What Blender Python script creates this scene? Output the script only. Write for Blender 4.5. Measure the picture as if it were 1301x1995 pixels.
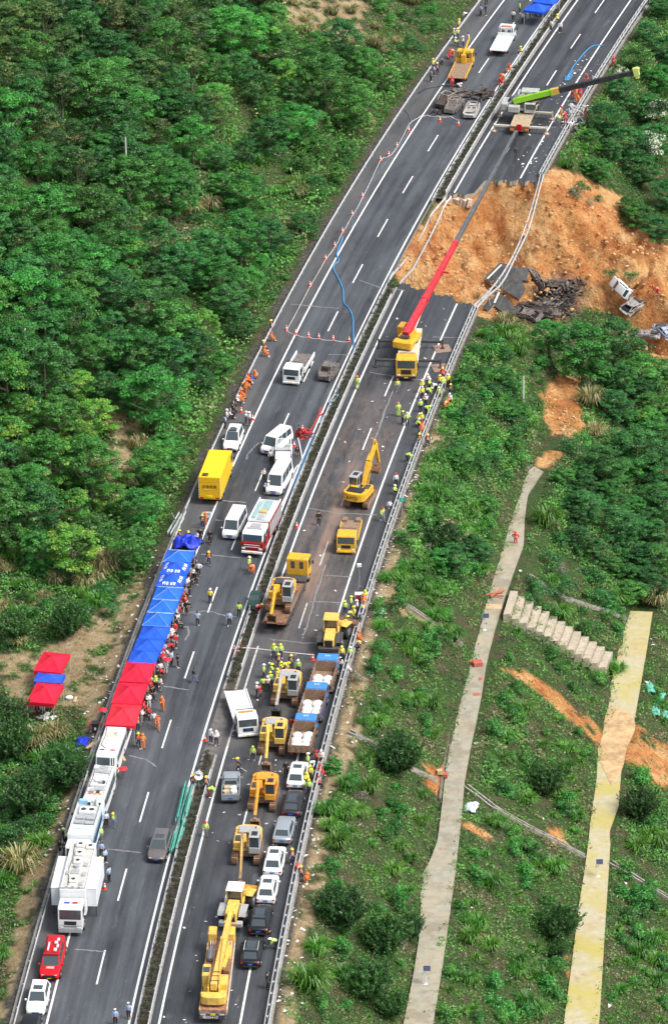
import bpy, bmesh, math, random
import numpy as np
from mathutils import Vector, Matrix
R = math.radians
for o in list(bpy.data.objects): bpy.data.objects.remove(o)
SC = bpy.context.scene
COL = SC.collection
random.seed(7)
F_PX, PITCH, ROLL, CAM_H = 8824.45, 0.463116, -0.015587, 228.8
PW, PH = 1301.0, 1995.0
cd = bpy.data.cameras.new('camera'); cam = bpy.data.objects.new('camera', cd); COL.objects.link(cam)
cd.sensor_fit = 'HORIZONTAL'; cd.sensor_width = 36.0; cd.lens = F_PX / PW * 36.0
cd.clip_start = 1.0; cd.clip_end = 20000
_c, _s = math.cos(ROLL), math.sin(ROLL)
_R0 = Vector((1, 0, 0)); _U0 = Vector((0, math.sin(PITCH), math.cos(PITCH))); _F = Vector((0, math.cos(PITCH), -math.sin(PITCH)))
_rt = _c * _R0 + _s * _U0; _up = -_s * _R0 + _c * _U0
M = Matrix.Identity(4)
for i in range(3):
 M[i][0] = _rt[i]; M[i][1] = _up[i]; M[i][2] = -_F[i]
M[2][3] = CAM_H
cam.matrix_world = M
SC.camera = cam
SUN_EL, SUN_AZ = 55.0, 115.0      # azimuth clockwise from +Y
w = bpy.data.worlds.new("World"); SC.world = w; w.use_nodes = True
nt = w.node_tree; nt.nodes.clear()
sky = nt.nodes.new('ShaderNodeTexSky'); sky.sky_type = 'NISHITA'; sky.sun_disc = False
sky.sun_elevation = R(SUN_EL); sky.sun_rotation = R(SUN_AZ); sky.air_density = 1.0; sky.dust_density = 5.0; sky.ozone_density = 1.0
bg = nt.nodes.new('ShaderNodeBackground'); bg.inputs[1].default_value = 0.135
wo = nt.nodes.new('ShaderNodeOutputWorld')
hs = nt.nodes.new('ShaderNodeHueSaturation'); hs.inputs['Saturation'].default_value = 0.5
nt.links.new(sky.outputs[0], hs.inputs['Color']); nt.links.new(hs.outputs[0], bg.inputs[0]); nt.links.new(bg.outputs[0], wo.inputs[0])
sl = bpy.data.lights.new('sun', 'SUN'); sl.energy = 1.7; sl.angle = R(22); sl.color = (1, 0.985, 0.955)
so = bpy.data.objects.new('sun', sl); COL.objects.link(so)
sd_ = Vector((math.sin(R(SUN_AZ)) * math.cos(R(SUN_EL)), math.cos(R(SUN_AZ)) * math.cos(R(SUN_EL)), math.sin(R(SUN_EL))))
so.rotation_euler = sd_.to_track_quat('Z', 'Y').to_euler()
SC.view_settings.view_transform = 'Standard'; SC.view_settings.look = 'None'
SC.view_settings.exposure = 0.66; SC.view_settings.gamma = 1.0
SC.render.engine = 'CYCLES'
SC.cycles.max_bounces = 5; SC.cycles.diffuse_bounces = 3; SC.cycles.transparent_max_bounces = 4
CP = [-22.9089, 359.8674, 0.091325, 0.80965e-3, -0.03129e-5, -0.00183e-7]
S = np.linspace(-400, 700, 4401)
_hd = CP[2] + CP[3] * S + CP[4] * S * S / 2 + CP[5] * S ** 3 / 3
_ds = S[1] - S[0]
_cx = np.concatenate([[0], np.cumsum((np.sin(_hd[1:]) + np.sin(_hd[:-1])) / 2 * _ds)])
_cy = np.concatenate([[0], np.cumsum((np.cos(_hd[1:]) + np.cos(_hd[:-1])) / 2 * _ds)])
_i0 = int(np.argmin(abs(S))); _cx += CP[0] - _cx[_i0]; _cy += CP[1] - _cy[_i0]
def road_xy(s, d):
 s = np.asarray(s, float); d = np.asarray(d, float)
 h = np.interp(s, S, _hd)
 return np.interp(s, S, _cx) + d * np.cos(h), np.interp(s, S, _cy) - d * np.sin(h)
def heading(s): return float(np.interp(s, S, _hd))
def to_sd(x, y):
 x = np.atleast_1d(np.asarray(x, float)); y = np.atleast_1d(np.asarray(y, float))
 s = (y - CP[1])                               # newton on the curve parameter
 for _ in range(8):
  h = np.interp(s, S, _hd); cx = np.interp(s, S, _cx); cy = np.interp(s, S, _cy)
  s = s + (x - cx) * np.sin(h) + (y - cy) * np.cos(h)
 h = np.interp(s, S, _hd); cx = np.interp(s, S, _cx); cy = np.interp(s, S, _cy)
 return s, (x - cx) * np.cos(h) - (y - cy) * np.sin(h)
def G(px, py, z=0.0):
 """photo pixel -> point on the level z"""
 a = (px - PW / 2) / F_PX; b = -(py - PH / 2) / F_PX
 d = _rt * a + _up * b + _F
 t = (CAM_H - z) / -d.z
 return Vector((d.x * t, d.y * t, z))
def PX(x, y, z):
 """world -> photo pixel (vectorised)"""
 x = np.asarray(x, float); y = np.asarray(y, float); z = np.asarray(z, float) - CAM_H
 dp = x * _F.x + y * _F.y + z * _F.z
 return (PW / 2 + F_PX * (x * _rt.x + y * _rt.y + z * _rt.z) / dp, PH / 2 - F_PX * (x * _up.x + y * _up.y + z * _up.z) / dp)
_prm = np.random.RandomState(3).permutation(4096).astype(np.int64)
_rv = np.random.RandomState(4).rand(4096)
def vnoise(x, y):
 xi = np.floor(x).astype(np.int64); yi = np.floor(y).astype(np.int64); fx = x - xi; fy = y - yi
 fx = fx * fx * (3 - 2 * fx); fy = fy * fy * (3 - 2 * fy)
 def h(a, b): return _rv[_prm[(_prm[a & 4095] + b) & 4095]]
 return (h(xi, yi) * (1 - fx) + h(xi + 1, yi) * fx) * (1 - fy) + (h(xi, yi + 1) * (1 - fx) + h(xi + 1, yi + 1) * fx) * fy
def fbm(x, y, o=4):
 r = 0; a = .5
 for k in range(o):
  r = r + a * (vnoise(x * 2 ** k + 17 * k, y * 2 ** k + 9 * k) - .5); a *= .5
 return r
def sm(x, a, b):
 t = np.clip((x - a) / (b - a), 0, 1); return t * t * (3 - 2 * t)
def s_near(d): return np.interp(d, [0, 5.8, 10.3, 15.7, 17.5, 22, 30, 45, 60], [170, 165.5, 164.0, 160.5, 160.0, 160, 158, 150, 145])
def s_far(d): return np.interp(d, [0, 5.8, 9.2, 9.6, 17.4, 26, 40, 55], [192, 196.2, 196.8, 202.0, 203, 206, 203, 205])
def slide_floor(s, d):
 base = np.interp(d, [2, 4.6, 6.2, 9, 15, 22, 32, 45, 62, 90], [0, -.3, -2.5, -4.5, -8.2, -11.5, -15.0, -19.0, -25.5, -34])
 base = base + 1.0 * fbm(s / 6.0, d / 6.0) + 3.0 * fbm(s / 22.0 + 5, d / 18.0)
 near = -(s - s_near(d)) * 2.2
 far = -(s_far(d) - s) * (1.35 + .8 * fbm(s / 5.0 + 3, d / 4.0))
 return np.maximum(np.maximum(base, near), far)
def height(s, d):
 s = np.asarray(s, float); d = np.asarray(d, float)
 right = np.interp(d, [-1, 16.75, 17.1, 19.3, 28.2, 31.2, 42.8, 46.2, 58, 61, 75, 200], [-.35, -.35, -.3, -.55, -8, -8, -16, -16, -24, -24, -31, -36])
 wob = sm(d, 18.5, 21) * (1 - sm(d, 26.5, 28)) + sm(d, 31.5, 34) * (1 - sm(d, 40.5, 42.5)) + sm(d, 46.5, 50)
 right = right + 1.6 * wob * fbm(s / 9.0, d / 9.0)
 e = -d
 rise = sm(s, 75, 135)
 hill = np.interp(e, [0, 8.0, 11, 30, 60, 110, 400], [0, 0, .4, 8.5, 23, 45, 120]) * rise
 low = np.interp(e, [0, 7.2, 9.5, 14, 30, 60, 200], [0, 0, -.9, -1.2, -1.0, -4, -10]) * (1 - rise)
 left = -.35 * (1 - sm(e, 6.9, 7.2)) - .12 * sm(e, 6.9, 7.2) + hill + low + sm(e, 9, 14) * 2.2 * fbm(s / 14.0 + 8, d / 14.0)
 z = np.where(d > 0, right, left)
 m = (d > 4.3) & (d < 95)
 sl = slide_floor(s, d)
 ins = m & (s > s_near(d)) & (s < s_far(d))
 z = np.where(ins, np.minimum(z, sl), z)
 return z
def TZ(x, y):
 s, d = to_sd(x, y); return height(s, d)
def T(px, py, zmax=30.0):
 """photo pixel -> first point of the terrain or road along the line of sight"""
 a = (px - PW / 2) / F_PX; b = -(py - PH / 2) / F_PX
 d = _rt * a + _up * b + _F
 t = np.linspace((CAM_H - zmax) / -d.z, (CAM_H + 36) / -d.z, 500)
 x = d.x * t; y = d.y * t; z = CAM_H + d.z * t
 s_, d_ = to_sd(x, y)
 h = height(s_, d_)
 onr = (d_ > -6.9) & (d_ < 16.75) & ~((d_ > 5.5) & (s_ > s_near(d_)) & (s_ < s_far(d_)))
 h = np.where(onr, 0.0, h)
 k = int(np.argmax(z < h))
 if k == 0: k = 1
 f0 = z[k - 1] - h[k - 1]; f1 = z[k] - h[k]; u = f0 / (f0 - f1 + 1e-9)
 tt = t[k - 1] + u * (t[k] - t[k - 1])
 return Vector((d.x * tt, d.y * tt, CAM_H + d.z * tt))
def inpoly(x, y, P):
 x = np.asarray(x, float); y = np.asarray(y, float); r = np.zeros(x.shape, bool); n = len(P)
 for i in range(n):
  x0, y0 = P[i]; x1, y1 = P[(i + 1) % n]
  if y0 == y1: continue
  c = ((y0 > y) != (y1 > y)) & (x < (x1 - x0) * (y - y0) / (y1 - y0) + x0)
  r ^= c
 return r
MATS = {}
def _nn(nt, t, **kw):
 n = nt.nodes.new(t)
 for k, v in kw.items():
  if k in n.inputs: n.inputs[k].default_value = v
  else: setattr(n, k, v)
 return n
def mat(name, col, rough=.6, metal=0., var=.12, scale=6., dirt=None, dirt_amt=.35, spec=.4, emit=None, alpha=None, bump=0.):
 if name in MATS: return MATS[name]
 m = bpy.data.materials.new(name); m.use_nodes = True; nt = m.node_tree
 b = nt.nodes['Principled BSDF']; L = nt.links
 b.inputs['Roughness'].default_value = rough; b.inputs['Metallic'].default_value = metal
 b.inputs['Specular IOR Level'].default_value = spec
 tc = _nn(nt, 'ShaderNodeTexCoord'); nz = _nn(nt, 'ShaderNodeTexNoise', Scale=scale, Detail=5., Roughness=.6)
 L.new(tc.outputs['Object'], nz.inputs['Vector'])
 lo = [max(0, c * (1 - var)) for c in col]; hi = [min(1, c * (1 + var)) for c in col]
 cr = _nn(nt, 'ShaderNodeValToRGB'); cr.color_ramp.elements[0].position = .3; cr.color_ramp.elements[1].position = .7
 cr.color_ramp.elements[0].color = (*lo, 1); cr.color_ramp.elements[1].color = (*hi, 1)
 L.new(nz.outputs['Fac'], cr.inputs['Fac'])
 out = cr.outputs['Color']
 if dirt:
  n2 = _nn(nt, 'ShaderNodeTexNoise', Scale=2.2, Detail=7., Roughness=.7)
  L.new(tc.outputs['Object'], n2.inputs['Vector'])
  r2 = _nn(nt, 'ShaderNodeMapRange'); r2.inputs['From Min'].default_value = .48; r2.inputs['From Max'].default_value = .68; r2.inputs['To Max'].default_value = dirt_amt
  L.new(n2.outputs['Fac'], r2.inputs['Value'])
  mx = _nn(nt, 'ShaderNodeMix', data_type='RGBA'); mx.inputs[7].default_value = (*dirt, 1)
  L.new(r2.outputs[0], mx.inputs[0]); L.new(out, mx.inputs[6]); out = mx.outputs[2]
  L.new(r2.outputs[0], _add(nt, b, rough))
 L.new(out, b.inputs['Base Color'])
 if bump:
  bp = _nn(nt, 'ShaderNodeBump', Strength=bump, Distance=.05); L.new(nz.outputs['Fac'], bp.inputs['Height']); L.new(bp.outputs[0], b.inputs['Normal'])
 MATS[name] = m; return m
def _add(nt, b, rough):
 mm = _nn(nt, 'ShaderNodeMath', operation='ADD', use_clamp=True); mm.inputs[1].default_value = rough
 nt.links.new(mm.outputs[0], b.inputs['Roughness']); return mm.inputs[0]
class MB:
 def __init__(s): s.v = []; s.f = []; s.M = Matrix.Identity(4)
 def at(s, M): s.M = M; return s
 def add(s, V, Fc):
  b = len(s.v)
  for p in V: s.v.append(tuple(s.M @ Vector(p)))
  for f in Fc: s.f.append(tuple(i + b for i in f))
  return s
 def box(s, x0, x1, y0, y1, z0, z1, c=0.0):
  if c <= 0:
   return s.add([(x0, y0, z0), (x1, y0, z0), (x1, y1, z0), (x0, y1, z0), (x0, y0, z1), (x1, y0, z1), (x1, y1, z1), (x0, y1, z1)],
       [(0, 3, 2, 1), (4, 5, 6, 7), (0, 1, 5, 4), (1, 2, 6, 5), (2, 3, 7, 6), (3, 0, 4, 7)])
  V = []; ids = {}
  C = ((x0 + x1) / 2, (y0 + y1) / 2, (z0 + z1) / 2); Hh = ((x1 - x0) / 2, (y1 - y0) / 2, (z1 - z0) / 2)
  c = min(c, min(Hh) * .9)
  for sx in (-1, 1):
   for sy in (-1, 1):
    for sz in (-1, 1):
     for k in range(3):
      sg = (sx, sy, sz)
      ids[(sg, k)] = len(V)
      V.append(tuple(C[i] + sg[i] * (Hh[i] - (0 if i == k else c)) for i in range(3)))
  Fc = []
  for k in range(3):
   a, b = [(1, 2), (2, 0), (0, 1)][k]
   for sg in (-1, 1):
    q = []
    for (u, v) in ((-1, -1), (1, -1), (1, 1), (-1, 1)):
     t = [0, 0, 0]; t[k] = sg; t[a] = u; t[b] = v; q.append(ids[(tuple(t), k)])
    Fc.append(tuple(q) if sg > 0 else tuple(reversed(q)))
  for k in range(3):                       # edges run along axis k
   a, b = [(1, 2), (2, 0), (0, 1)][k]
   for u in (-1, 1):
    for v in (-1, 1):
     t0 = [0, 0, 0]; t0[k] = -1; t0[a] = u; t0[b] = v; t1 = list(t0); t1[k] = 1
     q = (ids[(tuple(t0), a)], ids[(tuple(t0), b)], ids[(tuple(t1), b)], ids[(tuple(t1), a)])
     Fc.append(q if u * v < 0 else tuple(reversed(q)))
  for sx in (-1, 1):
   for sy in (-1, 1):
    for sz in (-1, 1):
     t = (ids[((sx, sy, sz), 0)], ids[((sx, sy, sz), 1)], ids[((sx, sy, sz), 2)])
     Fc.append(t if sx * sy * sz > 0 else tuple(reversed(t)))
  return s.add(V, Fc)
 def cyl(s, p0, p1, r0, r1=None, n=10, caps=True):
  if r1 is None: r1 = r0
  p0 = Vector(p0); p1 = Vector(p1); ax = (p1 - p0); q = ax.to_track_quat('Z', 'Y')
  V = []; 
  for (p, r) in ((p0, r0), (p1, r1)):
   for k in range(n):
    a = 2 * math.pi * k / n; V.append(p + q @ Vector((r * math.cos(a), r * math.sin(a), 0)))
  Fc = [(k, (k + 1) % n, n + (k + 1) % n, n + k) for k in range(n)]
  if caps: Fc += [tuple(reversed(range(n))), tuple(range(n, 2 * n))]
  return s.add(V, Fc)
 def tube(s, pts, r, n=6, caps=True):
  pts = [Vector(p) for p in pts]; V = []; m = len(pts)
  rr = r if isinstance(r, (list, tuple)) else [r] * m
  up = Vector((0, 0, 1)); prev = None
  for i, p in enumerate(pts):
   d = (pts[min(i + 1, m - 1)] - pts[max(i - 1, 0)]).normalized()
   if prev is None:
    u = d.cross(up)
    if u.length < .01: u = Vector((1, 0, 0))
    u.normalize()
   else:
    u = (prev - d * prev.dot(d)); u = u.normalized() if u.length > 1e-5 else prev
   prev = u; w_ = u.cross(d)
   for k in range(n):
    a = 2 * math.pi * k / n; V.append(p + u * (rr[i] * math.cos(a)) - w_ * (rr[i] * math.sin(a)))
  Fc = []
  for i in range(m - 1):
   for k in range(n):
    Fc.append((i * n + k, i * n + (k + 1) % n, (i + 1) * n + (k + 1) % n, (i + 1) * n + k))
  if caps: Fc += [tuple(reversed(range(n))), tuple(range((m - 1) * n, m * n))]
  return s.add(V, Fc)
 def beam(s, p0, p1, w0, h0, w1=None, h1=None, up=(0, 0, 1)):
  """rectangular bar from p0 to p1"""
  w1 = w0 if w1 is None else w1; h1 = h0 if h1 is None else h1
  p0 = Vector(p0); p1 = Vector(p1); d = (p1 - p0).normalized(); up = Vector(up)
  u = d.cross(up)
  if u.length < .01: u = Vector((1, 0, 0))
  u.normalize(); v = u.cross(d).normalized(); V = []
  for (p, a, b) in ((p0, w0, h0), (p1, w1, h1)):
   for (i, j) in ((-1, -1), (1, -1), (1, 1), (-1, 1)): V.append(p + u * (a / 2 * i) + v * (b / 2 * j))
  return s.add(V, [(3, 2, 1, 0), (4, 5, 6, 7), (0, 1, 5, 4), (1, 2, 6, 5), (2, 3, 7, 6), (3, 0, 4, 7)])
 def prism(s, P, a, b, axis='x'):
  """closed outline P extruded from a to b; axis x: P=(y,z); y: P=(x,z); z: P=(x,y)"""
  n = len(P)
  def mk(p, t): return {'x': (t, p[0], p[1]), 'y': (p[0], t, p[1]), 'z': (p[0], p[1], t)}[axis]
  V = [mk(p, a) for p in P] + [mk(p, b) for p in P]
  ar = sum(P[i][0] * P[(i + 1) % n][1] - P[(i + 1) % n][0] * P[i][1] for i in range(n))
  flip = (ar < 0) ^ (axis == 'y') ^ (b < a)
  Fc = [tuple(reversed(range(n))), tuple(range(n, 2 * n))] + [(k, (k + 1) % n, n + (k + 1) % n, n + k) for k in range(n)]
  if flip: Fc = [tuple(reversed(f)) for f in Fc]
  return s.add(V, Fc)
 def loft(s, rings, caps=True):
  n = len(rings[0]); V = [p for r in rings for p in r]; Fc = []
  for i in range(len(rings) - 1):
   for k in range(n): Fc.append((i * n + k, i * n + (k + 1) % n, (i + 1) * n + (k + 1) % n, (i + 1) * n + k))
  if caps: Fc += [tuple(reversed(range(n))), tuple(range((len(rings) - 1) * n, len(rings) * n))]
  return s.add(V, Fc)
 def quadt(s, a, b, c, d, t=.01):
  """thin plate a b c d, thickness t along its normal"""
  a, b, c, d = map(Vector, (a, b, c, d)); nrm = (b - a).cross(d - a).normalized() * t
  return s.add([a, b, c, d, a + nrm, b + nrm, c + nrm, d + nrm], [(3, 2, 1, 0), (4, 5, 6, 7), (0, 1, 5, 4), (1, 2, 6, 5), (2, 3, 7, 6), (3, 0, 4, 7)])
 def ball(s, c, rx, ry=None, rz=None, n=10, m=6, z0=-1.0):
  ry = rx if ry is None else ry; rz = rx if rz is None else rz; rings = []
  a0 = math.asin(z0)
  for i in range(m + 1):
   a = a0 + (math.pi / 2 - a0) * i / m; q = max(math.cos(a), .02)
   rings.append([(c[0] + rx * q * math.cos(2 * math.pi * k / n), c[1] + ry * q * math.sin(2 * math.pi * k / n), c[2] + rz * math.sin(a)) for k in range(n)])
  return s.loft(rings)
 def build(s, name, m, parent=None, smooth=35, loc=None):
  me = bpy.data.meshes.new(name); me.from_pydata(s.v, [], s.f); me.update()
  if m is not None: me.materials.append(m)
  if smooth:
   me.polygons.foreach_set('use_smooth', [True] * len(me.polygons)); me.set_sharp_from_angle(angle=R(smooth))
  o = bpy.data.objects.new(name, me); COL.objects.link(o)
  if parent is not None: o.parent = parent
  if loc is not None: o.location = loc
  return o
def tag(o, label=None, cat=None, group=None, kind=None):
 if label: o['label'] = label
 if cat: o['category'] = cat
 if group: o['group'] = group
 if kind: o['kind'] = kind
 return o
def empty(name, loc=(0, 0, 0), rz=0.):
 o = bpy.data.objects.new(name, None); COL.objects.link(o); o.location = loc; o.rotation_euler = (0, 0, rz); o.empty_display_size = .3
 return o
def copy_tree(o, parent=None, first=True):
 c = o.copy(); COL.objects.link(c)
 if not first: c.parent = parent
 for ch in KIDS(o): copy_tree(ch, c, False)
 return c
def KIDS(o): return [x for x in bpy.data.objects if x.parent is o] if o.name not in _kc else _kc[o.name]
_kc = {}
def freeze(o):
 """remember the children of a prototype so copying stays quick"""
 k = [x for x in bpy.data.objects if x.parent is o]; _kc[o.name] = k
 for x in k: freeze(x)
 return o
def put(o, p, rz=None, rot=None, scale=None):
 o.location = p
 if rz is not None: o.rotation_euler = (0, 0, rz)
 if rot is not None: o.rotation_euler = rot
 if scale is not None: o.scale = (scale, scale, scale) if isinstance(scale, (int, float)) else scale
 return o
def add_attr(me, name, arr):
 a = me.color_attributes.new(name, 'FLOAT_COLOR', 'POINT')
 a.data.foreach_set('color', np.asarray(arr, np.float32).ravel())
SOIL = [
 [(868, 372), (962, 345), (1056, 345), (1075, 322), (1130, 338), (1240, 398), (1240, 440), (1320, 470), (1320, 740), (1230, 690), (1200, 620), (1130, 600), (1080, 632), (1000, 628), (925, 618), (912, 600), (775, 562), (765, 530), (800, 460), (850, 400)],
 [(1058, 770), (1090, 730), (1130, 742), (1142, 845), (1120, 862), (1085, 858), (1065, 815)],
 [(1035, 905), (1060, 880), (1100, 880), (1090, 900), (1060, 915)],
 [(978, 1306), (1040, 1318), (1105, 1368), (1172, 1420), (1170, 1455), (1110, 1400), (1045, 1350)],
 [(1200, 1400), (1240, 1420), (1320, 1480), (1320, 1560), (1240, 1510), (1210, 1480)],
 [(1068, 1618), (1100, 1612), (1105, 1640), (1080, 1642)], [(830, 1485), (870, 1490), (860, 1560), (835, 1530)],
 [(890, 1590), (960, 1620), (955, 1640), (900, 1615)], [(1080, 1850), (1115, 1870), (1110, 1930), (1085, 1890)]]
TAN = [
 [(180, 1180), (240, 1150), (330, 1080), (310, 1160), (215, 1400), (190, 1440), (160, 1440), (150, 1390), (60, 1395), (20, 1340), (20, 1270), (120, 1260)],
 [(60, 1700), (100, 1600), (160, 1500), (190, 1440), (150, 1600), (90, 1780), (20, 1995), (-20, 1995), (10, 1850)],
 [(700, 1130), (760, 1130), (790, 1180), (900, 1255), (885, 1265), (760, 1200), (720, 1220)],
 [(650, 1420), (700, 1410), (660, 1500), (640, 1600), (600, 1760), (560, 1900), (540, 1900), (590, 1700)],
 [(210, 780), (300, 820), (310, 900), (240, 960), (200, 930)], [(550, -10), (700, -10), (700, 60), (600, 90), (540, 40)],
 [(840, 1000), (900, 1010), (880, 1060), (830, 1050)]]
def soil_masks(x, y, z):
 px, py = PX(x, y, z)
 jx = 46 * fbm(x / 2.5, y / 2.5) + 90 * fbm(x / 9, y / 9 + 3); jy = 46 * fbm(x / 2.5 + 50, y / 2.5) + 60 * fbm(x / 9 + 20, y / 9)
 a = np.zeros(px.shape, bool); b = a.copy()
 nz = fbm(x / 1.4 + 70, y / 1.4)
 for k, P in enumerate(SOIL): a |= inpoly(px + jx * (.25 if k == 0 else .4), py + jy * (.25 if k == 0 else .4), P) & ((k == 0) | (nz > (-.13 if k > 2 else -.3)))
 for P in TAN: b |= inpoly(px + jx, py + jy, P) & (nz > -.12)
 return a, b
def make_terrain():
 sv = np.concatenate([np.linspace(-380, -40, 30, endpoint=False), np.arange(-40, 310, .55), np.linspace(310, 690, 40)])
 dv = np.concatenate([np.linspace(-420, -95, 24, endpoint=False), np.arange(-95, 75, .55), np.linspace(75.4, 420, 26)])
 SS, DD = np.meshgrid(sv, dv, indexing='ij')
 X, Y = road_xy(SS, DD); Z = height(SS, DD)
 rough = (np.abs(DD - 5) > 13)
 Z = Z + np.where(rough, .35 * fbm(X / 1.6, Y / 1.6), 0)
 ins = (DD > 5.5) & (DD < 62) & (SS > s_near(DD) + .5) & (SS < s_far(DD) - .4)
 ed = np.clip(np.minimum(SS - s_near(DD), s_far(DD) - SS) / 3., 0, 1) * np.clip((DD - 5) / 4, 0, 1)
 gul = np.abs(fbm(SS / 3.4 + .12 * DD, DD / 11.)) * 6.5 + np.abs(fbm(SS / 1.5, DD / 2.4)) * 2.2 + 1.6 * (fbm(SS / 4., DD / 3. + 7) > .05) + np.maximum(0, np.sin((SS + 4 * fbm(SS / 9., DD / 9.)) * .55 + DD * .1)) * .5
 Z = Z - np.where(ins, gul * ed, 0)
 st = np.exp(-(((SS - 95.5 - (DD - 36) * .27) / 4.6) ** 4)) * np.clip((DD - 29.5) / 1.5, 0, 1) * np.clip((43.5 - DD) / 1.5, 0, 1)
 Z = Z - .7 * st
 ns, nd = SS.shape
 V = np.stack([X, Y, Z], -1).reshape(-1, 3)
 i = np.arange(ns - 1)[:, None] * nd + np.arange(nd - 1)[None, :]
 q = np.stack([i, i + 1, i + nd + 1, i + nd], -1).reshape(-1, 4)[:, ::-1]
 me = bpy.data.meshes.new('ground')
 me.vertices.add(len(V)); me.vertices.foreach_set('co', V.ravel())
 me.loops.add(q.size); me.loops.foreach_set('vertex_index', q.ravel().astype(np.int32))
 me.polygons.add(len(q)); me.polygons.foreach_set('loop_start', (np.arange(len(q)) * 4).astype(np.int32))
 me.polygons.foreach_set('use_smooth', np.ones(len(q), bool)); me.update(calc_edges=True); me.validate()
 a, b = soil_masks(V[:, 0], V[:, 1], V[:, 2])
 d = DD.ravel(); s = SS.ravel()
 n1 = fbm(V[:, 0] / 3, V[:, 1] / 3)
 path = (d > 17.0) & (d < 19.0 + 2.2 * fbm(s / 6, d / 6 + 4)) & (s < 128) & (n1 > -.16)
 ditch = ((d > 16.6) & (d < 17.55)) | ((d < -6.8) & (d > -8.0 + .8 * n1))
 burn = np.exp(-(((s - 170.5) / 6.5) ** 2 + ((d - 24.5) / 4.0) ** 2)) + np.exp(-(((s - 164.5) / 3.5) ** 2 + ((d - 22.0) / 3.5) ** 2)) if 0 else np.zeros(len(d))
 pxx, pyy = PX(V[:, 0], V[:, 1], V[:, 2])
 burn = np.clip(np.exp(-(((pxx - 1085) / 50) ** 2 + ((pyy - 575) / 38) ** 2)) * 1.3 + np.exp(-(((pxx - 1045) / 55) ** 2 + ((pyy - 610) / 22) ** 2)), 0, 1)
 burn = burn * sm(n1 + .5 * burn, .05, .3)
 col = np.stack([a.astype(float), (b | path).astype(float) * (~a), ditch.astype(float) * (~a), burn], -1)
 add_attr(me, 'cover', col)
 me.materials.append(ground_mat())
 o = bpy.data.objects.new('ground', me); COL.objects.link(o); o['kind'] = 'structure'
 mb = MB().add([(-9000, -6000, -60), (9000, -6000, -60), (9000, 14000, -60), (-9000, 14000, -60)], [(0, 1, 2, 3)])
 f = mb.build('terrain', mat('far_green', (.03, .06, .025), .9, scale=.01, var=.4)); f['kind'] = 'structure'
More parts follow.
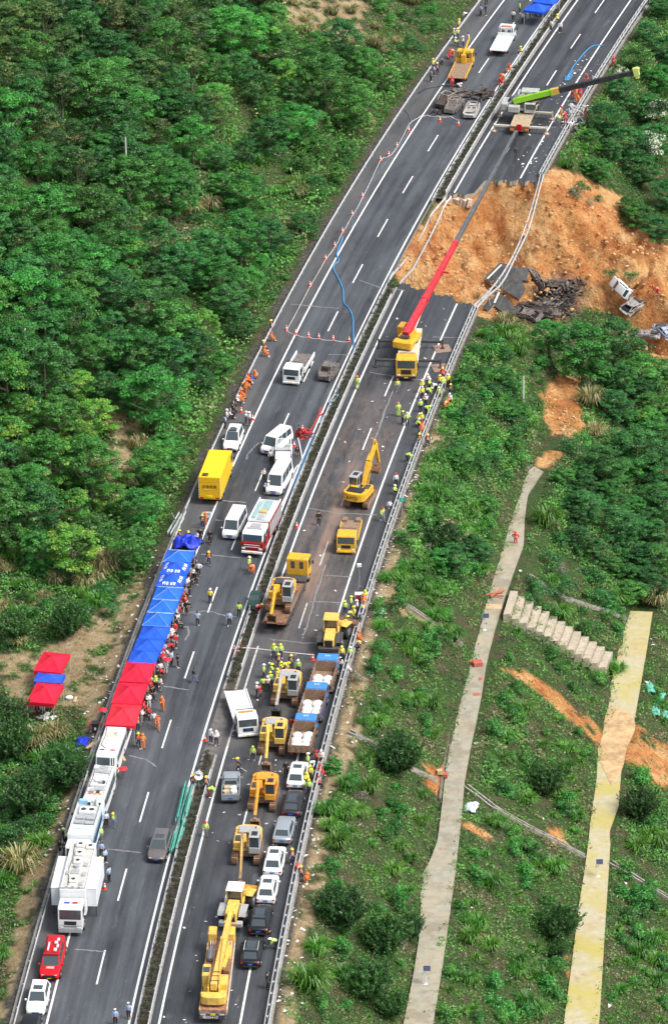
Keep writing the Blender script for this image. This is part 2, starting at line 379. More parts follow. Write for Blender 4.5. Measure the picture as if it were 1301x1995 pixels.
def ground_mat():
 m = bpy.data.materials.new('ground'); m.use_nodes = True; nt = m.node_tree; L = nt.links; b = nt.nodes['Principled BSDF']
 b.inputs['Roughness'].default_value = .95; b.inputs['Specular IOR Level'].default_value = .15
 at = _nn(nt, 'ShaderNodeAttribute', attribute_name='cover'); sp = _nn(nt, 'ShaderNodeSeparateColor'); L.new(at.outputs['Color'], sp.inputs[0])
 tc = _nn(nt, 'ShaderNodeTexCoord')
 def noise(sc, det=6, rg=.6, vec=None):
  n = _nn(nt, 'ShaderNodeTexNoise', Scale=sc, Detail=float(det), Roughness=rg); L.new(vec or tc.outputs['Object'], n.inputs['Vector']); return n.outputs['Fac']
 def ramp(f, *st):
  r = _nn(nt, 'ShaderNodeValToRGB'); e = r.color_ramp.elements
  while len(e) < len(st): e.new(.5)
  for k, (p, c) in enumerate(st): e[k].position = p; e[k].color = (*c, 1)
  L.new(f, r.inputs[0]); return r.outputs[0]
 def mix(f, a, c):
  x = _nn(nt, 'ShaderNodeMix', data_type='RGBA'); L.new(f, x.inputs[0]); L.new(a, x.inputs[6]); L.new(c, x.inputs[7]); return x.outputs[2]
 base = ramp(noise(.4, 8, .75), (.3, (.075, .06, .04)), (.43, (.1, .085, .05)), (.5, (.06, .085, .03)), (.6, (.05, .1, .03)), (.72, (.16, .12, .08)))
 fine = ramp(noise(5., 6, .7), (.3, (.35, .35, .35)), (.62, (1.25, 1.25, 1.25)))
 def mul(a, c):
  x = _nn(nt, 'ShaderNodeMix', data_type='RGBA', blend_type='MULTIPLY'); x.inputs[0].default_value = 1; L.new(a, x.inputs[6]); L.new(c, x.inputs[7]); return x.outputs[2]
 base = mul(base, fine)
 mp = _nn(nt, 'ShaderNodeMapping'); mp.inputs['Scale'].default_value = (1, 1, 1); L.new(tc.outputs['Object'], mp.inputs[0])
 soil = ramp(noise(.22, 9, .66, mp.outputs[0]), (.3, (.36, .14, .05)), (.43, (.47, .21, .08)), (.52, (.53, .28, .115)), (.6, (.6, .39, .19)), (.67, (.52, .29, .13)), (.76, (.4, .16, .06)))
 soil = mul(soil, ramp(noise(2.6, 9, .78), (.3, (.38, .32, .28)), (.46, (.85, .82, .8)), (.68, (1.15, 1.12, 1.08))))
 soil = mul(soil, ramp(noise(9., 7, .8), (.3, (.78, .74, .7)), (.5, (1., 1., 1.))))
 soil = mul(soil, ramp(noise(.5, 7, .7), (.34, (.62, .45, .36)), (.47, (1., 1., 1.)), (.6, (1.1, 1.08, 1.)), (.7, (.8, .62, .5))))
 tan = mul(ramp(noise(.8, 8, .7), (.3, (.24, .16, .08)), (.5, (.36, .27, .15)), (.62, (.44, .36, .23)), (.72, (.2, .19, .08))), ramp(noise(7, 6, .7), (.3, (.5, .5, .5)), (.6, (1.1, 1.1, 1.1))))
 dit = ramp(noise(2.5, 8, .7), (.3, (.03, .028, .025)), (.5, (.085, .08, .07)), (.7, (.17, .15, .12)))
 brn = ramp(noise(1.6, 9, .75), (.38, (.02, .02, .02)), (.52, (.09, .08, .08)), (.62, (.3, .28, .27)))
 c = mix(sp.outputs[0], base, soil); c = mix(sp.outputs[1], c, tan); c = mix(sp.outputs[2], c, dit); c = mix(at.outputs['Alpha'], c, brn)
 L.new(c, b.inputs['Base Color'])
 bp = _nn(nt, 'ShaderNodeBump', Strength=1., Distance=.5); n = noise(1.1, 10, .72); L.new(n, bp.inputs['Height']); L.new(bp.outputs[0], b.inputs['Normal'])
 return m
def asphalt_mat(name, mud=0.0, base=.05):
 m = bpy.data.materials.new(name); m.use_nodes = True; nt = m.node_tree; L = nt.links; b = nt.nodes['Principled BSDF']
 uv = _nn(nt, 'ShaderNodeUVMap', uv_map='road'); sx = _nn(nt, 'ShaderNodeSeparateXYZ'); L.new(uv.outputs[0], sx.inputs[0])
 def nz(scx, scy, det=6, rg=.65, off=0):
  mp = _nn(nt, 'ShaderNodeMapping'); mp.inputs['Scale'].default_value = (scx, scy, 1); mp.inputs['Location'].default_value = (off, off * 2, 0)
  n = _nn(nt, 'ShaderNodeTexNoise', Scale=1., Detail=float(det), Roughness=rg); L.new(uv.outputs[0], mp.inputs[0]); L.new(mp.outputs[0], n.inputs['Vector']); return n.outputs['Fac']
 def mr(f, a, b_, c=0., d=1.):
  r = _nn(nt, 'ShaderNodeMapRange'); L.new(f, r.inputs[0])
  for k, v in zip((1, 2, 3, 4), (a, b_, c, d)): r.inputs[k].default_value = v
  return r.outputs[0]
 def mt(op, a, b_):
  r = _nn(nt, 'ShaderNodeMath', operation=op)
  for k, v in ((0, a), (1, b_)):
   if isinstance(v, (int, float)): r.inputs[k].default_value = v
   else: L.new(v, r.inputs[k])
  return r.outputs[0]
 def mix(f, a, c):
  x = _nn(nt, 'ShaderNodeMix', data_type='RGBA'); L.new(f, x.inputs[0])
  for k, v in ((6, a), (7, c)):
   if isinstance(v, tuple): x.inputs[k].default_value = (*v, 1)
   else: L.new(v, x.inputs[k])
  return x.outputs[2]
 lane = nz(.9, .012, 4, .6); patch = nz(.25, .06, 7, .7, 4); fine = nz(7, 7, 4, .7, 9); blot = nz(.9, .35, 8, .75, 13); sweep = nz(1.6, .05, 6, .7, 31)
 v = mt('ADD', mr(lane, .32, .68, -.4, .55), mr(patch, .32, .68, -.4, .6))
 v = mt('ADD', v, mr(fine, .3, .7, -.3, .3))
 k = mt('MULTIPLY', mt('ADD', v, 1.0), base)
 cc = _nn(nt, 'ShaderNodeCombineColor'); L.new(mt('MULTIPLY', k, .9), cc.inputs[0]); L.new(k, cc.inputs[1]); L.new(mt('MULTIPLY', k, 1.13), cc.inputs[2])
 out = mix(mt('MULTIPLY', mr(blot, .55, .72, 0, .6), mr(sweep, .42, .62, 0, 1)), cc.outputs[0], (.17, .18, .19))
 out = mix(mt('MULTIPLY', mr(sweep, .5, .7, 0, .6), mr(nz(.3, .1, 5, .6, 77), .45, .6)), out, (.12, .135, .14))
 if not mud: out = mix(mt('MULTIPLY', mr(sx.outputs['X'], -3.9, -4.2, 0, .55), mr(nz(.5, .1, 7, .7, 91), .35, .6)), out, (.12, .11, .1))
 vo = _nn(nt, 'ShaderNodeTexVoronoi', Scale=1.1); L.new(uv.outputs[0], vo.inputs['Vector'])
 sp = mt('MULTIPLY', mr(vo.outputs['Distance'], .03, .06, 1, 0), mr(patch, .5, .56, 0, 1)); out = mix(sp, out, (.35, .34, .32))
 if mud:
  al = sx.outputs['Y']; ac = sx.outputs['X']
  ms = mt('MULTIPLY', mr(al, 62, 84, 0, 1), mr(al, 118, 146, 1, 0))
  band = mt('MULTIPLY', mr(ac, 6.2, 7.6, 0, 1), mr(ac, 12.5, 14.5, 1, .1))
  mm = mt('MULTIPLY', mt('MULTIPLY', ms, band), mr(nz(.55, .12, 8, .72, 41), .36, .56, 0, 1))
  ms2 = mt('MULTIPLY', mr(al, 15, 50, .0, .6), mr(al, 76, 90, 1, 0))
  m2 = mt('MULTIPLY', mt('MULTIPLY', ms2, mr(ac, 15, 16, 1, 0)), mr(nz(.3, .2, 8, .72, 51), .4, .6, 0, 1))
  out = mix(mt('MULTIPLY', mm, .62), out, mix(mr(nz(1.9, .5, 8, .8, 61), .35, .65), (.07, .06, .06), (.27, .19, .15)))
  out = mix(mt('MULTIPLY', m2, .9), out, (.13, .115, .105))
  trk = mt('MULTIPLY', mt('MULTIPLY', mr(ac, 9.2, 9.7, 0, 1), mr(ac, 10.5, 11.2, 1, 0)), mt('MULTIPLY', mr(al, 76, 82, 0, 1), mr(al, 108, 116, 1, 0)))
  out = mix(mt('MULTIPLY', trk, mr(nz(2.2, .25, 8, .8, 71), .3, .55, 0, .8)), out, (.27, .18, .135))
 L.new(out, b.inputs['Base Color'])
 b.inputs['Specular IOR Level'].default_value = .35
 L.new(mr(patch, .35, .65, .55, .85), b.inputs['Roughness'])
 bp = _nn(nt, 'ShaderNodeBump', Strength=.35, Distance=.02); L.new(fine, bp.inputs['Height']); L.new(bp.outputs[0], b.inputs['Normal'])
 return m
def strip(name, m, d0, d1, s0, s1, z=0., step=2.5, thick=0., kind='structure', edge0=None, edge1=None, nd=2):
 """sheet following the road; edge0/edge1(d) give a ragged start/end"""
 n = max(2, int((s1 - s0) / step) + 1); dd = np.linspace(d0, d1, nd)
 V = []; UV = []
 for j, d in enumerate(dd):
  a = s0 if edge0 is None else edge0(d); b = s1 if edge1 is None else edge1(d)
  ss = np.linspace(a, b, n); x, y = road_xy(ss, np.full(n, d))
  for k in range(n): V.append((x[k], y[k], z)); UV.append((d, ss[k]))
 Fc = [(j * n + k, (j + 1) * n + k, (j + 1) * n + k + 1, j * n + k + 1) for j in range(nd - 1) for k in range(n - 1)]
 mats = [0] * len(Fc)
 if thick:
  N = len(V)
  for t in range(N): V.append((V[t][0], V[t][1], z - thick)); UV.append(UV[t])
  def side(a, b): Fc.append((a, b, b + N, a + N)); mats.append(1)
  for k in range(n - 1): side(k + 1, k) if 0 else side(k, k + 1); side((nd - 1) * n + k + 1, (nd - 1) * n + k)
  for j in range(nd - 1): side((j + 1) * n, j * n); side(j * n + n - 1, (j + 1) * n + n - 1)
 me = bpy.data.meshes.new(name); me.from_pydata(V, [], Fc)
 me.materials.append(m)
 if thick: me.materials.append(mat('road_base', (.3, .27, .23), .9, var=.4, scale=2.)); me.polygons.foreach_set('material_index', mats)
 uvl = me.uv_layers.new(name='road')
 li = np.zeros(len(me.loops), np.int32); me.loops.foreach_get('vertex_index', li)
 uvl.data.foreach_set('uv', np.array(UV, np.float32)[li].ravel())
 me.update(); o = bpy.data.objects.new(name, me); COL.objects.link(o)
 if kind: o['kind'] = kind
 return o
def _rd_unused(): pass
def build_roads():
 aL = asphalt_mat('asphalt_left', 0, .057); aR = asphalt_mat('asphalt_right', 1, .043); aF = asphalt_mat('asphalt_far', 0, .043)
 strip('road', aL, -6.95, 4.35, -60, 330, thick=.5, nd=8)
 jag = lambda d: float(s_near(d)) + .6 * math.sin(d * 2.1) + .3 * math.sin(d * 7.3) + .25
 strip('road', aR, 5.85, 16.8, -60, 160, thick=.55, nd=40, edge1=jag)
 def jf(d): return float(s_far(d)) + .35 * math.sin(d * 3.7) + .2 * math.sin(d * 9.1) - .3
 strip('road', aF, 5.85, 16.8, 200, 330, thick=.6, nd=44, edge0=jf)
 b = MB(); P = [rd(196.0 + .25 * math.sin(d * 5), d, 0) for d in np.arange(5.9, 9.4, .5)]
 for p, q in zip(P[:-1], P[1:]): b.beam(p + Vector((0, 0, -1.0)), q + Vector((0, 0, -1.15)), .8, 1.1)
 b.build('road_base', mat('pale_base', (.5, .42, .34), .9, var=.3, scale=1.5, dirt=(.4, .22, .1), dirt_amt=.6), smooth=0)['kind'] = 'structure'
 b = MB(); P = [rd(202.7 + .2 * math.sin(d * 5), d, 0) for d in np.arange(9.8, 16.6, .5)]
 for p, q in zip(P[:-1], P[1:]): b.beam(p + Vector((0, 0, -.72)), q + Vector((0, 0, -.72)), .5, .35)
 b.build('road_base', mat('pale_base', (.5, .42, .34)), smooth=0)['kind'] = 'structure'
 wp = mat('road_paint', (.8, .8, .78), .6, var=.12, scale=3., dirt=(.3, .3, .29), dirt_amt=.35)
 wd = mat('worn_paint', (.5, .49, .46), .7, var=.2, scale=3., dirt=(.12, .11, .1), dirt_amt=.7)
 Z = .004
 def mk(d, s0, s1, w_=.2, m=wp, z=Z): strip('road_marking', m, d - w_ / 2, d + w_ / 2, s0, s1, z)
 mk(-3.75, -60, 330); mk(3.85, -60, 330)
 mk(6.62, -60, 46); mk(6.62, 46, 68, m=wd); mk(6.62, 84, 163.8); mk(14.1, -60, 52); mk(14.1, 74, 161); mk(6.62, 196.5, 330); mk(14.1, 203.2, 330)
 for k in range(-4, 22): mk(0, 15 * k, 15 * k + 6, .16)
 for k in range(-5, 22):
  s0 = 15 * k - 2.5
  if 160 < s0 + 6 and s0 < 200: continue
  mk(10.35, s0, s0 + 6, .16, wd if 40 < s0 < 110 else wp)
 con = mat('concrete', (.3, .29, .27), .9, var=.25, scale=2., dirt=(.12, .11, .1), dirt_amt=.6)
 ms = mat('median_soil', (.07, .06, .045), .95, var=.5, scale=3.)
 def med(s0, s1):
  strip('median', con, 4.35, 4.6, s0, s1, .08, thick=.5, nd=2); strip('median', con, 5.6, 5.85, s0, s1, .08, thick=.5, nd=2)
  strip('median', ms, 4.6, 5.6, s0, s1, .06)
 med(-60, 44); med(58, 164.5); med(194, 330)
 strip('median', mat('old_asphalt', (.13, .12, .11), .9, var=.35, scale=1.5), 4.35, 5.85, 44, 58, .0, thick=.4)
 strip('kerb', con, 16.8, 17.0, -60, 160, .05, thick=.4)
 strip('kerb', con, -7.2, -6.95, -60, 330, .04, thick=.4)
 strip('kerb', con, 16.8, 17.0, 203.5, 330, .05, thick=.4)
 rnd = random.Random(5); cm = mat('crack_seal', (.21, .21, .21), .8, var=.3)
 def crack(pts, w_=.1, name='crack_seal'):
  P = []
  for (a, b) in zip(pts[:-1], pts[1:]):
   for t in range(8):
    u = t / 8; q = G(a[0] + (b[0] - a[0]) * u, a[1] + (b[1] - a[1]) * u); P.append(q)
  P.append(G(*pts[-1]))
  V = []; Fc = []
  for i, p in enumerate(P):
   d = (P[min(i + 1, len(P) - 1)] - P[max(i - 1, 0)]).normalized(); n = Vector((-d.y, d.x, 0)); jt = n * rnd.uniform(-.06, .06); ww = w_ * rnd.uniform(.5, 1.2)
   V += [tuple(p + jt + n * ww + Vector((0, 0, .007))), tuple(p + jt - n * ww + Vector((0, 0, .007)))]
  for i in range(len(P) - 1): Fc.append((2 * i, 2 * i + 1, 2 * i + 3, 2 * i + 2))
  o = MB().add(V, Fc).build('crack_seal', cm, smooth=0); o['kind'] = 'structure'
 for c in ([(340, 1215 - 18), (405, 1190), (440, 1200), (478, 1203)], [(418, 1013), (450, 1016)], [(392, 1080), (420, 1082), (466, 1087)], [(430, 975), (480, 979)],
    [(340, 1217), (366, 1222), (368, 1235), (360, 1248)], [(318, 1337), (367, 1345)], [(252, 1473), (285, 1480), (305, 1494)], [(210, 1655), (245, 1659), (275, 1662)],
    [(145, 1851), (185, 1853), (205, 1856)], [(632, 1121), (685, 1124)], [(603, 1172), (665, 1174)], [(600, 990), (660, 1000), (735, 1003)], [(525, 1245), (590, 1253), (640, 1253)],
    [(634, 1101), (612, 1170), (598, 1220), (588, 1245)], [(766, 760), (750, 800), (737, 840), (728, 858)], [(480, 895), (482, 885), (495, 870), (505, 862)],
    [(560, 740), (600, 738)], [(565, 592), (620, 597), (660, 600)], [(700, 545), (740, 560), (790, 565)], [(640, 690), (690, 692)], [(720, 725), (800, 738), (840, 740)], [(843, 656), (895, 658)]): crack(c)
def ribbon_px(name, Lp, Rp, z, thick, m, n=40, label=None, cat=None, bump=.05, kind='structure'):
 L3 = [G(a, b, z) for a, b in Lp]; R3 = [G(a, b, z) for a, b in Rp]
 def samp(P):
  cum = [0]
  for a, b in zip(P[:-1], P[1:]): cum.append(cum[-1] + (b - a).length)
  t = np.linspace(0, cum[-1], n); return [Vector((np.interp(u, cum, [p.x for p in P]), np.interp(u, cum, [p.y for p in P]), z)) for u in t]
 A = samp(L3); B = samp(R3); V = []
 for a, b in zip(A, B):
  for k in range(4): q = a.lerp(b, k / 3); V.append((q.x, q.y, z + bump * (vnoise(q.x * .7, q.y * .7) - .5)))
 N = len(V); V += [(v[0], v[1], v[2] - thick) for v in V]; Fc = []
 for i in range(n - 1):
  for k in range(3): Fc.append((i * 4 + k, i * 4 + k + 1, i * 4 + k + 5, i * 4 + k + 4))
  Fc.append((i * 4 + 4, i * 4, i * 4 + N, i * 4 + 4 + N)); Fc.append((i * 4 + 3, i * 4 + 7, i * 4 + 7 + N, i * 4 + 3 + N))
 Fc += [(0, 1, 1 + N, N), (1, 2, 2 + N, 1 + N), (2, 3, 3 + N, 2 + N)]
 e = (n - 1) * 4; Fc += [(e + 1, e, e + N, e + 1 + N), (e + 2, e + 1, e + 1 + N, e + 2 + N), (e + 3, e + 2, e + 2 + N, e + 3 + N)]
 o = MB().add(V, Fc).build(name, m, smooth=30)
 if kind: o['kind'] = kind
 return o
def concrete_mat(name, c0, c1, st, stain, amt, sc=.25):
 m = bpy.data.materials.new(name); m.use_nodes = True; nt = m.node_tree; L = nt.links; b = nt.nodes['Principled BSDF']; b.inputs['Roughness'].default_value = .85
 tc = _nn(nt, 'ShaderNodeTexCoord')
 def noise(s_, d, off=0):
  mp = _nn(nt, 'ShaderNodeMapping'); mp.inputs['Location'].default_value = (off, off, 0); L.new(tc.outputs['Object'], mp.inputs[0])
  n = _nn(nt, 'ShaderNodeTexNoise', Scale=s_, Detail=float(d), Roughness=.65); L.new(mp.outputs[0], n.inputs[0]); return n.outputs[0]
 def mix(f, a, c):
  x = _nn(nt, 'ShaderNodeMix', data_type='RGBA'); L.new(f, x.inputs[0])
  for k, v in ((6, a), (7, c)):
   if isinstance(v, tuple): x.inputs[k].default_value = (*v, 1)
   else: L.new(v, x.inputs[k])
  return x.outputs[2]
 def mr(f, a, b_, c=0., d=1.):
  r = _nn(nt, 'ShaderNodeMapRange'); L.new(f, r.inputs[0])
  for k, v in zip((1, 2, 3, 4), (a, b_, c, d)): r.inputs[k].default_value = v
  return r.outputs[0]
 o = mix(mr(noise(1.2, 8), .35, .65), c0, c1); o = mix(mr(noise(sc, 6, 7), .42, .6, 0, amt), o, stain); o = mix(mr(noise(.8, 9, 23), .58, .7, 0, .6), o, st)
 o = mix(mr(noise(6, 6, 31), .6, .75, 0, .4), o, (.12, .1, .08))
 o = mix(mr(noise(.35, 8, 51), .5, .62, 0, .55), o, (.2, .17, .12)) if name == 'path_concrete' else mix(mr(noise(.12, 5, 51), .56, .66, 0, .6), o, (.4, .26, .14))
 L.new(o, b.inputs['Base Color']); return m
def build_berms():
 c1 = concrete_mat('path_concrete', (.27, .25, .19), (.36, .34, .27), (.17, .14, .1), (.38, .32, .22), .7)
 c2 = concrete_mat('path_yellow_concrete', (.4, .35, .2), (.46, .42, .3), (.34, .21, .1), (.42, .35, .06), .75, .2)
 l1 = [(775, 2040), (788, 1985), (805, 1900), (816, 1830), (820, 1760), (812, 1715), (832, 1690), (852, 1640), (862, 1560), (868, 1500), (880, 1425), (895, 1340), (915, 1250), (935, 1170), (948, 1120), (975, 1050), (990, 1000), (1005, 955), (1018, 925), (1040, 908)]
 r1 = [(836, 2040), (845, 1985), (862, 1880), (876, 1780), (888, 1690), (898, 1600), (905, 1520), (918, 1450), (935, 1370), (948, 1290), (965, 1220), (984, 1160), (1002, 1110), (1020, 1060), (1022, 1010), (1027, 965), (1045, 935), (1058, 918)]
 ribbon_px('path', l1, r1, -7.75, .6, c1, 60)
 l2 = [(1092, 2040), (1100, 1980), (1112, 1890), (1118, 1840), (1128, 1760), (1138, 1700), (1146, 1640), (1150, 1600), (1162, 1520), (1165, 1450), (1168, 1420), (1185, 1350), (1200, 1290), (1212, 1230), (1220, 1190)]
 r2 = [(1160, 2040), (1168, 1980), (1174, 1880), (1180, 1780), (1186, 1690), (1189, 1640), (1186, 1620), (1205, 1570), (1210, 1500), (1222, 1450), (1236, 1400), (1250, 1320), (1262, 1250), (1271, 1192)]
 ribbon_px('path', l2, r2, -15.75, .6, c2, 60)
 lw = [G(x - 5, y, -7.7) for x, y in l1[8:]]; o0 = lw[0].copy(); rt = empty('drain_wall', o0); tag(rt, 'low dark drain wall running along the left side of the upper path', 'wall')
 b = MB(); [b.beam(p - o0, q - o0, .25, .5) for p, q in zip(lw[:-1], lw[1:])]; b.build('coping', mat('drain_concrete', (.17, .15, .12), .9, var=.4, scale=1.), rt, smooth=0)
 b = MB(); [b.beam(p - o0 + Vector((-.5, 0, .02)), q - o0 + Vector((-.5, 0, .02)), .8, .2) for p, q in zip(lw[:-1], lw[1:])]; b.build('channel', mat('drain_shade', (.05, .04, .03), .9, var=.5), rt, smooth=0)  # shadow inside the drain ditch is put into this strip's dark colour
 ribbon_px('soil_spill', [(1166, 1478), (1164, 1462), (1161, 1440), (1166, 1415), (1184, 1385), (1200, 1378)], [(1190, 1530), (1214, 1495), (1219, 1460), (1234, 1430), (1238, 1412), (1232, 1392)], -15.72, .05, mat('spill_soil', (.47, .3, .15), .95, var=.4, scale=.8, dirt=(.5, .43, .27), dirt_amt=.8), 14)
 st = mat('step_concrete', (.42, .37, .29), .9, var=.25, scale=2., dirt=(.33, .2, .11), dirt_amt=.5)
 A0 = G(994, 1158, -7.9); A1 = G(980, 1204, -7.9); B0 = G(1194, 1286, -15.6); B1 = G(1180, 1316, -15.6)
 root = empty('staircase', A0.lerp(A1, .5)); tag(root, 'concrete staircase of broad steps going down between the two paths on the bank', 'stairs')
 for k in range(13):
  t0 = k / 13; t1 = (k + .93) / 13; z = A0.z + (B0.z - A0.z) * (k + .5) / 13 - root.location.z + .75
  a = A0.lerp(B0, t0) - root.location; b = A0.lerp(B0, t1) - root.location; c = A1.lerp(B1, t1) - root.location; d = A1.lerp(B1, t0) - root.location
  V = [(q.x, q.y, z) for q in (a, d, c, b)]; V += [(v[0], v[1], z - 1.1) for v in V]
  MB().add(V, [(0, 1, 2, 3), (7, 6, 5, 4), (0, 4, 5, 1), (1, 5, 6, 2), (2, 6, 7, 3), (3, 7, 4, 0)]).build('step', st, root, smooth=0)
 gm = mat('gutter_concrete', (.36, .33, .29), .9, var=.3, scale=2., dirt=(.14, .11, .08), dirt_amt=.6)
 def gutter(pts, label, w_=.5):
  P = []
  for (a, b) in zip(pts[:-1], pts[1:]):
   for k in range(10): P.append(T(a[0] + (b[0] - a[0]) * k / 10, a[1] + (b[1] - a[1]) * k / 10))
  P.append(T(*pts[-1])); o0 = P[0].copy()
  rt = empty('gutter', o0); tag(rt, label, 'gutter')
  wall = MB(); floor = MB()
  for sgn in (-1, 1):
   off = []
   for i, p in enumerate(P):
    d = (P[min(i + 1, len(P) - 1)] - P[max(i - 1, 0)]); d.z = 0; d.normalize(); n = Vector((-d.y, d.x, 0)); off.append(p - o0 + n * sgn * w_ * .5 + Vector((0, 0, .12)))
   for a, b in zip(off[:-1], off[1:]): wall.beam(a, b, .14, .4)
  for a, b in zip(P[:-1], P[1:]): floor.beam(a - o0 + Vector((0, 0, .02)), b - o0 + Vector((0, 0, .02)), w_, .1)
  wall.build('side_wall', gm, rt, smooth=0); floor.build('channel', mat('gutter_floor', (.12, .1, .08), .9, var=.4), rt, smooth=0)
 gutter([(1030, 1124), (1060, 1142), (1100, 1168), (1150, 1184), (1190, 1194), (1218, 1207)], 'grey concrete drainage gutter on the slope above the staircase')
 gutter([(908, 1535), (960, 1575), (1030, 1615), (1090, 1645), (1138, 1672)], 'long straight concrete gutter running down between the two paths')
 gutter([(680, 1428), (720, 1448), (760, 1470), (800, 1500), (850, 1522)], 'concrete gutter going down from the roadside to the upper path')
 gutter([(1190, 1684), (1240, 1715), (1310, 1758)], 'concrete gutter leaving the yellow path at the right edge')
 gutter([(790, 1180), (840, 1215), (900, 1258)], 'earth filled gutter crossing the bank below the lamp')
def leaf_mat(name, dark, light, pale=None, transl=.35, hue=.02):
 m = bpy.data.materials.new(name); m.use_nodes = True; nt = m.node_tree; L = nt.links; nt.nodes.remove(nt.nodes['Principled BSDF'])
 out = nt.nodes['Material Output']
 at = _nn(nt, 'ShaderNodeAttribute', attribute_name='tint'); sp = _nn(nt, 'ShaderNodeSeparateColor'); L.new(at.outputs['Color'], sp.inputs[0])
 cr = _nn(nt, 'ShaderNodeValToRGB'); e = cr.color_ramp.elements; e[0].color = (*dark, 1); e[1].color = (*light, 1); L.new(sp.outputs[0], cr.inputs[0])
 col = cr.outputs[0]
 if pale:
  mx = _nn(nt, 'ShaderNodeMix', data_type='RGBA'); mx.inputs[7].default_value = (*pale, 1); L.new(sp.outputs[1], mx.inputs[0]); L.new(col, mx.inputs[6]); col = mx.outputs[2]
 oi = _nn(nt, 'ShaderNodeObjectInfo'); h = _nn(nt, 'ShaderNodeHueSaturation')
 mr = _nn(nt, 'ShaderNodeMapRange'); mr.inputs[3].default_value = .5 - hue; mr.inputs[4].default_value = .5 + hue; L.new(oi.outputs['Random'], mr.inputs[0]); L.new(mr.outputs[0], h.inputs['Hue'])
 m2 = _nn(nt, 'ShaderNodeMath', operation='MULTIPLY'); m2.inputs[1].default_value = 7.31; L.new(oi.outputs['Random'], m2.inputs[0])
 m3 = _nn(nt, 'ShaderNodeMath', operation='FRACT'); L.new(m2.outputs[0], m3.inputs[0])
 mv = _nn(nt, 'ShaderNodeMapRange'); mv.inputs[3].default_value = .72; mv.inputs[4].default_value = 1.3; L.new(m3.outputs[0], mv.inputs[0]); L.new(mv.outputs[0], h.inputs['Value'])
 L.new(col, h.inputs['Color'])
 d = _nn(nt, 'ShaderNodeBsdfDiffuse'); t = _nn(nt, 'ShaderNodeBsdfTranslucent'); g = _nn(nt, 'ShaderNodeBsdfGlossy', Roughness=.45)
 mx1 = _nn(nt, 'ShaderNodeMixShader'); mx1.inputs[0].default_value = transl; mx2 = _nn(nt, 'ShaderNodeMixShader'); mx2.inputs[0].default_value = .035
 L.new(h.outputs[0], d.inputs[0]); L.new(h.outputs[0], t.inputs[0]); L.new(d.outputs[0], mx1.inputs[1]); L.new(t.outputs[0], mx1.inputs[2])
 L.new(mx1.outputs[0], mx2.inputs[1]); L.new(g.outputs[0], mx2.inputs[2]); L.new(mx2.outputs[0], out.inputs[0])
 return m
def quads_mesh(name, C, N, size, asp, tint, m, rs, fold=0.):
 """many leaf-shaped quads: centres C, normals N"""
 n = len(C); N = N / (np.linalg.norm(N, axis=1, keepdims=True) + 1e-9)
 r = rs.normal(size=(n, 3)); u = np.cross(N, r); u /= np.linalg.norm(u, axis=1, keepdims=True) + 1e-9; v = np.cross(N, u)
 size = np.broadcast_to(np.asarray(size, float), (n,))[:, None]
 a = u * size * .5; b = v * size * .5 * asp
 V = np.stack([C - a, C - b * 1.0 + a * .1, C + a, C + b + a * .1], 1).reshape(-1, 3)
 return V, tint
def arr_mesh(name, V, tint, m):
 """V: (4n,3) quads"""
 n = len(V) // 4; me = bpy.data.meshes.new(name)
 me.vertices.add(len(V)); me.vertices.foreach_set('co', np.ascontiguousarray(V, np.float32).ravel())
 me.loops.add(4 * n); me.loops.foreach_set('vertex_index', np.arange(4 * n, dtype=np.int32))
 me.polygons.add(n); me.polygons.foreach_set('loop_start', (np.arange(n) * 4).astype(np.int32))
 me.update(calc_edges=True)
 t = np.repeat(tint, 4, axis=0) if len(tint) == n else tint
 col = np.zeros((len(V), 4), np.float32); col[:, :t.shape[1]] = t; col[:, 3] = 1
 add_attr(me, 'tint', col); me.materials.append(m)
 return me
def crown_arrays(rs, rx, rz, zc, nl, nleaf, ls, flat=.75, lobe=.36, pale=0.):
 """crown as many leafy lobes over an uneven dome"""
 Cs, Ns, Ts = [], [], []
 for k in range(nl):
  a = rs.rand() * 2 * np.pi; q = np.sqrt(rs.rand()) if k > nl // 4 else rs.rand() * .5
  el = np.arccos(min(1, q)) if rs.rand() < .72 else -rs.rand() * .6
  rr = rs.uniform(.72, 1.05)
  c = np.array([rx * q * math.cos(a) * rr, rx * q * math.sin(a) * rr, zc + rz * math.sin(el) * rr])
  lr = lobe * rx * rs.uniform(.6, 1.15); m = int(nleaf * (lr / (lobe * rx)) ** 2)
  dv = rs.normal(size=(m, 3)); dv /= np.linalg.norm(dv, axis=1, keepdims=True); dv[:, 2] = np.abs(dv[:, 2]) * 1.0 - .25 * rs.rand(m)
  rad = lr * rs.uniform(.55, 1.05, size=(m, 1))
  P = c + dv * rad * np.array([1, 1, flat])
  Cs.append(P); nn = dv * .7 + rs.normal(size=(m, 3)) * .45 + np.array([0, 0, .55]); Ns.append(nn)
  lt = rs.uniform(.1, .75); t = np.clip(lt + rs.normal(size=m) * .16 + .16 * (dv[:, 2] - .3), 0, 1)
  p = np.full(m, 0.)
  if pale and rs.rand() < pale: p = (rs.rand(m) < .65) * rs.uniform(.6, 1, m)
  Ts.append(np.stack([t, p], 1))
 return np.concatenate(Cs), np.concatenate(Ns), np.concatenate(Ts)
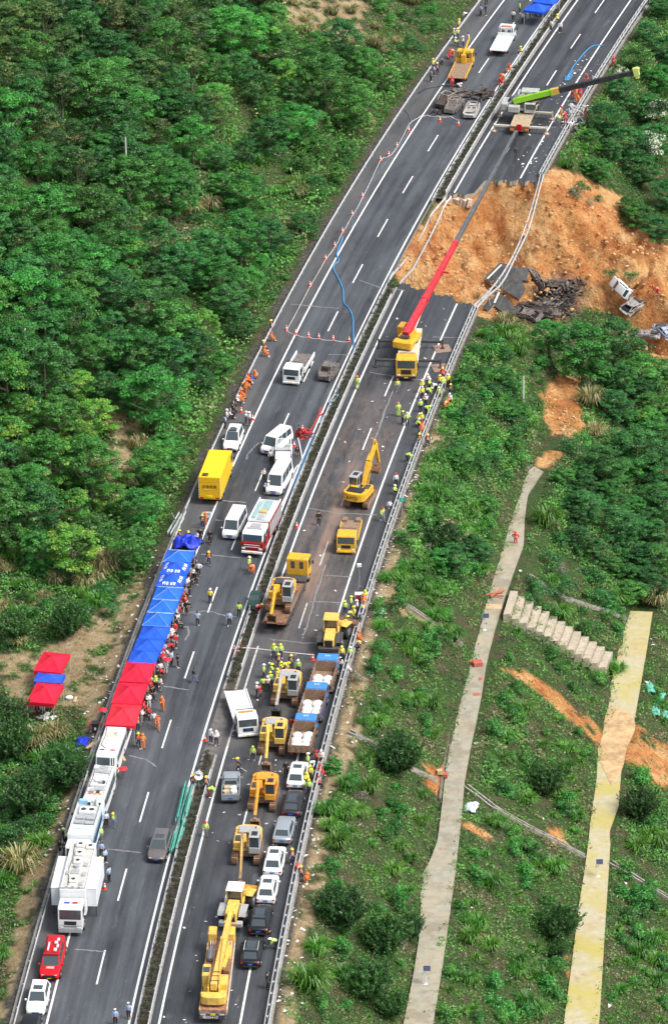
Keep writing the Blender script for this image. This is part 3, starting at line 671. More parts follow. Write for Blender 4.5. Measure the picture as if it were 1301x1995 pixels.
def make_tree(name, seed, rx, rz, th, nl, nleaf, ls, lm, bark, pale=0., lobe=.36, flat=.75, low=.5):
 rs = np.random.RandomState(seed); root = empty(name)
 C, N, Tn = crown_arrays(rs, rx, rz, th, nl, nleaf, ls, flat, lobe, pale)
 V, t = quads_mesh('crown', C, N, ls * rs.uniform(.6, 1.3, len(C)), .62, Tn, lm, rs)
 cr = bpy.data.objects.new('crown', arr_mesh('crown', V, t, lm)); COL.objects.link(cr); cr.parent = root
 tb = MB(); tb.tube([(0, 0, -1.2), (.05, .03, th * .4), (-.08, .05, th * .8), (0, 0, th + rz * .5)], [.22 * rx / 2.5, .17 * rx / 2.5, .11 * rx / 2.5, .04], 7)
 for k in range(6):
  a = rs.rand() * 6.28; z0 = th * rs.uniform(.45, .9); q = rs.uniform(.5, .85)
  tb.tube([(0, 0, z0), (rx * q * .5 * math.cos(a), rx * q * .5 * math.sin(a), z0 + th * .12 + .2), (rx * q * math.cos(a), rx * q * math.sin(a), th + rz * .25)], [.09, .06, .025], 5)
 tb.build('trunk', bark, root)
 return freeze(root)
def make_grass(name, seed, r, h, nb, wd, lm, spread=1.0, upright=.5, dead=0.):
 """tall reed grass: arching blades from one base"""
 rs = np.random.RandomState(seed); Vs = []; Ts = []
 for k in range(nb):
  a = rs.rand() * 6.283; b0 = np.array([math.cos(a), math.sin(a), 0]) * r * .3 * np.sqrt(rs.rand()); a += rs.normal() * .5
  out = r * rs.uniform(.3, 1.) * spread; hh = h * rs.uniform(.55, 1.1); d = np.array([math.cos(a), math.sin(a), 0]); sd = np.array([-math.sin(a), math.cos(a), 0]) * wd
  p0 = b0; p1 = b0 + d * out * .35 + np.array([0, 0, hh * .75]); p2 = b0 + d * out * .75 + np.array([0, 0, hh]); p3 = b0 + d * out * 1.1 + np.array([0, 0, hh * (.62 + upright * .5)])
  t = rs.uniform(.05, 1); dd = 1. if rs.rand() < dead else 0.
  for (q0, q1, w0, w1, tt) in ((p0, p1, 1, 1, -.15), (p1, p2, 1, .8, .05), (p2, p3, .8, .15, .2)):
   Vs.append([q0 - sd * w0, q0 + sd * w0, q1 + sd * w1, q1 - sd * w1]); Ts.append([min(1, max(0, t + tt)), dd])
 V = np.array(Vs).reshape(-1, 3); me = arr_mesh(name, V, np.array(Ts), lm)
 o = bpy.data.objects.new(name, me); COL.objects.link(o); return freeze(o)
def make_conifer(name, seed, r, h, nbr, lm, bark):
 """dark feathery shrub: upswept plumes of needles"""
 rs = np.random.RandomState(seed); Cs, Ns, Ts = [], [], []; root = empty(name); tb = MB(); tb.tube([(0, 0, -.8), (0, 0, h * .6)], [.1, .04], 6)
 for k in range(nbr):
  a = rs.rand() * 6.283; q = rs.uniform(.15, 1.) ** .7; L_ = rs.uniform(.6, 1); tilt = q * 1.15
  d = np.array([math.cos(a) * math.sin(tilt), math.sin(a) * math.sin(tilt), math.cos(tilt)]); base = np.array([0, 0, h * rs.uniform(.05, .45)])
  ln = (r * q * 1.1 + h * .55 * (1 - q)) * L_ + .3; t = rs.uniform(.0, .8)
  m = 34; u = np.linspace(.25, 1, m)
  P = base + d * (u[:, None] * ln) + np.array([0, 0, 1.]) * (u[:, None] ** 2) * ln * .28
  P = P + rs.normal(size=(m, 3)) * (.14 * (1.15 - u))[:, None]
  Cs.append(P); Ns.append(rs.normal(size=(m, 3)) + d * .2); Ts.append(np.stack([np.clip(t + .35 * u - .2 + rs.normal(size=m) * .08, 0, 1), np.zeros(m)], 1))
  if k % 6 == 0: tb.tube([tuple(base), tuple(base + d * ln * .8)], [.05, .02], 5)
 C = np.concatenate(Cs); V, t = quads_mesh('c', C, np.concatenate(Ns), .3 * rs.uniform(.7, 1.2, len(C)), .3, np.concatenate(Ts), lm, rs)
 cr = bpy.data.objects.new('crown', arr_mesh('crown', V, t, lm)); COL.objects.link(cr); cr.parent = root; tb.build('trunk', bark, root)
 return freeze(root)
def make_shrub(name, seed, r, h, n, ls, lm, pale=0.):
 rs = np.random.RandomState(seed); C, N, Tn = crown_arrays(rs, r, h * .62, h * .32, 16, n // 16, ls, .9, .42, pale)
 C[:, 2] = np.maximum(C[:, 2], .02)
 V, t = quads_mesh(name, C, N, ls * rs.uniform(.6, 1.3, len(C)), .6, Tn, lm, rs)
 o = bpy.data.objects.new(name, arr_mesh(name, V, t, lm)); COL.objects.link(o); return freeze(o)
FOREST = [(-60, -80), (545, -80), (600, 60), (690, 110), (800, 140), (775, 225), (712, 312), (652, 400), (596, 510), (545, 615), (482, 735), (440, 800), (410, 860), (360, 950), (330, 1020), (270, 1110), (170, 1110), (60, 1080), (-60, 1070)]
def forest_gap(px, py):
 n = fbm(px / 60., py / 45.)
 gaps = [(620, 30, 110, 60), (250, 870, 45, 95), (690, 20, 80, 50), (370, 600, 40, 60), (330, 440, 80, 50), (420, 420, 100, 40), (520, 350, 90, 60), (60, 380, 60, 60), (480, 240, 40, 60)]
 g = np.zeros(np.shape(px))
 for (a, b, c, d) in gaps: g = np.maximum(g, np.exp(-(((px - a) / c) ** 2 + ((py - b) / d) ** 2)))
 return g + n * .35
def build_vegetation():
 bark = mat('bark', (.16, .13, .1), .9, var=.3, scale=8)
 LG = leaf_mat('leaf_green', (.025, .1, .019), (.115, .42, .068), (.22, .42, .08), hue=.014)
 LD = leaf_mat('leaf_dark', (.019, .078, .022), (.078, .3, .062), (.1, .25, .05), hue=.012)
 LY = leaf_mat('leaf_bright', (.03, .12, .02), (.14, .47, .06), (.3, .5, .07), hue=.02)
 LW = leaf_mat('leaf_blossom', (.018, .06, .018), (.06, .2, .05), (.75, .74, .6), hue=.01)
 GR = leaf_mat('grass_green', (.03, .1, .012), (.13, .36, .04), (.42, .36, .17), hue=.015)
 GD = leaf_mat('grass_dry', (.08, .11, .03), (.26, .28, .09), (.5, .4, .2), hue=.012)
 CN = leaf_mat('needle', (.018, .055, .016), (.085, .22, .05), hue=.01)
 protos = {}
 protos['green'] = [make_tree('broadleaf_tree', 10 + k, 2.9 + .3 * k, 3.1 + .3 * k, 2.6 + .4 * k, 115, 135, .22, LG, bark, lobe=.21, flat=.6) for k in range(3)]
 protos['dark'] = [make_tree('broadleaf_tree', 20 + k, 2.7 + .4 * k, 3.4, 2.8, 105, 130, .21, LD, bark, lobe=.21, flat=.6) for k in range(2)]
 protos['bright'] = [make_tree('broadleaf_tree', 30 + k, 2.5 + .3 * k, 2.8, 3.0, 85, 115, .24, LY, bark, pale=.25, lobe=.24, flat=.45) for k in range(2)]
 protos['olive'] = [make_tree('pine_tree', 40 + k, 2.5, 3.0, 3.6, 60, 130, .22, leaf_mat('leaf_olive', (.026, .075, .018), (.12, .27, .06), (.25, .25, .09), hue=.02), bark, pale=.2, lobe=.3, flat=.45) for k in range(2)]
 protos['blossom'] = [make_tree('flowering_tree', 50, 2.8, 2.2, 4.0, 34, 130, .32, LW, bark, pale=.5)]
 for L_ in protos.values():
  for o in L_: o.location = (0, 0, -500)
 used = set()
 def plant(proto, p, sc, label, cat, group, rz=None, sq=None):
  if proto.name in used: o = copy_tree(proto)
  else: o = proto; used.add(proto.name)
  o.location = p; o.rotation_euler = (0, 0, random.uniform(0, 6.28) if rz is None else rz); o.scale = (sc, sc, sc * (sq or 1)); tag(o, label, cat, group); return o
 rs = np.random.RandomState(11)
 pts = []
 for _ in range(9000):
  px = rs.uniform(-50, 810); py = rs.uniform(-70, 1110)
  if not inpoly([px], [py], FOREST)[0]: continue
  g = float(forest_gap(np.array(px), np.array(py)))
  if g > .5: continue
  rad = 1 / (1 + .0004 * (py)); mind = (49 + 16 * max(g, 0)) * (.86 + .28 * py / 1000)
  if any((px - a) ** 2 + ((py - b) * 1.25) ** 2 < mind ** 2 for a, b, _g in pts): continue
  pts.append((px, py, g))
 pts.sort(key=lambda q: q[1])
 LBL = {'green': ('mid green broad leaved tree in the dense wood on the left slope', 'broad leaved trees of the left slope'), 'dark': ('dark bluish green tree in the dense wood on the left slope', 'dark trees of the left slope'),
   'bright': ('bright yellow green tree standing out in the wood on the left slope', 'bright trees of the left slope'), 'olive': ('thin olive green pine in the upper wood on the left slope', 'thin olive trees of the left slope')}
 nfor = 0
 for (px, py, g) in pts:
  p = T(px, py + 28)
  s_, d_ = to_sd(p.x, p.y); d_ = float(d_[0])
  if d_ > -9.1: continue
  c = vnoise(np.array(px / 130.), np.array(py / 110.)); r = rs.rand()
  if py < 380 and px < 420: k = 'olive' if r < .42 else ('dark' if r < .7 else 'green')
  elif px < 260 and py > 700: k = 'bright' if r < .28 else ('green' if r < .8 else 'dark')
  else: k = 'bright' if r < .04 + .05 * c else ('dark' if r < .32 else 'green')
  pr = protos[k][rs.randint(len(protos[k]))]
  sc = rs.uniform(.72, 1.25) * (.85 if g > .25 else 1)
  sc *= .62 if d_ > -11 else (.8 if d_ > -13 else 1)
  nfor += 1
  if nfor > 296: break
  plant(pr, p, sc, LBL[k][0], 'tree', LBL[k][1], sq=rs.uniform(.85, 1.1))
 one = [('green', 0, 1135, 720, 1.45, 'large dense green tree below the landslide debris', .85), ('dark', 1, 1195, 690, 1.2, 'dark green tree right of the large tree below the landslide', .8), ('green', 1, 1250, 745, 1.0, 'rounded green tree near the right edge below the crushed silver car', .8), ('green', 2, 1070, 665, .7, 'small green tree in front of the burnt debris', .8),
   ('dark', 0, 1195, 800, .8, 'dark tree well right of the bare orange patch', .8),
   ('dark', 1, 1240, 905, 1.2, 'broad dark tree at the right edge below the bare orange patch', .75), ('dark', 0, 1170, 930, 1.1, 'dark tree between the path head and the right edge', .75), ('bright', 0, 1262, 830, .8, 'yellow green tree at the right edge', .8),
   ('dark', 1, 1290, 1000, 1.1, 'dark tree cut by the right edge above the yellow path', .7), ('dark', 0, 1130, 1000, .9, 'dark low tree right of the tall grass beside the path', .7), ('dark', 1, 1200, 1040, 1.0, 'dark tree above the gutter and staircase', .7), ('dark', 0, 1260, 1100, .9, 'dark tree right above the head of the yellow path', .7), ('green', 0, 1280, 960, .6, 'small pale tree at the right edge among dark trees', .7),
   ('dark', 0, 880, 1100, .85, 'dark bush like tree on the bank left of the path', .7), ('dark', 1, 935, 1080, .6, 'small dark tree beside the upper path kerb', .7)]
 for (k, i, px, py, sc, lb, sq) in one: plant(protos[k][i], T(px, py + 20), sc, lb, 'tree', None, sq=sq)
 RT = [([(1070, 740), (1301, 690), (1301, 1180), (1205, 1180), (1110, 1080), (1060, 960)], 46, .42, .8), ([(900, 640), (1060, 650), (1055, 760), (1070, 860), (1000, 905), (860, 920), (850, 780)], 16, .3, .5), ([(820, 1020), (960, 1000), (930, 1130), (850, 1140)], 5, .4, .6), ([(640, 1480), (770, 1500), (760, 1640), (660, 1640)], 4, .25, .4)]
 for (P, n, c0, c1) in RT:
  xs = [q[0] for q in P]; ys = [q[1] for q in P]; got = []; tr = 0
  while len(got) < n and tr < 3000:
   tr += 1; px = rs.uniform(min(xs), max(xs)); py = rs.uniform(min(ys), max(ys))
   if not inpoly([px], [py], P)[0] or any((px - a) ** 2 + (py - b) ** 2 < 26 ** 2 for a, b in got): continue
   p = T(px, py); a_, b_ = soil_masks(np.array([p.x]), np.array([p.y]), np.array([p.z])); d_ = float(to_sd(p.x, p.y)[1][0])
   if a_[0] or d_ < 19 or 26.5 < d_ < 32.5: continue
   if abs(px - 1098) < 68 and 740 < py < 940: continue
   got.append((px, py)); k = 'dark' if rs.rand() < .6 else 'green'; plant(protos[k][rs.randint(2)], p, rs.uniform(c0, c1), 'low bushy %s tree on the right bank' % ('dark green' if k == 'dark' else 'mid green'), 'tree', 'bushy trees on the right bank', sq=rs.uniform(.65, .85))
 up = [(1165, 340, .75), (1180, 250, 1.0), (1210, 190, .85), (1240, 130, .8), (1260, 70, .7), (1290, 20, .75), (1150, 270, .55), (1215, 300, 1.05), (1260, 230, 1.0), (1290, 170, .9), (1250, 350, 1.0), (1275, 290, 1.0), (1240, 430, .8), (1285, 460, .8), (1300, 110, .9), (1225, 410, .6), (1185, 300, .7), (1310, 400, 1.0), (1145, 320, .45)]
 for i, (px, py, sc) in enumerate(up):
  k = 'dark' if i % 3 else 'green'
  plant(protos[k][i % 2], T(px, py + 15), sc, 'dark green tree crowded on the bank right of the far crane', 'tree', 'trees on the bank right of the far crane', sq=.75)
 for i, (px, py, sc, lb) in enumerate([(1285, 262, .95, 'tree with cream white blossom, highest at the right edge'), (1262, 315, .85, 'tree with cream white blossom at the right edge, lower of the two'), (1205, 150, .45, 'small pale flowering tree under the tip of the green crane arm')]):
  plant(protos['blossom'][0], T(px, py + 15), sc, lb, 'tree', None)
 shG = [make_shrub('leafy_shrub', 60 + k, 1.1, 1.3, 900, .2, LG) for k in range(2)]; shD = [make_shrub('leafy_shrub', 70 + k, 1.3, 1.4, 1000, .18, LD) for k in range(2)]; shY = [make_shrub('leafy_shrub', 80, .7, .7, 420, .16, LY, .2)]
 shP = [make_shrub('dry_shrub', 85, 1.1, 1.0, 600, .14, leaf_mat('leaf_grey', (.08, .1, .06), (.3, .33, .24), (.4, .36, .28)), .4)]
 gr = [make_grass('grass_tuft', 90 + k, 1.25, 1.25, 170, .035, GR, upright=.3) for k in range(2)]; gd = [make_grass('dry_grass_tuft', 95, 1.4, 1.5, 200, .03, GD, upright=.2, dead=.35)]
 sg = [make_grass('low_grass_clump', 97, .6, .55, 80, .03, GR, upright=.2)]
 cn = [make_conifer('conifer_shrub', 100 + k, 1.9, 2.3, 190, CN, bark) for k in range(2)]
 for o in shG + shD + shY + shP + gr + gd + cn + sg: o.location = (0, 0, -500)
 def P2(L_, px, py, sc, lb, cat, grp=None, sq=None):
  plant(L_[rs.randint(len(L_))], T(px, py), sc, lb, cat, grp, sq=sq)
 for (px, py, sc, lb) in [(1065, 1025, 1.7, 'large fountain of tall green grass right of the upper path'), (845, 975, 1.5, 'large bright green grass tuft behind the green distance sign'), (792, 1172, 1.0, 'bright green grass tuft beside the earth filled gutter'), (845, 1165, 1.0, 'bright grass tuft on the bank above the earth filled gutter'), (1090, 1205, 1.25, 'green grass tuft above the staircase'),
   (1105, 1570, 1.1, 'green grass tuft left of the yellow path and above the gutter'), (655, 1655, 1.25, 'bright green grass tuft below the roadside tyre'), (600, 1930, 1.9, 'large bright grass clump at the bottom beside the right guardrail'), (620, 1860, 1.2, 'bright grass tuft above the large clump at the bottom'), (640, 1790, 1.0, 'grass tuft below the dark pine shrub near the road'),
   (720, 1545, 1.2, 'fan of bright grass below the dark conifer shrub'), (670, 1535, .9, 'bright grass tuft beside the dirt track'), (700, 1590, .9, 'small bright grass tuft left on the bank'), (1015, 1655, .9, 'grass tuft on the lower slope between the paths'), (1205, 1310, .9, 'grass tuft hugging the yellow path'), (585, 372, 1.6, 'big pale yellow green grass clump beside the far road'),
   (475, 375, 1.3, 'light green grass clump in the gap of the wood'), (985, 660, 1.4, 'tall yellow green grass at the rim of the collapse'), (1015, 690, 1.2, 'tall green grass just below the broken slabs'), (950, 700, 1.3, 'green grass tuft beside the crane and guardrail'), (590, 700, .01, '')]:
  if sc > .1: P2(gr, px, py, sc, lb, 'grass')
 for (px, py, sc, lb) in [(205, 1115, 1.6, 'tall dry plumed grass clump at the edge of the clearing'), (185, 1135, 1.3, 'straw coloured grass clump left of the plumed one'), (40, 1700, 1.7, 'large dry fountain grass beside the bare track at left'), (70, 1460, 1.5, 'pale dry grass clump below the small tent'), (110, 1440, 1.2, 'pale feathery grass right below the small tent'), (1160, 850, 1.1, 'straw grass right of the foot of the bare orange patch'), (1150, 790, 1.5, 'yellowish reed clump right of the bare orange patch'), (1280, 1180, 1.4, 'pale reed clump at the right edge above the yellow path'), (985, 640, 1.3, 'dry yellow grass at the rim of the collapse'), (580, 385, 1.2, 'dry yellow grass clump beside the far road')]: P2(gd, px, py, sc, lb, 'grass')
 for (px, py, sc, lb) in [(775, 1510, 1.55, 'large dark conifer shrub on the bank right of the dump trucks'), (670, 1810, 1.5, 'dark feathery pine shrub on the bank near the bottom'), (750, 1860, 1.45, 'dark green pine shrub beside the bend of the upper path'), (800, 1830, .9, 'small spiky pine leaning over the upper path'), (720, 1950, 1.5, 'olive pine shrub at the bottom of the bank'), (1090, 1835, 1.35, 'dark pine shrub leaning over the yellow path'), (1065, 1550, 1.2, 'dark rounded pine shrub above the long gutter'), (1245, 1600, 1.3, 'dark conifer shrub right of the yellow path'),
   (860, 1080, 1.3, 'dark pine shrub right of the portable lamp'), (135, 1240, 1.3, 'dark green conifer shrub above the clearing'), (30, 1250, 1.2, 'dark shrub at the left edge above the clearing'), (14, 1432, 1.4, 'dark pine shrub at the left edge below the small tent'), (20, 1480, 1.5, 'dark pine shrub below another at the left edge'), (125, 1540, 1.6, 'dark green pine shrub next to the rear of the box truck'), (50, 1590, 1.5, 'pine shrub at the left edge beside the bare track'), (762, 1985, 1.0, 'dark pine shrub at the foot of the upper path'), (1085, 1870, .7, 'small pine beside the yellow path'), (640, 1790, 1.0, 'dark pine shrub nearest the right guardrail')]: P2(cn, px, py, sc, lb, 'shrub')
 ZN = [([(790, 900), (1000, 900), (975, 1030), (930, 1150), (890, 1300), (870, 1450), (790, 1480), (690, 1430), (700, 1300), (745, 1150), (780, 1010)], 78, (shG, gr, gr, shG), 'leafy shrub', 'shrub on the bank between road and upper path'),
   [[(915, 640), (1060, 640), (1060, 780), (1075, 880), (1000, 920), (820, 920), (830, 840), (860, 750), (905, 680)], 46, (shG, shD, shG, gr)],
   [[(640, 1480), (760, 1480), (850, 1560), (830, 1640), (800, 1720), (790, 1900), (760, 1995), (560, 1995), (600, 1850), (630, 1650)], 64, (shG, gr, gr, sg)],
   [[(980, 1210), (1170, 1330), (1160, 1400), (1000, 1310), (950, 1320)], 12, (shG, sg)], [[(1010, 1100), (1230, 1130), (1210, 1210), (1180, 1280), (1020, 1190)], 22, (shD, gr, shG)],
   [[(930, 1400), (1000, 1330), (1150, 1450), (1140, 1640), (1050, 1600), (920, 1520)], 50, (gr, sg, shG, shY)], [[(900, 1560), (1130, 1690), (1110, 1850), (1090, 1995), (860, 1995), (890, 1700)], 84, (sg, gr, shG, sg)],
   [[(1230, 1450), (1301, 1560), (1301, 1995), (1185, 1995), (1195, 1650)], 50, (gr, sg, shG)], [[(1230, 1330), (1301, 1330), (1301, 1420), (1240, 1400)], 7, (shG, sg)],
   [[(0, 1080), (250, 1110), (310, 1100), (220, 1200), (120, 1240), (0, 1260)], 40, (shG, shD, gr, gd)], [[(0, 1390), (60, 1400), (150, 1440), (150, 1540), (110, 1580), (60, 1700), (0, 1880)], 34, (shG, shD, gr, shG)],
   [[(540, -20), (870, -20), (830, 110), (770, 200), (690, 130), (600, 90)], 46, (shG, shD, gd)], [[(300, 380), (620, 280), (680, 330), (560, 560), (480, 500), (320, 520)], 40, (shG, gr, shD)],
   [[(1120, 760), (1301, 700), (1301, 1180), (1200, 1190), (1060, 1080), (1050, 950)], 60, (shD, shD, shG)], [[(180, 800), (320, 830), (320, 1020), (200, 1000)], 12, (shG, gd)],
   [[(1110, 340), (1180, 400), (1130, 385)], 6, (shD, shG)], [[(1090, 300), (1150, 290), (1180, 350), (1080, 330)], 8, (shG, gr)], [[(0, 100), (200, 120), (500, 400), (0, 500)], 30, (shD, shG, gd)]]
 LB = {'leafy_shrub': ('low leafy green shrub growing on the slope', 'shrub', 'leafy shrubs on the slopes'), 'grass_tuft': ('green tuft of tall grass growing among the shrubs', 'grass', 'grass tufts among the shrubs'), 'dry_grass_tuft': ('straw coloured tuft of tall grass among the shrubs', 'grass', 'dry grass tufts'), 'low_grass_clump': ('small low clump of grass on the open slope', 'grass', 'low grass clumps')}
 cnt = {}
 for Z_ in ZN:
  P, n, kinds = (Z_[0], Z_[1], Z_[2]); xs = [q[0] for q in P]; ys = [q[1] for q in P]; k = 0; tr = 0; got = []
  while k < n and tr < 4000:
   tr += 1; px = rs.uniform(min(xs), max(xs)); py = rs.uniform(min(ys), max(ys))
   if not inpoly([px], [py], P)[0]: continue
   if any((px - a) ** 2 + (py - b) ** 2 < 14 ** 2 for a, b in got): continue
   p = T(px, py); a_, b_ = soil_masks(np.array([p.x]), np.array([p.y]), np.array([p.z]))
   if a_[0]: continue
   s_, d_ = to_sd(p.x, p.y); d_ = float(d_[0])
   if 27.4 < d_ < 31.8 or 41.8 < d_ < 47.2 or -8.5 < d_ < 18.2: continue
   k += 1; got.append((px, py)); K = kinds[rs.randint(len(kinds))]; pr = K[rs.randint(len(K))]; nm = pr.name.split('.')[0]
   if cnt.get(nm, 0) >= 295: continue
   cnt[nm] = cnt.get(nm, 0) + 1; L3 = LB[nm]
   plant(pr, p, rs.uniform(.7, 1.55) * (.8 if 'grass' in nm else 1), L3[0], L3[1], L3[2], sq=rs.uniform(.7, 1.))
 for (px, py, sc, lb) in [(640, 1400, .0, ''), (830, 1085, 1.2, 'grey twiggy dry shrub above the dark pine on the bank'), (700, 1330, 1.1, 'pale grey shrub right of the loader'), (705, 1560, .9, 'grey dead brush below the dark conifer'), (1090, 1120, 1.1, 'greyish wispy shrub above the gutter'), (560, 1370, 0, ''), (1150, 400, .9, 'greyish shrub on top of the bare orange scarp'), (1120, 385, 1.2, 'green grey bushes left on the collapsed bank'), (940, 540, 0, '')]:
  if sc > .1: P2(shP, px, py, sc, lb, 'shrub')
 for (px, py, sc, lb) in [(1165, 392, .6, 'round bush alone on the bare upper scarp'), (1190, 540, .8, 'bush left standing on the collapsed soil near the overturned car'), (1230, 545, .8, 'bush right of another on the collapsed soil'), (1125, 380, 1.2, 'wide bush overhanging the orange scarp'), (1260, 425, 1.1, 'bush at the top right rim of the collapse')]: P2(shD, px, py, sc, lb, 'shrub')
 hd = [make_shrub('hedge_bush', 110 + k, .55, .95, 330, .13, leaf_mat('hedge_leaf%d' % k, *([((.02, .035, .016), (.07, .11, .045)), ((.03, .03, .018), (.1, .09, .05))][k]))) for k in range(2)]
 for o in hd: o.location = (0, 0, -500)
 s = -13.0
 while s < 300:
  if not (43.5 < s < 58.5 or 165 < s < 194.5):
   x, y = road_xy(s, 5.1 + rs.uniform(-.12, .12))
   h = hd[rs.randint(2)] if s < 130 or s > 230 else hd[0]
   plant(h, (float(x), float(y), .05), rs.uniform(.75, 1.15), 'small clipped bush in the median hedge between the carriageways', 'bush', 'median hedge bushes')
  s += rs.uniform(1.05, 1.5)
 n = 800000; sv = rs.uniform(-16, 290, n); dv = rs.uniform(-85, 76, n)
 x, y = road_xy(sv, dv); z = height(sv, dv); px, py = PX(x, y, z)
 ok = (px > -260) & (px < 1540) & (py > -90) & (py < 2120) & ((dv < -8.4) | (dv > 17.6)) & ~((dv > 28.5 + .5 * fbm(sv / 2., dv)) & (dv < 30.4)) & ~((dv > 43.2) & (dv < 45.7))
 a_, b_ = soil_masks(x, y, z); ok &= ~(a_ & ((py < 760) | (rs.rand(n) < .8))); ok &= ~(b_ & (rs.rand(n) < .93)); nn = fbm(x / 2.6, y / 2.6) + .5 * fbm(x / 10, y / 10)
 pth = (dv > 17) & (dv < 19.4) & (sv < 128); ok &= ~(pth & (nn < .1)); ok &= (nn + .5 * fbm(x / 1.2 + 9, y / 1.2) > -.2 - .3 * ((dv < -20) | (sv > 115)))
 x, y, z, nn = x[ok], y[ok], z[ok], nn[ok]; m = len(x)
 hump = np.clip(fbm(x / 1.2 + 9, y / 1.2) + .04, 0, .5) * 2.0
 C = np.repeat(np.stack([x, y, z + .05 + hump * rs.rand(m)], 1), 2, axis=0) + rs.normal(size=(2 * m, 3)) * [.2, .2, .08]
 N = rs.normal(size=(2 * m, 3)) * .6 + [0, -.15, .9]
 t = np.clip(np.repeat(fbm(x / 1.7, y / 1.7) * 1.6 + hump * .9, 2) + .34 + rs.normal(size=2 * m) * .16, 0, 1)
 dry = (np.repeat(fbm(x / 5 + 31, y / 5) , 2) + rs.normal(size=2 * m) * .12 > .13) * .8
 V, tt = quads_mesh('g', C, N, rs.uniform(.15, .4, 2 * m), .45, np.stack([t, dry], 1), LG, rs)
 cov = leaf_mat('cover_leaf', (.03, .1, .024), (.19, .5, .08), (.36, .31, .17), hue=.0)
 o = bpy.data.objects.new('ground_cover', arr_mesh('ground_cover', V, tt, cov)); COL.objects.link(o)
 tag(o, 'low creeping weeds and grass covering the slopes on both sides of the road', 'ground cover', kind='stuff')
 sv = rs.uniform(60, 300, 150000); dv = -rs.uniform(8.6, 110, 150000); x, y = road_xy(sv, dv); z = height(sv, dv); qx, qy = PX(x, y, z)
 k = inpoly(qx, qy, [(-420, q[1]) if q[0] < -50 else q for q in FOREST]) & (forest_gap(qx, qy) < .75); x, y, z = x[k], y[k], z[k]; m = len(x)
 top = np.clip(fbm(x / 2.2 + 3, y / 2.2) + .34, 0, .8) * 3.8
 C = np.repeat(np.stack([x, y, z + top * rs.uniform(.4, 1, m)], 1), 2, axis=0) + rs.normal(size=(2 * m, 3)) * [.3, .3, .15]
 t = np.clip(np.repeat(fbm(x / 2.2 + 3, y / 2.2) * 1.4, 2) + .35 + rs.normal(size=2 * m) * .15, 0, 1); dry = (np.repeat(fbm(x / 6 + 61, y / 6), 2) > .12) * (rs.rand(2 * m) < .5) * .8
 und = (x, y, z, top); V, tt = quads_mesh('u', C, rs.normal(size=(2 * m, 3)) * .55 + [0, -.2, .8], rs.uniform(.25, .55, 2 * m), .55, np.stack([t, dry], 1), LG, rs)
 o = bpy.data.objects.new('undergrowth', arr_mesh('undergrowth', V, tt, cov)); COL.objects.link(o)
 tag(o, 'tangled green undergrowth filling the gaps between the trees of the left wood', 'undergrowth', kind='stuff')
 RZ = [[(1062, 745), (1150, 620), (1301, 700), (1330, 1195), (1200, 1190), (1090, 1080), (1050, 950)], [(820, 900), (850, 740), (915, 630), (1060, 635), (1060, 760), (1075, 870), (1010, 905), (960, 1020), (925, 1140), (860, 1180), (800, 1120), (795, 980)], [(1075, 300), (1140, 250), (1230, 60), (1260, -30), (1340, -30), (1340, 480), (1245, 395), (1135, 330)], [(-20, 1075), (240, 1110), (200, 1190), (120, 1240), (-20, 1255)], [(-20, 1390), (60, 1400), (150, 1440), (150, 1540), (90, 1600), (20, 1720), (-20, 1850)], [(920, 1400), (1010, 1400), (1060, 1480), (1030, 1560), (920, 1520)], [(1225, 1480), (1301, 1560), (1301, 1700), (1200, 1640)]]
 sv = np.concatenate([rs.uniform(-12, 150, 260000), rs.uniform(195, 285, 60000)]); dv = np.where(rs.rand(len(sv)) < .8, rs.uniform(17.8, 66, len(sv)), rs.uniform(-40, -9, len(sv))); x, y = road_xy(sv, dv); z = height(sv, dv); qx, qy = PX(x, y, z); k = np.zeros(len(x), bool)
 for P in RZ: k |= inpoly(qx, qy, P)
 a_, b_ = soil_masks(x, y, z); k &= ~a_ & ~b_ & ~((dv > 27.4) & (dv < 31.6)) & ~((dv > 41.8) & (dv < 47)) & (fbm(x / 3.1 + 5, y / 3.1) > -.12); x, y, z = x[k], y[k], z[k]; m = len(x)
 top = np.clip(fbm(x / 1.9 + 3, y / 1.9) + .22, 0, .8) * 2.2; C = np.repeat(np.stack([x, y, z + top * rs.uniform(.4, 1, m)], 1), 2, axis=0) + rs.normal(size=(2 * m, 3)) * [.25, .25, .12]
 t = np.clip(np.repeat(fbm(x / 1.9 + 3, y / 1.9) * 1.6, 2) + .3 + rs.normal(size=2 * m) * .16, 0, 1); dry = (np.repeat(fbm(x / 6 + 61, y / 6), 2) > .16) * (rs.rand(2 * m) < .4) * .8
 V, tt = quads_mesh('u', C, rs.normal(size=(2 * m, 3)) * .55 + [0, -.2, .8], rs.uniform(.2, .45, 2 * m), .5, np.stack([t, dry], 1), LG, rs)
 o = bpy.data.objects.new('undergrowth', arr_mesh('undergrowth', V, tt, cov)); COL.objects.link(o); tag(o, 'knee high tangled weeds thickening the banks on the right and beside the clearing', 'undergrowth', kind='stuff')
 for L_ in list(protos.values()) + [shG, shD, shY, shP, gr, gd, sg, cn, hd]:
  for pr in L_:
   if pr.name not in used:
    for c in KIDS(pr): bpy.data.objects.remove(c)
    bpy.data.objects.remove(pr)
def rail_mats():
 return mat('galvanised', (.52, .54, .55), .45, metal=.25, var=.15, scale=3., dirt=(.28, .24, .2), dirt_amt=.5), mat('rail_post', (.42, .43, .43), .6, metal=.2, var=.2, scale=4., dirt=(.2, .15, .1), dirt_amt=.5)
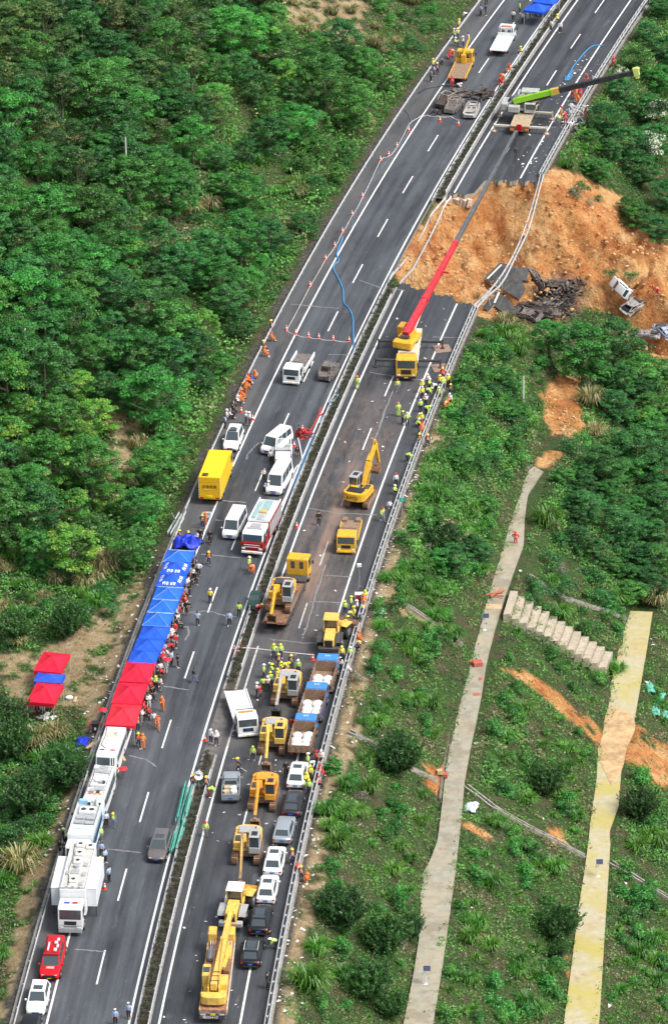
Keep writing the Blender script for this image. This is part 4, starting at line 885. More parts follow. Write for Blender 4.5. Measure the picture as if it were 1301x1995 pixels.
def wbeam(mb, P, side=1, h=.31, z=.0):
 """W-beam swept along points P (rail centre); side = which way the faces bulge"""
 prof = [(-.5, .0), (-.36, .055), (-.2, .055), (0, .0), (.2, .055), (.36, .055), (.5, .0)]
 n = len(P); V = []
 for i, p in enumerate(P):
  d = (P[min(i + 1, n - 1)] - P[max(i - 1, 0)]).normalized(); u = Vector((0, 0, 1)) - d * d.z; u.normalize(); l = d.cross(u) * side
  for (a, b) in prof: V.append(p + u * (a * h) + l * b)
  for (a, b) in reversed(prof): V.append(p + u * (a * h) + l * (b - .02))
 m = 14; Fc = []
 for i in range(n - 1):
  for k in range(m):
   q = (i * m + k, i * m + (k + 1) % m, (i + 1) * m + (k + 1) % m, (i + 1) * m + k); Fc.append(q if side < 0 else tuple(reversed(q)))
 mb.add(V, Fc)
def rd(s, d, z=0.): x, y = road_xy(s, d); return Vector((float(x), float(y), z))
def guardrail(d, s0, s1, side, label, sp=4., zc=.6, double=False, post_drop=.5):
 g, pm = rail_mats(); o0 = rd(s0, d); root = empty('guardrail', o0); tag(root, label, 'guardrail')
 P = [rd(s, d, zc) - o0 for s in np.arange(s0, s1 + .1, 3.)]
 mb = MB(); wbeam(mb, P, side); mb.build('beam', g, root, smooth=0)
 if double:
  P2 = [rd(s, d + .42, zc + .22) - o0 for s in np.arange(s0, s1 + .1, 3.)]
  mb = MB(); mb.tube(P2, .07, 6); mb.build('top_rail', g, root)
  P2 = [rd(s, d + .3, zc - .05) - o0 for s in np.arange(s0, s1 + .1, 3.)]; mb = MB(); wbeam(mb, P2, -side); mb.build('back_beam', g, root, smooth=0)
 post = None; s = s0 + .5
 while s < s1:
  if post is None:
   if double:
    mb = MB(); mb.box(.3, .42, -.06, .06, -post_drop, zc + .25, .01); mb.cyl((.0, 0, zc), (.36, 0, zc), .13, n=10); mb.beam((.36, 0, zc), (.42, 0, zc + .25), .08, .08)
   else:
    mb = MB(); mb.cyl((-side * .08, 0, -.25), (-side * .08, 0, zc + .16), .07, n=8); mb.cyl((-side * .08, 0, zc + .16), (-side * .08, 0, zc + .19), .085, .02, n=8)
   post = mb.build('post', pm, root); c = post
  else: c = post.copy(); COL.objects.link(c)
  c.parent = root; c.location = rd(s, d) - o0; c.rotation_euler = (0, 0, -heading(s)); s += sp
 return root
def hanging(pts, label, name='guardrail', n=24, side=1, posts=6, drop=1.0):
 g, pm = rail_mats(); o0 = pts[0].copy(); root = empty(name, o0); tag(root, label, 'guardrail'); cum = [0]
 for a, b in zip(pts[:-1], pts[1:]): cum.append(cum[-1] + (b - a).length)
 def at_(u): return Vector([np.interp(u, cum, [q[k] for q in pts]) for k in range(3)])
 P = [at_(u) - o0 for u in np.linspace(0, cum[-1], n)]
 mb = MB(); wbeam(mb, P, side, h=.34); mb.build('beam', g, root, smooth=0)
 for k in range(posts):
  p = at_(cum[-1] * (k + .7) / (posts + .4)) - o0; rr = random.Random(k)
  mb = MB(); mb.cyl((0, 0, .3), (rr.uniform(-.25, .35), rr.uniform(-.2, .2), -drop * rr.uniform(.8, 1.5)), .07, n=7); mb.build('post', pm, root).location = p
 return root
def build_rails():
 guardrail(-6.6, -14, 96, 1, 'long galvanised guardrail along the left shoulder from the bottom edge past the canopies', sp=4.)
 guardrail(-6.75, 98, 318, 1, 'long galvanised guardrail along the left shoulder at the foot of the wooded hillside', sp=4.)
 guardrail(4.55, -14, 38, -1, 'median guardrail facing the left carriageway, below the opening with teal rails', sp=4.)
 guardrail(4.55, 60, 168, -1, 'median guardrail facing the left carriageway, from the opening up to the collapse', sp=4.)
 guardrail(4.55, 192, 318, -1, 'median guardrail facing the left carriageway, beyond the collapse', sp=4.)
 guardrail(5.75, -14, 42, 1, 'median guardrail facing the right carriageway, below the opening in the hedge', sp=4.)
 guardrail(5.75, 62, 163.5, 1, 'median guardrail facing the right carriageway, from the opening up to the broken edge', sp=4.)
 guardrail(5.75, 195, 318, 1, 'median guardrail facing the right carriageway, beyond the collapse', sp=4.)
 guardrail(16.45, -14, 74, -1, 'heavy double guardrail along the right shoulder beside the parked cars and trucks', sp=2., double=True)
 guardrail(16.45, 75, 159.5, -1, 'heavy double guardrail along the right shoulder from the loader up to the collapsed edge', sp=2., double=True)
 guardrail(16.45, 204, 318, -1, 'heavy guardrail along the right shoulder beyond the collapse', sp=2., double=True)
 sag = lambda a, b, k, n=12: [a.lerp(b, i / n) - Vector((0, 0, 4 * k * (i / n) * (1 - i / n))) for i in range(n + 1)]
 a, b = rd(159.5, 16.5, .6), rd(204, 16.7, .6); pts = sag(a, b, 2.4)
 for i, p in enumerate(pts): p.x += .7 * math.sin(i / 12 * math.pi)
 hanging(pts, 'twisted guardrail hanging across the void on the right of the collapse', side=-1, posts=9, drop=.8)
 pts2 = [p + Vector((.35, 0, -.35 + .3 * math.sin(i * 1.3))) for i, p in enumerate(pts)]
 hanging(pts2, 'second loose guardrail strip hanging just below the one across the void', side=1, posts=5, drop=1.2)
 A = [G(a, b, z) for a, b, z in ((879, 383, .5), (866, 398, -.1), (856, 424, -.9), (832, 472, -1.3), (804, 524, -.8), (778, 552, .5))]
 B = [G(a, b, z) for a, b, z in ((868, 384, .5), (840, 416, -.1), (820, 460, -.5), (800, 494, -.5), (768, 530, .3), (756, 548, .6))]
 hanging(A, 'median guardrail torn loose and hanging along the orange scarp, right one of two', side=-1, posts=7, drop=1.3)
 hanging(B, 'median guardrail torn loose and hanging along the orange scarp, left one of two', side=1, posts=3, drop=.8)
def tent_canopy(root, w, l, ze, zp, m, trim=None, valance=.28, tz=.02, letters=None):
 """pyramid canopy w (x) by l (y)"""
 mb = MB(); n = 12; V = []; Fc = []
 for i in range(n + 1):
  for j in range(n + 1):
   a = -1 + 2 * i / n; b = -1 + 2 * j / n; q = max(abs(a), abs(b)); zz = ze + (zp - ze) * ((1 - q) ** 1.15) - .05 * (1 - abs(abs(a) - abs(b))) * 0
   V.append((a * w / 2, b * l / 2, zz - .05 * math.sin(q * math.pi) + .025 * math.sin(a * 9 + root.location.y) * math.sin(b * 7 + root.location.x)))
 for i in range(n):
  for j in range(n):
   k = i * (n + 1) + j; a, b, c, d = k, k + n + 1, k + n + 2, k + 1
   if (i < n / 2) == (j < n / 2): Fc += [(a, b, c), (a, c, d)]
   else: Fc += [(a, b, d), (b, c, d)]
 mb.add(V, Fc)
 x, y = w / 2 + .01, l / 2 + .01; z0, z1 = ze - valance, ze + .01
 mb.quadt((-x, -y, z0), (x, -y, z0), (x, -y, z1), (-x, -y, z1), .015); mb.quadt((x, -y, z0), (x, y, z0), (x, y, z1), (x, -y, z1), .015)
 mb.quadt((x, y, z0), (-x, y, z0), (-x, y, z1), (x, y, z1), .015); mb.quadt((-x, y, z0), (-x, -y, z0), (-x, -y, z1), (-x, y, z1), .015)
 c = mb.build('canopy', m, root, smooth=0)
 md = c.modifiers.new('s', 'SOLIDIFY'); md.thickness = .012
 if trim:
  tb = MB()
  for (a, b) in ((-1, -1), (1, -1), (1, 1), (-1, 1)):
   P = [Vector((a * w / 2 * t, b * l / 2 * t, ze + (zp - ze) * ((1 - t) ** 1.15) + .02)) for t in (0, .25, .5, .75, 1)]; tb.tube(P, .014, 4)
  tb.tube([(-x, -y, ze + .02), (x, -y, ze + .02)], .014, 4); tb.tube([(-x, y, ze + .02), (x, y, ze + .02)], .022, 4)
  tb.build('trim', trim, root, smooth=0)
 if letters:
  lb = MB()
  def on(ax, v, du, dv):      # letter block on slope facing direction ax
   for (u0, u1, r0, r1) in v:
    P = []
    for (u, r) in ((u0, r0), (u1, r0), (u1, r1), (u0, r1)):
     t = r; zz = ze + (zp - ze) * ((1 - t) ** 1.15) + .03
     P.append({'f': (u * w / 2, -t * l / 2, zz), 'b': (-u * w / 2, t * l / 2, zz), 'r': (t * w / 2, u * l / 2, zz), 'l': (-t * w / 2, -u * l / 2, zz)}[ax])
    lb.quadt(*P, t=.006)
  blocks = [(-.5, -.44, .83, .6), (-.42, -.3, .62, .58), (-.4, -.28, .72, .67), (-.33, -.3, .83, .6), (-.22, -.08, .83, .78), (-.22, -.19, .8, .6), (-.22, -.08, .63, .59), (-.11, -.08, .8, .6), (-.18, -.1, .72, .68),
     (.08, .24, .83, .79), (.1, .14, .83, .6), (.18, .22, .83, .6), (.08, .24, .7, .66), (.3, .46, .64, .6), (.3, .34, .83, .62), (.42, .46, .83, .62), (.3, .46, .74, .7), (.3, .46, .83, .8)]
  for ax in 'frbl': on(ax, blocks, 0, 0)
  lb.build('lettering', letters, root, smooth=0)
 pm = mat('tent_pole', (.7, .7, .7), .4, metal=.3)
 for (a, b) in ((-1, -1), (1, -1), (1, 1), (-1, 1)):
  MB().box(-.025, .025, -.025, .025, 0, ze + .0).build('pole', pm, root, smooth=0).location = (a * (w / 2 - .05), b * (l / 2 - .05), 0)
def build_tents():
 blue = mat('tent_blue', (.01, .09, .62), .55, var=.1, scale=1.); lblue = mat('tent_light_blue', (.012, .125, .62), .55, var=.15, scale=1.)
 red = mat('tent_red', (.68, .006, .035), .55, var=.08, scale=1.); lred = mat('tent_bright_red', (.74, .02, .04), .5, var=.08); tr = mat('tent_trim', (.5, .6, .8), .5); wl = mat('tent_letter_white', (.85, .87, .9), .6)
 dred = mat('tent_trim_red', (.45, .01, .03), .5); dblue = mat('tent_trim_blue', (.01, .07, .5), .5)
 ys = [1081.5, 1105, 1128.5, 1153.5, 1178.5, 1205, 1230.5, 1255, 1278.5]
 rowx = lambda y: np.interp(y, [1075, 1150, 1200, 1250, 1290, 1340, 1390], [350, 328, 310, 292, 275, 254, 239])
 ls = [2.95] * 9
 nm = ['light blue canopy with white piping, farthest of the long row beside the crumpled tarpaulin', 'blue canopy with white writing, farther of the two lettered ones', 'blue canopy with white writing, nearer of the two lettered ones', 'light blue canopy with white piping just below the two lettered ones', 'light blue canopy with white piping, second below the lettered ones',
   'light blue canopy with a tall white piped peak, third below the lettered ones', 'plain blue canopy, highest of the three without piping', 'plain blue canopy in the middle of the three without piping', 'plain blue canopy touching the first red one']
 for k, y in enumerate(ys):
  p = G(rowx(y), y, 2.4); s_, d_ = to_sd(p.x, p.y); rz = -heading(float(s_[0])); root = empty('canopy_tent', (p.x + .06 * math.sin(k * 2.3), p.y, .03 * math.sin(k * 1.7) + .03), rz + .015 * math.sin(k * 3.1)); tag(root, nm[k], 'tent', 'canopy tents in the long row on the left shoulder')
  tent_canopy(root, 2.9 if k else 3.0, 2.98, 2.2 + .012 * (k % 2), 2.95 + .1 * (k == 5), lblue if k in (0, 3, 4, 5) else blue, tr if k in (0, 3, 4, 5) else dblue, letters=wl if k in (1, 2) else None)
 for k, (y, lb) in enumerate([(1307, 'deep red canopy touching the blue ones'), (1349, 'deep red canopy in the middle of the three red ones of the row'), (1391, 'lighter red canopy at the near end of the row, above the minibus')]):
  p = G(rowx(y) + (1 if k else 0), y, 2.4); s_, d_ = to_sd(p.x, p.y); rz = -heading(float(s_[0])); root = empty('canopy_tent', (p.x, p.y, 0), rz); tag(root, lb, 'tent', 'canopy tents in the long row on the left shoulder')
  tent_canopy(root, 3.05, 4.45, 2.25, 3.05, lred if k == 2 else red, dred, valance=.3)
 for (x, y, l, m, lb, t) in [(101, 1287, 4.2, red, 'red canopy farthest of the three in the clearing', dred), (96, 1317, 2.0, blue, 'narrow blue canopy between two red ones in the clearing', dred), (88, 1347, 4.2, red, 'red canopy nearest of the three in the clearing, people beneath it', dred)]:
  g = T(x, y); q = G(x, y, g.z + 2.5); root = empty('canopy_tent', (q.x, q.y, g.z + .05), -.2); tag(root, lb, 'tent', 'canopy tents in the clearing')
  tent_canopy(root, 2.9, l, 2.2, 2.95 if l > 3 else 2.7, m, t, valance=.4)
 for (x, y, lb) in [(1046, 12, 'blue canopy in the median lane at the top of the picture'), (1064, -4, 'blue canopy cut by the top edge behind another')]:
  q = G(x, y, 2.4); s_, d_ = to_sd(q.x, q.y); root = empty('canopy_tent', (q.x, q.y, 0), -heading(float(s_[0])) - .12); tag(root, lb, 'tent', 'blue canopies at the top'); tent_canopy(root, 3.0, 3.0, 2.2, 2.95, blue, dblue, valance=.3)
def VM():
 d = dict(glass=mat('car_glass', (.045, .062, .07), .08, var=.05, spec=1.), tyre=mat('tyre', (.02, .02, .02), .85), rim=mat('rim', (.35, .35, .36), .35, metal=.7), blk=mat('black_plastic', (.025, .025, .027), .6),
    white=mat('white_paint', (.78, .79, .79), .25, var=.03, dirt=(.5, .48, .44), dirt_amt=.18), chrome=mat('chrome', (.6, .6, .6), .2, metal=.9), lamp=mat('lamp_glass', (.75, .77, .8), .12, spec=.8), tail=mat('tail_lamp', (.42, .012, .01), .2), amber=mat('amber_lamp', (.7, .22, .02), .25),
    plate_b=mat('blue_plate', (.03, .12, .5), .5), plate_y=mat('yellow_plate', (.8, .58, .03), .5), yel=mat('machine_yellow', (.72, .4, .025), .5, var=.14, scale=2.5, dirt=(.25, .16, .09), dirt_amt=.6), yel2=mat('machine_lemon', (.74, .47, .09), .5, var=.14, scale=2.5, dirt=(.3, .22, .14), dirt_amt=.65),
    oran=mat('machine_orange', (.72, .31, .03), .5, var=.14, scale=2.5, dirt=(.26, .17, .1), dirt_amt=.6), rust=mat('rusty_steel', (.2, .1, .055), .85, var=.4, scale=5., dirt=(.35, .25, .17), dirt_amt=.6), mud=mat('muddy_steel', (.27, .18, .12), .9, var=.35, scale=5., dirt=(.1, .08, .06), dirt_amt=.6),
    grey=mat('grey_paint', (.36, .37, .38), .5, var=.15, dirt=(.2, .16, .12), dirt_amt=.3), dk=mat('dark_steel', (.05, .05, .055), .55, var=.2, dirt=(.2, .15, .1), dirt_amt=.4), ash=mat('burnt_metal', (.085, .07, .062), .85, var=.6, scale=4., dirt=(.03, .02, .018), dirt_amt=.9, bump=.6), ash2=mat('burnt_light', (.17, .155, .145), .85, var=.5, scale=5., dirt=(.07, .04, .03), dirt_amt=.9, bump=.6))
 return d
V_ = {}
def wheel(root, x, y, r, w, V, name='wheel', dual=False):
 t = MB(); s = 1 if x > 0 else -1
 P = [(r * .55, -w / 2), (r * .93, -w / 2), (r, -w * .36), (r, w * .36), (r * .93, w / 2), (r * .55, w / 2)]; n = 16; rings = []
 for (rr, o) in P: rings.append([(o, rr * math.cos(2 * math.pi * k / n), rr * math.sin(2 * math.pi * k / n)) for k in range(n)])
 t.loft(rings, caps=True); wo = t.build('tyre' if name != 'wheel' else 'wheel', V['tyre'], root, smooth=40); wo.location = (x, y, r)
 h = MB(); h.cyl((s * w * .3, 0, 0), (s * (w / 2 + .012), 0, 0), r * .6, r * .52, 12); h.cyl((s * w / 2, 0, 0), (s * (w / 2 + .05), 0, 0), r * .16, r * .14, 8); h.build('rim', V['rim'], wo, smooth=30)
 return wo
def lerp3(a, b, t): return tuple(a[i] + (b[i] - a[i]) * t for i in range(3))
def pane(mb, q, m0=.08, m1=None, m2=None, m3=None, t=.012):
 """inset pane on the quad q (outward normal by order), margins left,right,bottom,top as fractions"""
 m1 = m0 if m1 is None else m1; m2 = m0 if m2 is None else m2; m3 = m0 if m3 is None else m3; a, b, c, d = q
 def P(u, v): return lerp3(lerp3(a, b, u), lerp3(d, c, u), v)
 mb.quadt(P(m0, m2), P(1 - m1, m2), P(1 - m1, 1 - m3), P(m0, 1 - m3), t)
def car(label, cat, L=4.7, W=1.86, H=1.72, col=None, kind='suv', roof=None, rails=None, sunroof=True, group=None, plate='plate_b', dark_roof=False, bed=False, name=None):
 V = V_; root = empty(name or {'suv': 'suv', 'van': 'minivan', 'pickup': 'pickup_truck', 'mpv': 'estate_car'}[kind]); tag(root, label, cat, group)
 hw = W / 2; zb = .95 if kind != 'van' else 1.05; yf, yr = L / 2, -L / 2
 hood = {'suv': .98, 'mpv': .88, 'pickup': 1.0, 'van': 1.05}[kind]; nose = hood - .12
 if kind == 'van': st = [(yr, hw * .93, .38, zb), (yr + .12, hw * .98, .28, zb + .05), (yr + .6, hw, .25, zb + .05), (yf - 1.1, hw, .25, zb + .03), (yf - .5, hw * .98, .26, hood), (yf - .15, hw * .93, .28, hood - .12), (yf, hw * .82, .36, hood - .32)]
 else: st = [(yr, hw * .88, .4, zb - .1), (yr + .14, hw * .97, .3, zb), (yr + .8, hw, .24, zb + .03), (0, hw, .22, zb + .02), (yf - 1.35, hw * .99, .23, hood + .02), (yf - .55, hw * .97, .25, hood - .03), (yf - .14, hw * .88, .28, nose), (yf, hw * .74, .36, nose - .2)]
 rings = []
 for (y, w_, z0, z1) in st: rings.append([(-w_ * .9, y, z0), (w_ * .9, y, z0), (w_, y, z0 + .16), (w_, y, z1 - .24), (w_ * .97, y, z1 - .06), (w_ * .86, y, z1), (0, y, z1 + .025), (-w_ * .86, y, z1), (-w_ * .97, y, z1 - .06), (-w_, y, z1 - .24), (-w_, y, z0 + .16)])
 b = MB(); b.loft([list(reversed(r)) for r in rings])
 wb = hw * .9; wr = hw * (.74 if kind != 'van' else .8)
 if kind == 'suv': c = (yr + .22, yr + .75, yf - 2.05, yf - 1.3)
 elif kind == 'mpv': c = (yr + .12, yr + .62, yf - 2.15, yf - 1.25)
 elif kind == 'van': c = (yr + .04, yr + .22, yf - 1.25, yf - .62)
 else: c = (yr + 1.75, yr + 1.95, yf - 2.2, yf - 1.4)
 zt = H - .04; ys0, ys1, ys2, ys3 = c; zc = zb - .02
 B = [(-wb, ys0, zc), (wb, ys0, zc), (wb, ys3, zc), (-wb, ys3, zc)]; Tt = [(-wr, ys1, zt - .03), (wr, ys1, zt - .03), (wr, ys2, zt), (-wr, ys2, zt)]
 b.add(B + Tt, [(0, 1, 5, 4), (1, 2, 6, 5), (2, 3, 7, 6), (3, 0, 4, 7)])
 b.loft([[(-wr, ys1, zt - .03), (wr, ys1, zt - .03), (wr, ys2, zt), (-wr, ys2, zt)], [(-wr * .93, ys1 + .06, zt + .03), (wr * .93, ys1 + .06, zt + .03), (wr * .93, ys2 - .1, zt + .045), (-wr * .93, ys2 - .1, zt + .045)]], caps=True)
 if kind == 'pickup' and bed:
  pass
 body = b.build('body', col, root, smooth=50); md = body.modifiers.new('b', 'BEVEL'); md.width = .035; md.segments = 2; md.limit_method = 'ANGLE'; md.angle_limit = R(28)
 g = MB(); pane(g, (B[2], B[3], Tt[3], Tt[2]), .06, .06, .06, .05); g.build('windscreen', V['glass'], root, smooth=0)
 g = MB(); pane(g, (B[0], B[1], Tt[1], Tt[0]), .1, .1, .22, .08); g.build('rear_window', V['glass'], root, smooth=0)
 for (q, sgn) in (((B[1], B[2], Tt[2], Tt[1]), 1), ((B[3], B[0], Tt[0], Tt[3]), -1)):
  g = MB(); n = 3 if kind != 'pickup' else 2
  for k in range(n):
   u0 = .07 + .88 * k / n; u1 = .07 + .88 * (k + 1) / n - .03; a, b_, c_, d_ = q
   def P(u, v): return lerp3(lerp3(a, b_, u), lerp3(d_, c_, u), v)
   g.quadt(P(u0, .16), P(u1, .16), P(u1, .92), P(u0, .92), .012)
  g.build('side_window', V['glass'], root, smooth=0)
 rz_ = zt + .048
 if sunroof: MB().box(-wr * .62, wr * .62, ys2 - (1.5 if dark_roof else .95), ys2 - .22, rz_ - .02, rz_ + .006, .003).build('sunroof', V['glass'], root, smooth=0)
 if dark_roof: MB().box(-wr * .8, wr * .8, ys1 + .12, ys2 - 1.55, rz_ - .02, rz_ + .004, .003).build('roof_panel', V['glass'], root, smooth=0)
 if rails:
  for s in (-1, 1):
   m = MB(); m.tube([(s * wr * .9, ys1 + .15, rz_ - .02), (s * wr * .92, ys1 + .3, rz_ + .05), (s * wr * .92, ys2 - .35, rz_ + .05), (s * wr * .9, ys2 - .2, rz_ - .02)], .022, 5); m.build('roof_rail', rails, root)
 for s in (-1, 1):
  MB().box(s * hw * .58 - .16, s * hw * .58 + .16, yf - .2, yf - .06, nose - .2, nose - .07, .03).build('headlight', V['lamp'], root)
  MB().box(s * hw * .8 - .13, s * hw * .8 + .13, yr - .005, yr + .1, zb - .28, zb - .1, .03).build('taillight', V['tail'], root)
  m = MB(); m.box(s * (hw + .1) - .1, s * (hw + .1) + .1, ys3 - .35, ys3 - .2, zb, zb + .16, .03); m.build('wing_mirror', col, root)
 MB().box(-hw * .36, hw * .36, yf - .05, yf + .012, nose - .36, nose - .2, .02).build('grille', V['blk'], root)
 MB().box(-hw * .8, hw * .8, yr - .03, yr + .05, .34, .5, .02).build('rear_bumper', V['blk'] if kind != 'van' else col, root)
 MB().box(-.22, .22, yr - .045, yr - .02, .62, .75).build('number_plate', V[plate], root, smooth=0)
 MB().box(-.22, .22, yf + .01, yf + .03, .42, .55).build('number_plate', V[plate], root, smooth=0)
 r = .36 if kind != 'van' else .34
 for s in (-1, 1):
  for y in (yf - .85, yr + .85): wheel(root, s * (hw - .1), y, r, .24, V)
  for y in (yf - .85, yr + .85): MB().tube([(s * (hw + .004), y + (r + .07) * math.cos(a), r + (r + .07) * math.sin(a)) for a in np.linspace(0, math.pi, 9)], .035, 4).build('wheel_arch', V['blk'], root)
 return root
def park(o, px, py, face='away', L=None, rz=None, z=0., off=0.):
 """px,py: where the near end touches the road in the middle of the vehicle; off turns it off the road direction (degrees)"""
 p = G(px, py, z); s_, d_ = to_sd(p.x, p.y); h = heading(float(s_[0])) + R(off); L = L or o.get('len', 4.7)
 c = Vector((p.x + math.sin(h) * L / 2, p.y + math.cos(h) * L / 2, z)); a = -h + (0 if face == 'away' else math.pi)
 return put(o, c, a)
def text_part(txt, size, m, parent, loc, rot, name='lettering', ext=.008):
 cu = bpy.data.curves.new('t', 'FONT'); cu.body = txt; cu.size = size; cu.extrude = ext; cu.align_x = 'CENTER'; cu.align_y = 'CENTER'
 t = bpy.data.objects.new('t', cu); COL.objects.link(t); bpy.context.view_layer.update()
 me = bpy.data.meshes.new_from_object(t.evaluated_get(bpy.context.evaluated_depsgraph_get())); bpy.data.objects.remove(t)
 me.materials.clear(); me.materials.append(m); o = bpy.data.objects.new(name, me); COL.objects.link(o); o.parent = parent; o.location = loc; o.rotation_euler = rot; return o
def build_cars():
 W = V_['white']; blk = mat('black_paint', (.012, .012, .014), .18, var=.05, spec=.6); sil = mat('silver_paint', (.42, .47, .5), .28, metal=.5, var=.03); dg = mat('dark_plum_paint', (.035, .028, .033), .22, var=.05); gy = mat('taupe_paint', (.19, .17, .17), .28, metal=.4, var=.03); red = mat('fire_red_paint', (.58, .008, .015), .25, var=.04)
 ch = V_['chrome']; G_ = 'cars parked along the right shoulder'
 park(car('white suv with a large black sunroof, first behind the dump trucks', 'car', 4.75, 1.9, 1.75, W, rails=W, group=G_), 575, 1543, L=4.75)
 park(car('dark plum suv with a black roof, between the white and the silver one', 'car', 4.7, 1.88, 1.66, dg, dark_roof=True, group=G_, rails=V_['blk']), 566, 1599, L=4.7)
 park(car('silver blue suv on the right shoulder with the white line running under it', 'car', 4.7, 1.9, 1.68, sil, sunroof=False, group=G_), 548, 1651, L=4.7, off=1)
 park(car('white suv with dark roof rails, just behind the silver one', 'car', 4.85, 1.92, 1.8, W, rails=V_['blk'], group=G_), 530, 1713, L=4.85)
 park(car('white suv ahead of the first black one, glass slit on its roof', 'car', 4.7, 1.88, 1.7, W, rails=V_['blk'], group=G_, sunroof=True), 517, 1768, L=4.7)
 park(car('black suv with glass roof, first behind the white ones', 'car', 4.8, 1.92, 1.75, blk, dark_roof=True, group=G_), 503, 1828, L=4.8)
 park(car('black suv with bright roof rails, last of the queue on the right shoulder', 'car', 4.8, 1.9, 1.74, blk, rails=mat('bright_rail', (.8, .8, .8), .3), dark_roof=True, group=G_), 487, 1892, L=4.8)
 park(car('white suv facing the camera behind the red pickup', 'car', 4.8, 1.9, 1.72, W, rails=ch), 69, 1985, 'near', L=4.8, off=-1)
 park(car('black car with a white bonnet edge cut by the bottom left corner', 'car', 4.7, 1.85, 1.5, blk, sunroof=False), 52, 2048, 'near', L=4.7)
 park(car('taupe estate car driving alone in the inner lane of the left carriageway', 'car', 4.95, 1.88, 1.6, gy, kind='mpv'), 304, 1684, 'near', L=4.9, off=1)
 p = car('red rescue pickup with a loaded roof rack', 'pickup', 5.9, 2.0, 1.9, red, kind='suv', sunroof=False, name='pickup_truck', plate='plate_y'); yr = -2.95
 MB().box(-.85, .85, -2.75, -1.6, .9, 1.75, .1).build('canopy', red, p)
 rk = MB()
 for x in (-.62, .62): rk.tube([(x, -1.9, 1.99), (x, .8, 1.99)], .025, 4)
 for y in (-1.9, -1, -.1, .8): rk.tube([(-.62, y, 1.99), (.62, y, 1.99)], .02, 4)
 rk.build('roof_rack', V_['blk'], p)
 for (x, y, a, b) in ((-.35, .45, .28, .22), (-.5, -.2, .2, .25), (-.3, -.8, .3, .22), (.35, -.1, .14, .7), (-.45, -1.35, .25, .2)): MB().box(x - a / 2, x + a / 2, y - b, y + b, 1.99, 2.14, .02).build('rack_box', mat('pale_box', (.65, .66, .68), .5), p)
 MB().box(-.75, .75, .95, 1.1, 1.84, 1.98, .03).build('light_bar', V_['tail'], p); text_part('消防', .42, V_['white'], p, (0, 2.0, 1.03), (0, 0, math.pi))
 MB().box(-.6, .6, 2.9, 2.99, .5, .78, .02).build('front_grille', V_['blk'], p)
 park(p, 96, 1915, 'near', L=5.9, off=-1)
 p = car('silver double cab pickup with cardboard boxes in its bed', 'pickup', 5.3, 1.88, 1.78, sil, kind='pickup', sunroof=False)
 b = MB(); b.box(-.8, .8, -2.55, -.85, .97, .985).build('bed_floor', V_['blk'], p)
 b = MB(); b.box(-.9, -.82, -2.6, -.85, .8, 1.2, .02); b.box(.82, .9, -2.6, -.85, .8, 1.2, .02); b.box(-.9, .9, -2.66, -2.58, .55, 1.2, .02); b.box(-.9, .9, -.85, -.78, .8, 1.25, .02); b.build('bed_side', sil, p)
 b = MB(); b.tube([(-.75, -.72, 1.2), (-.7, -.7, 1.86), (.7, -.7, 1.86), (.75, -.72, 1.2)], .035, 6); b.build('roll_bar', V_['blk'], p)
 park(p, 449, 1568, 'away', L=5.3, off=-6)
 kr = mat('cardboard', (.5, .38, .25), .85); wht = mat('foam_box', (.75, .74, .7), .7)
 for k, (x, y, z, m, lb) in enumerate([(-.35, -1.25, 0, kr, 'brown cardboard box in the bed of the silver pickup, farthest'), (.3, -1.3, 0, wht, 'pale box beside the brown one in the silver pickup'), (.35, -2.0, 0, wht, 'pale box at the tailgate of the silver pickup'), (-.45, -2.05, 0, kr, 'cardboard box at the tailgate of the silver pickup')]):
  o = MB().box(-.3, .3, -.25, .25, 0, .3, .02).build('box', m); l = p.matrix_basis @ Vector((x, y, .99)); put(o, l, p.rotation_euler.z + .2 * k); tag(o, lb, 'box', 'boxes in the silver pickup')
 Vn = 'vans between the lanes of the left carriageway'
 v1 = park(car('white passenger van facing the camera beside the fire engine', 'van', 5.3, 1.9, 2.1, W, kind='van', sunroof=False), 447, 1054, 'near', L=5.3, off=3)
 v2 = park(car('white minivan slewed across the lane next to the stake truck', 'van', 5.0, 1.88, 2.05, W, kind='van', sunroof=False), 519, 889, 'near', L=5.0, off=18)
 v3 = park(car('long white van squeezed between the stake truck and the fire engine', 'van', 5.9, 2.0, 2.3, W, kind='van', sunroof=False), 532, 968, 'near', L=5.9, off=4)
 v4 = park(car('white police suv with roof light in front of the yellow box truck', 'car', 4.9, 1.92, 1.9, W, kind='suv', sunroof=True, rails=V_['blk']), 448, 884, 'near', L=5.2, off=-2)
 MB().box(-.5, .5, .3, .5, 1.94, 2.08, .03).build('light_bar', V_['dk'], v4); MB().box(-.25, .25, -.9, -.5, 1.94, 2.05, .05).build('roof_unit', V_['white'], v4)
 for v in (v1, v3): MB().box(-.35, .35, -.9, .1, v['h'] if 'h' in v else (2.12 if v is v1 else 2.32), (2.16 if v is v1 else 2.38), .04).build('roof_vent', W, v)
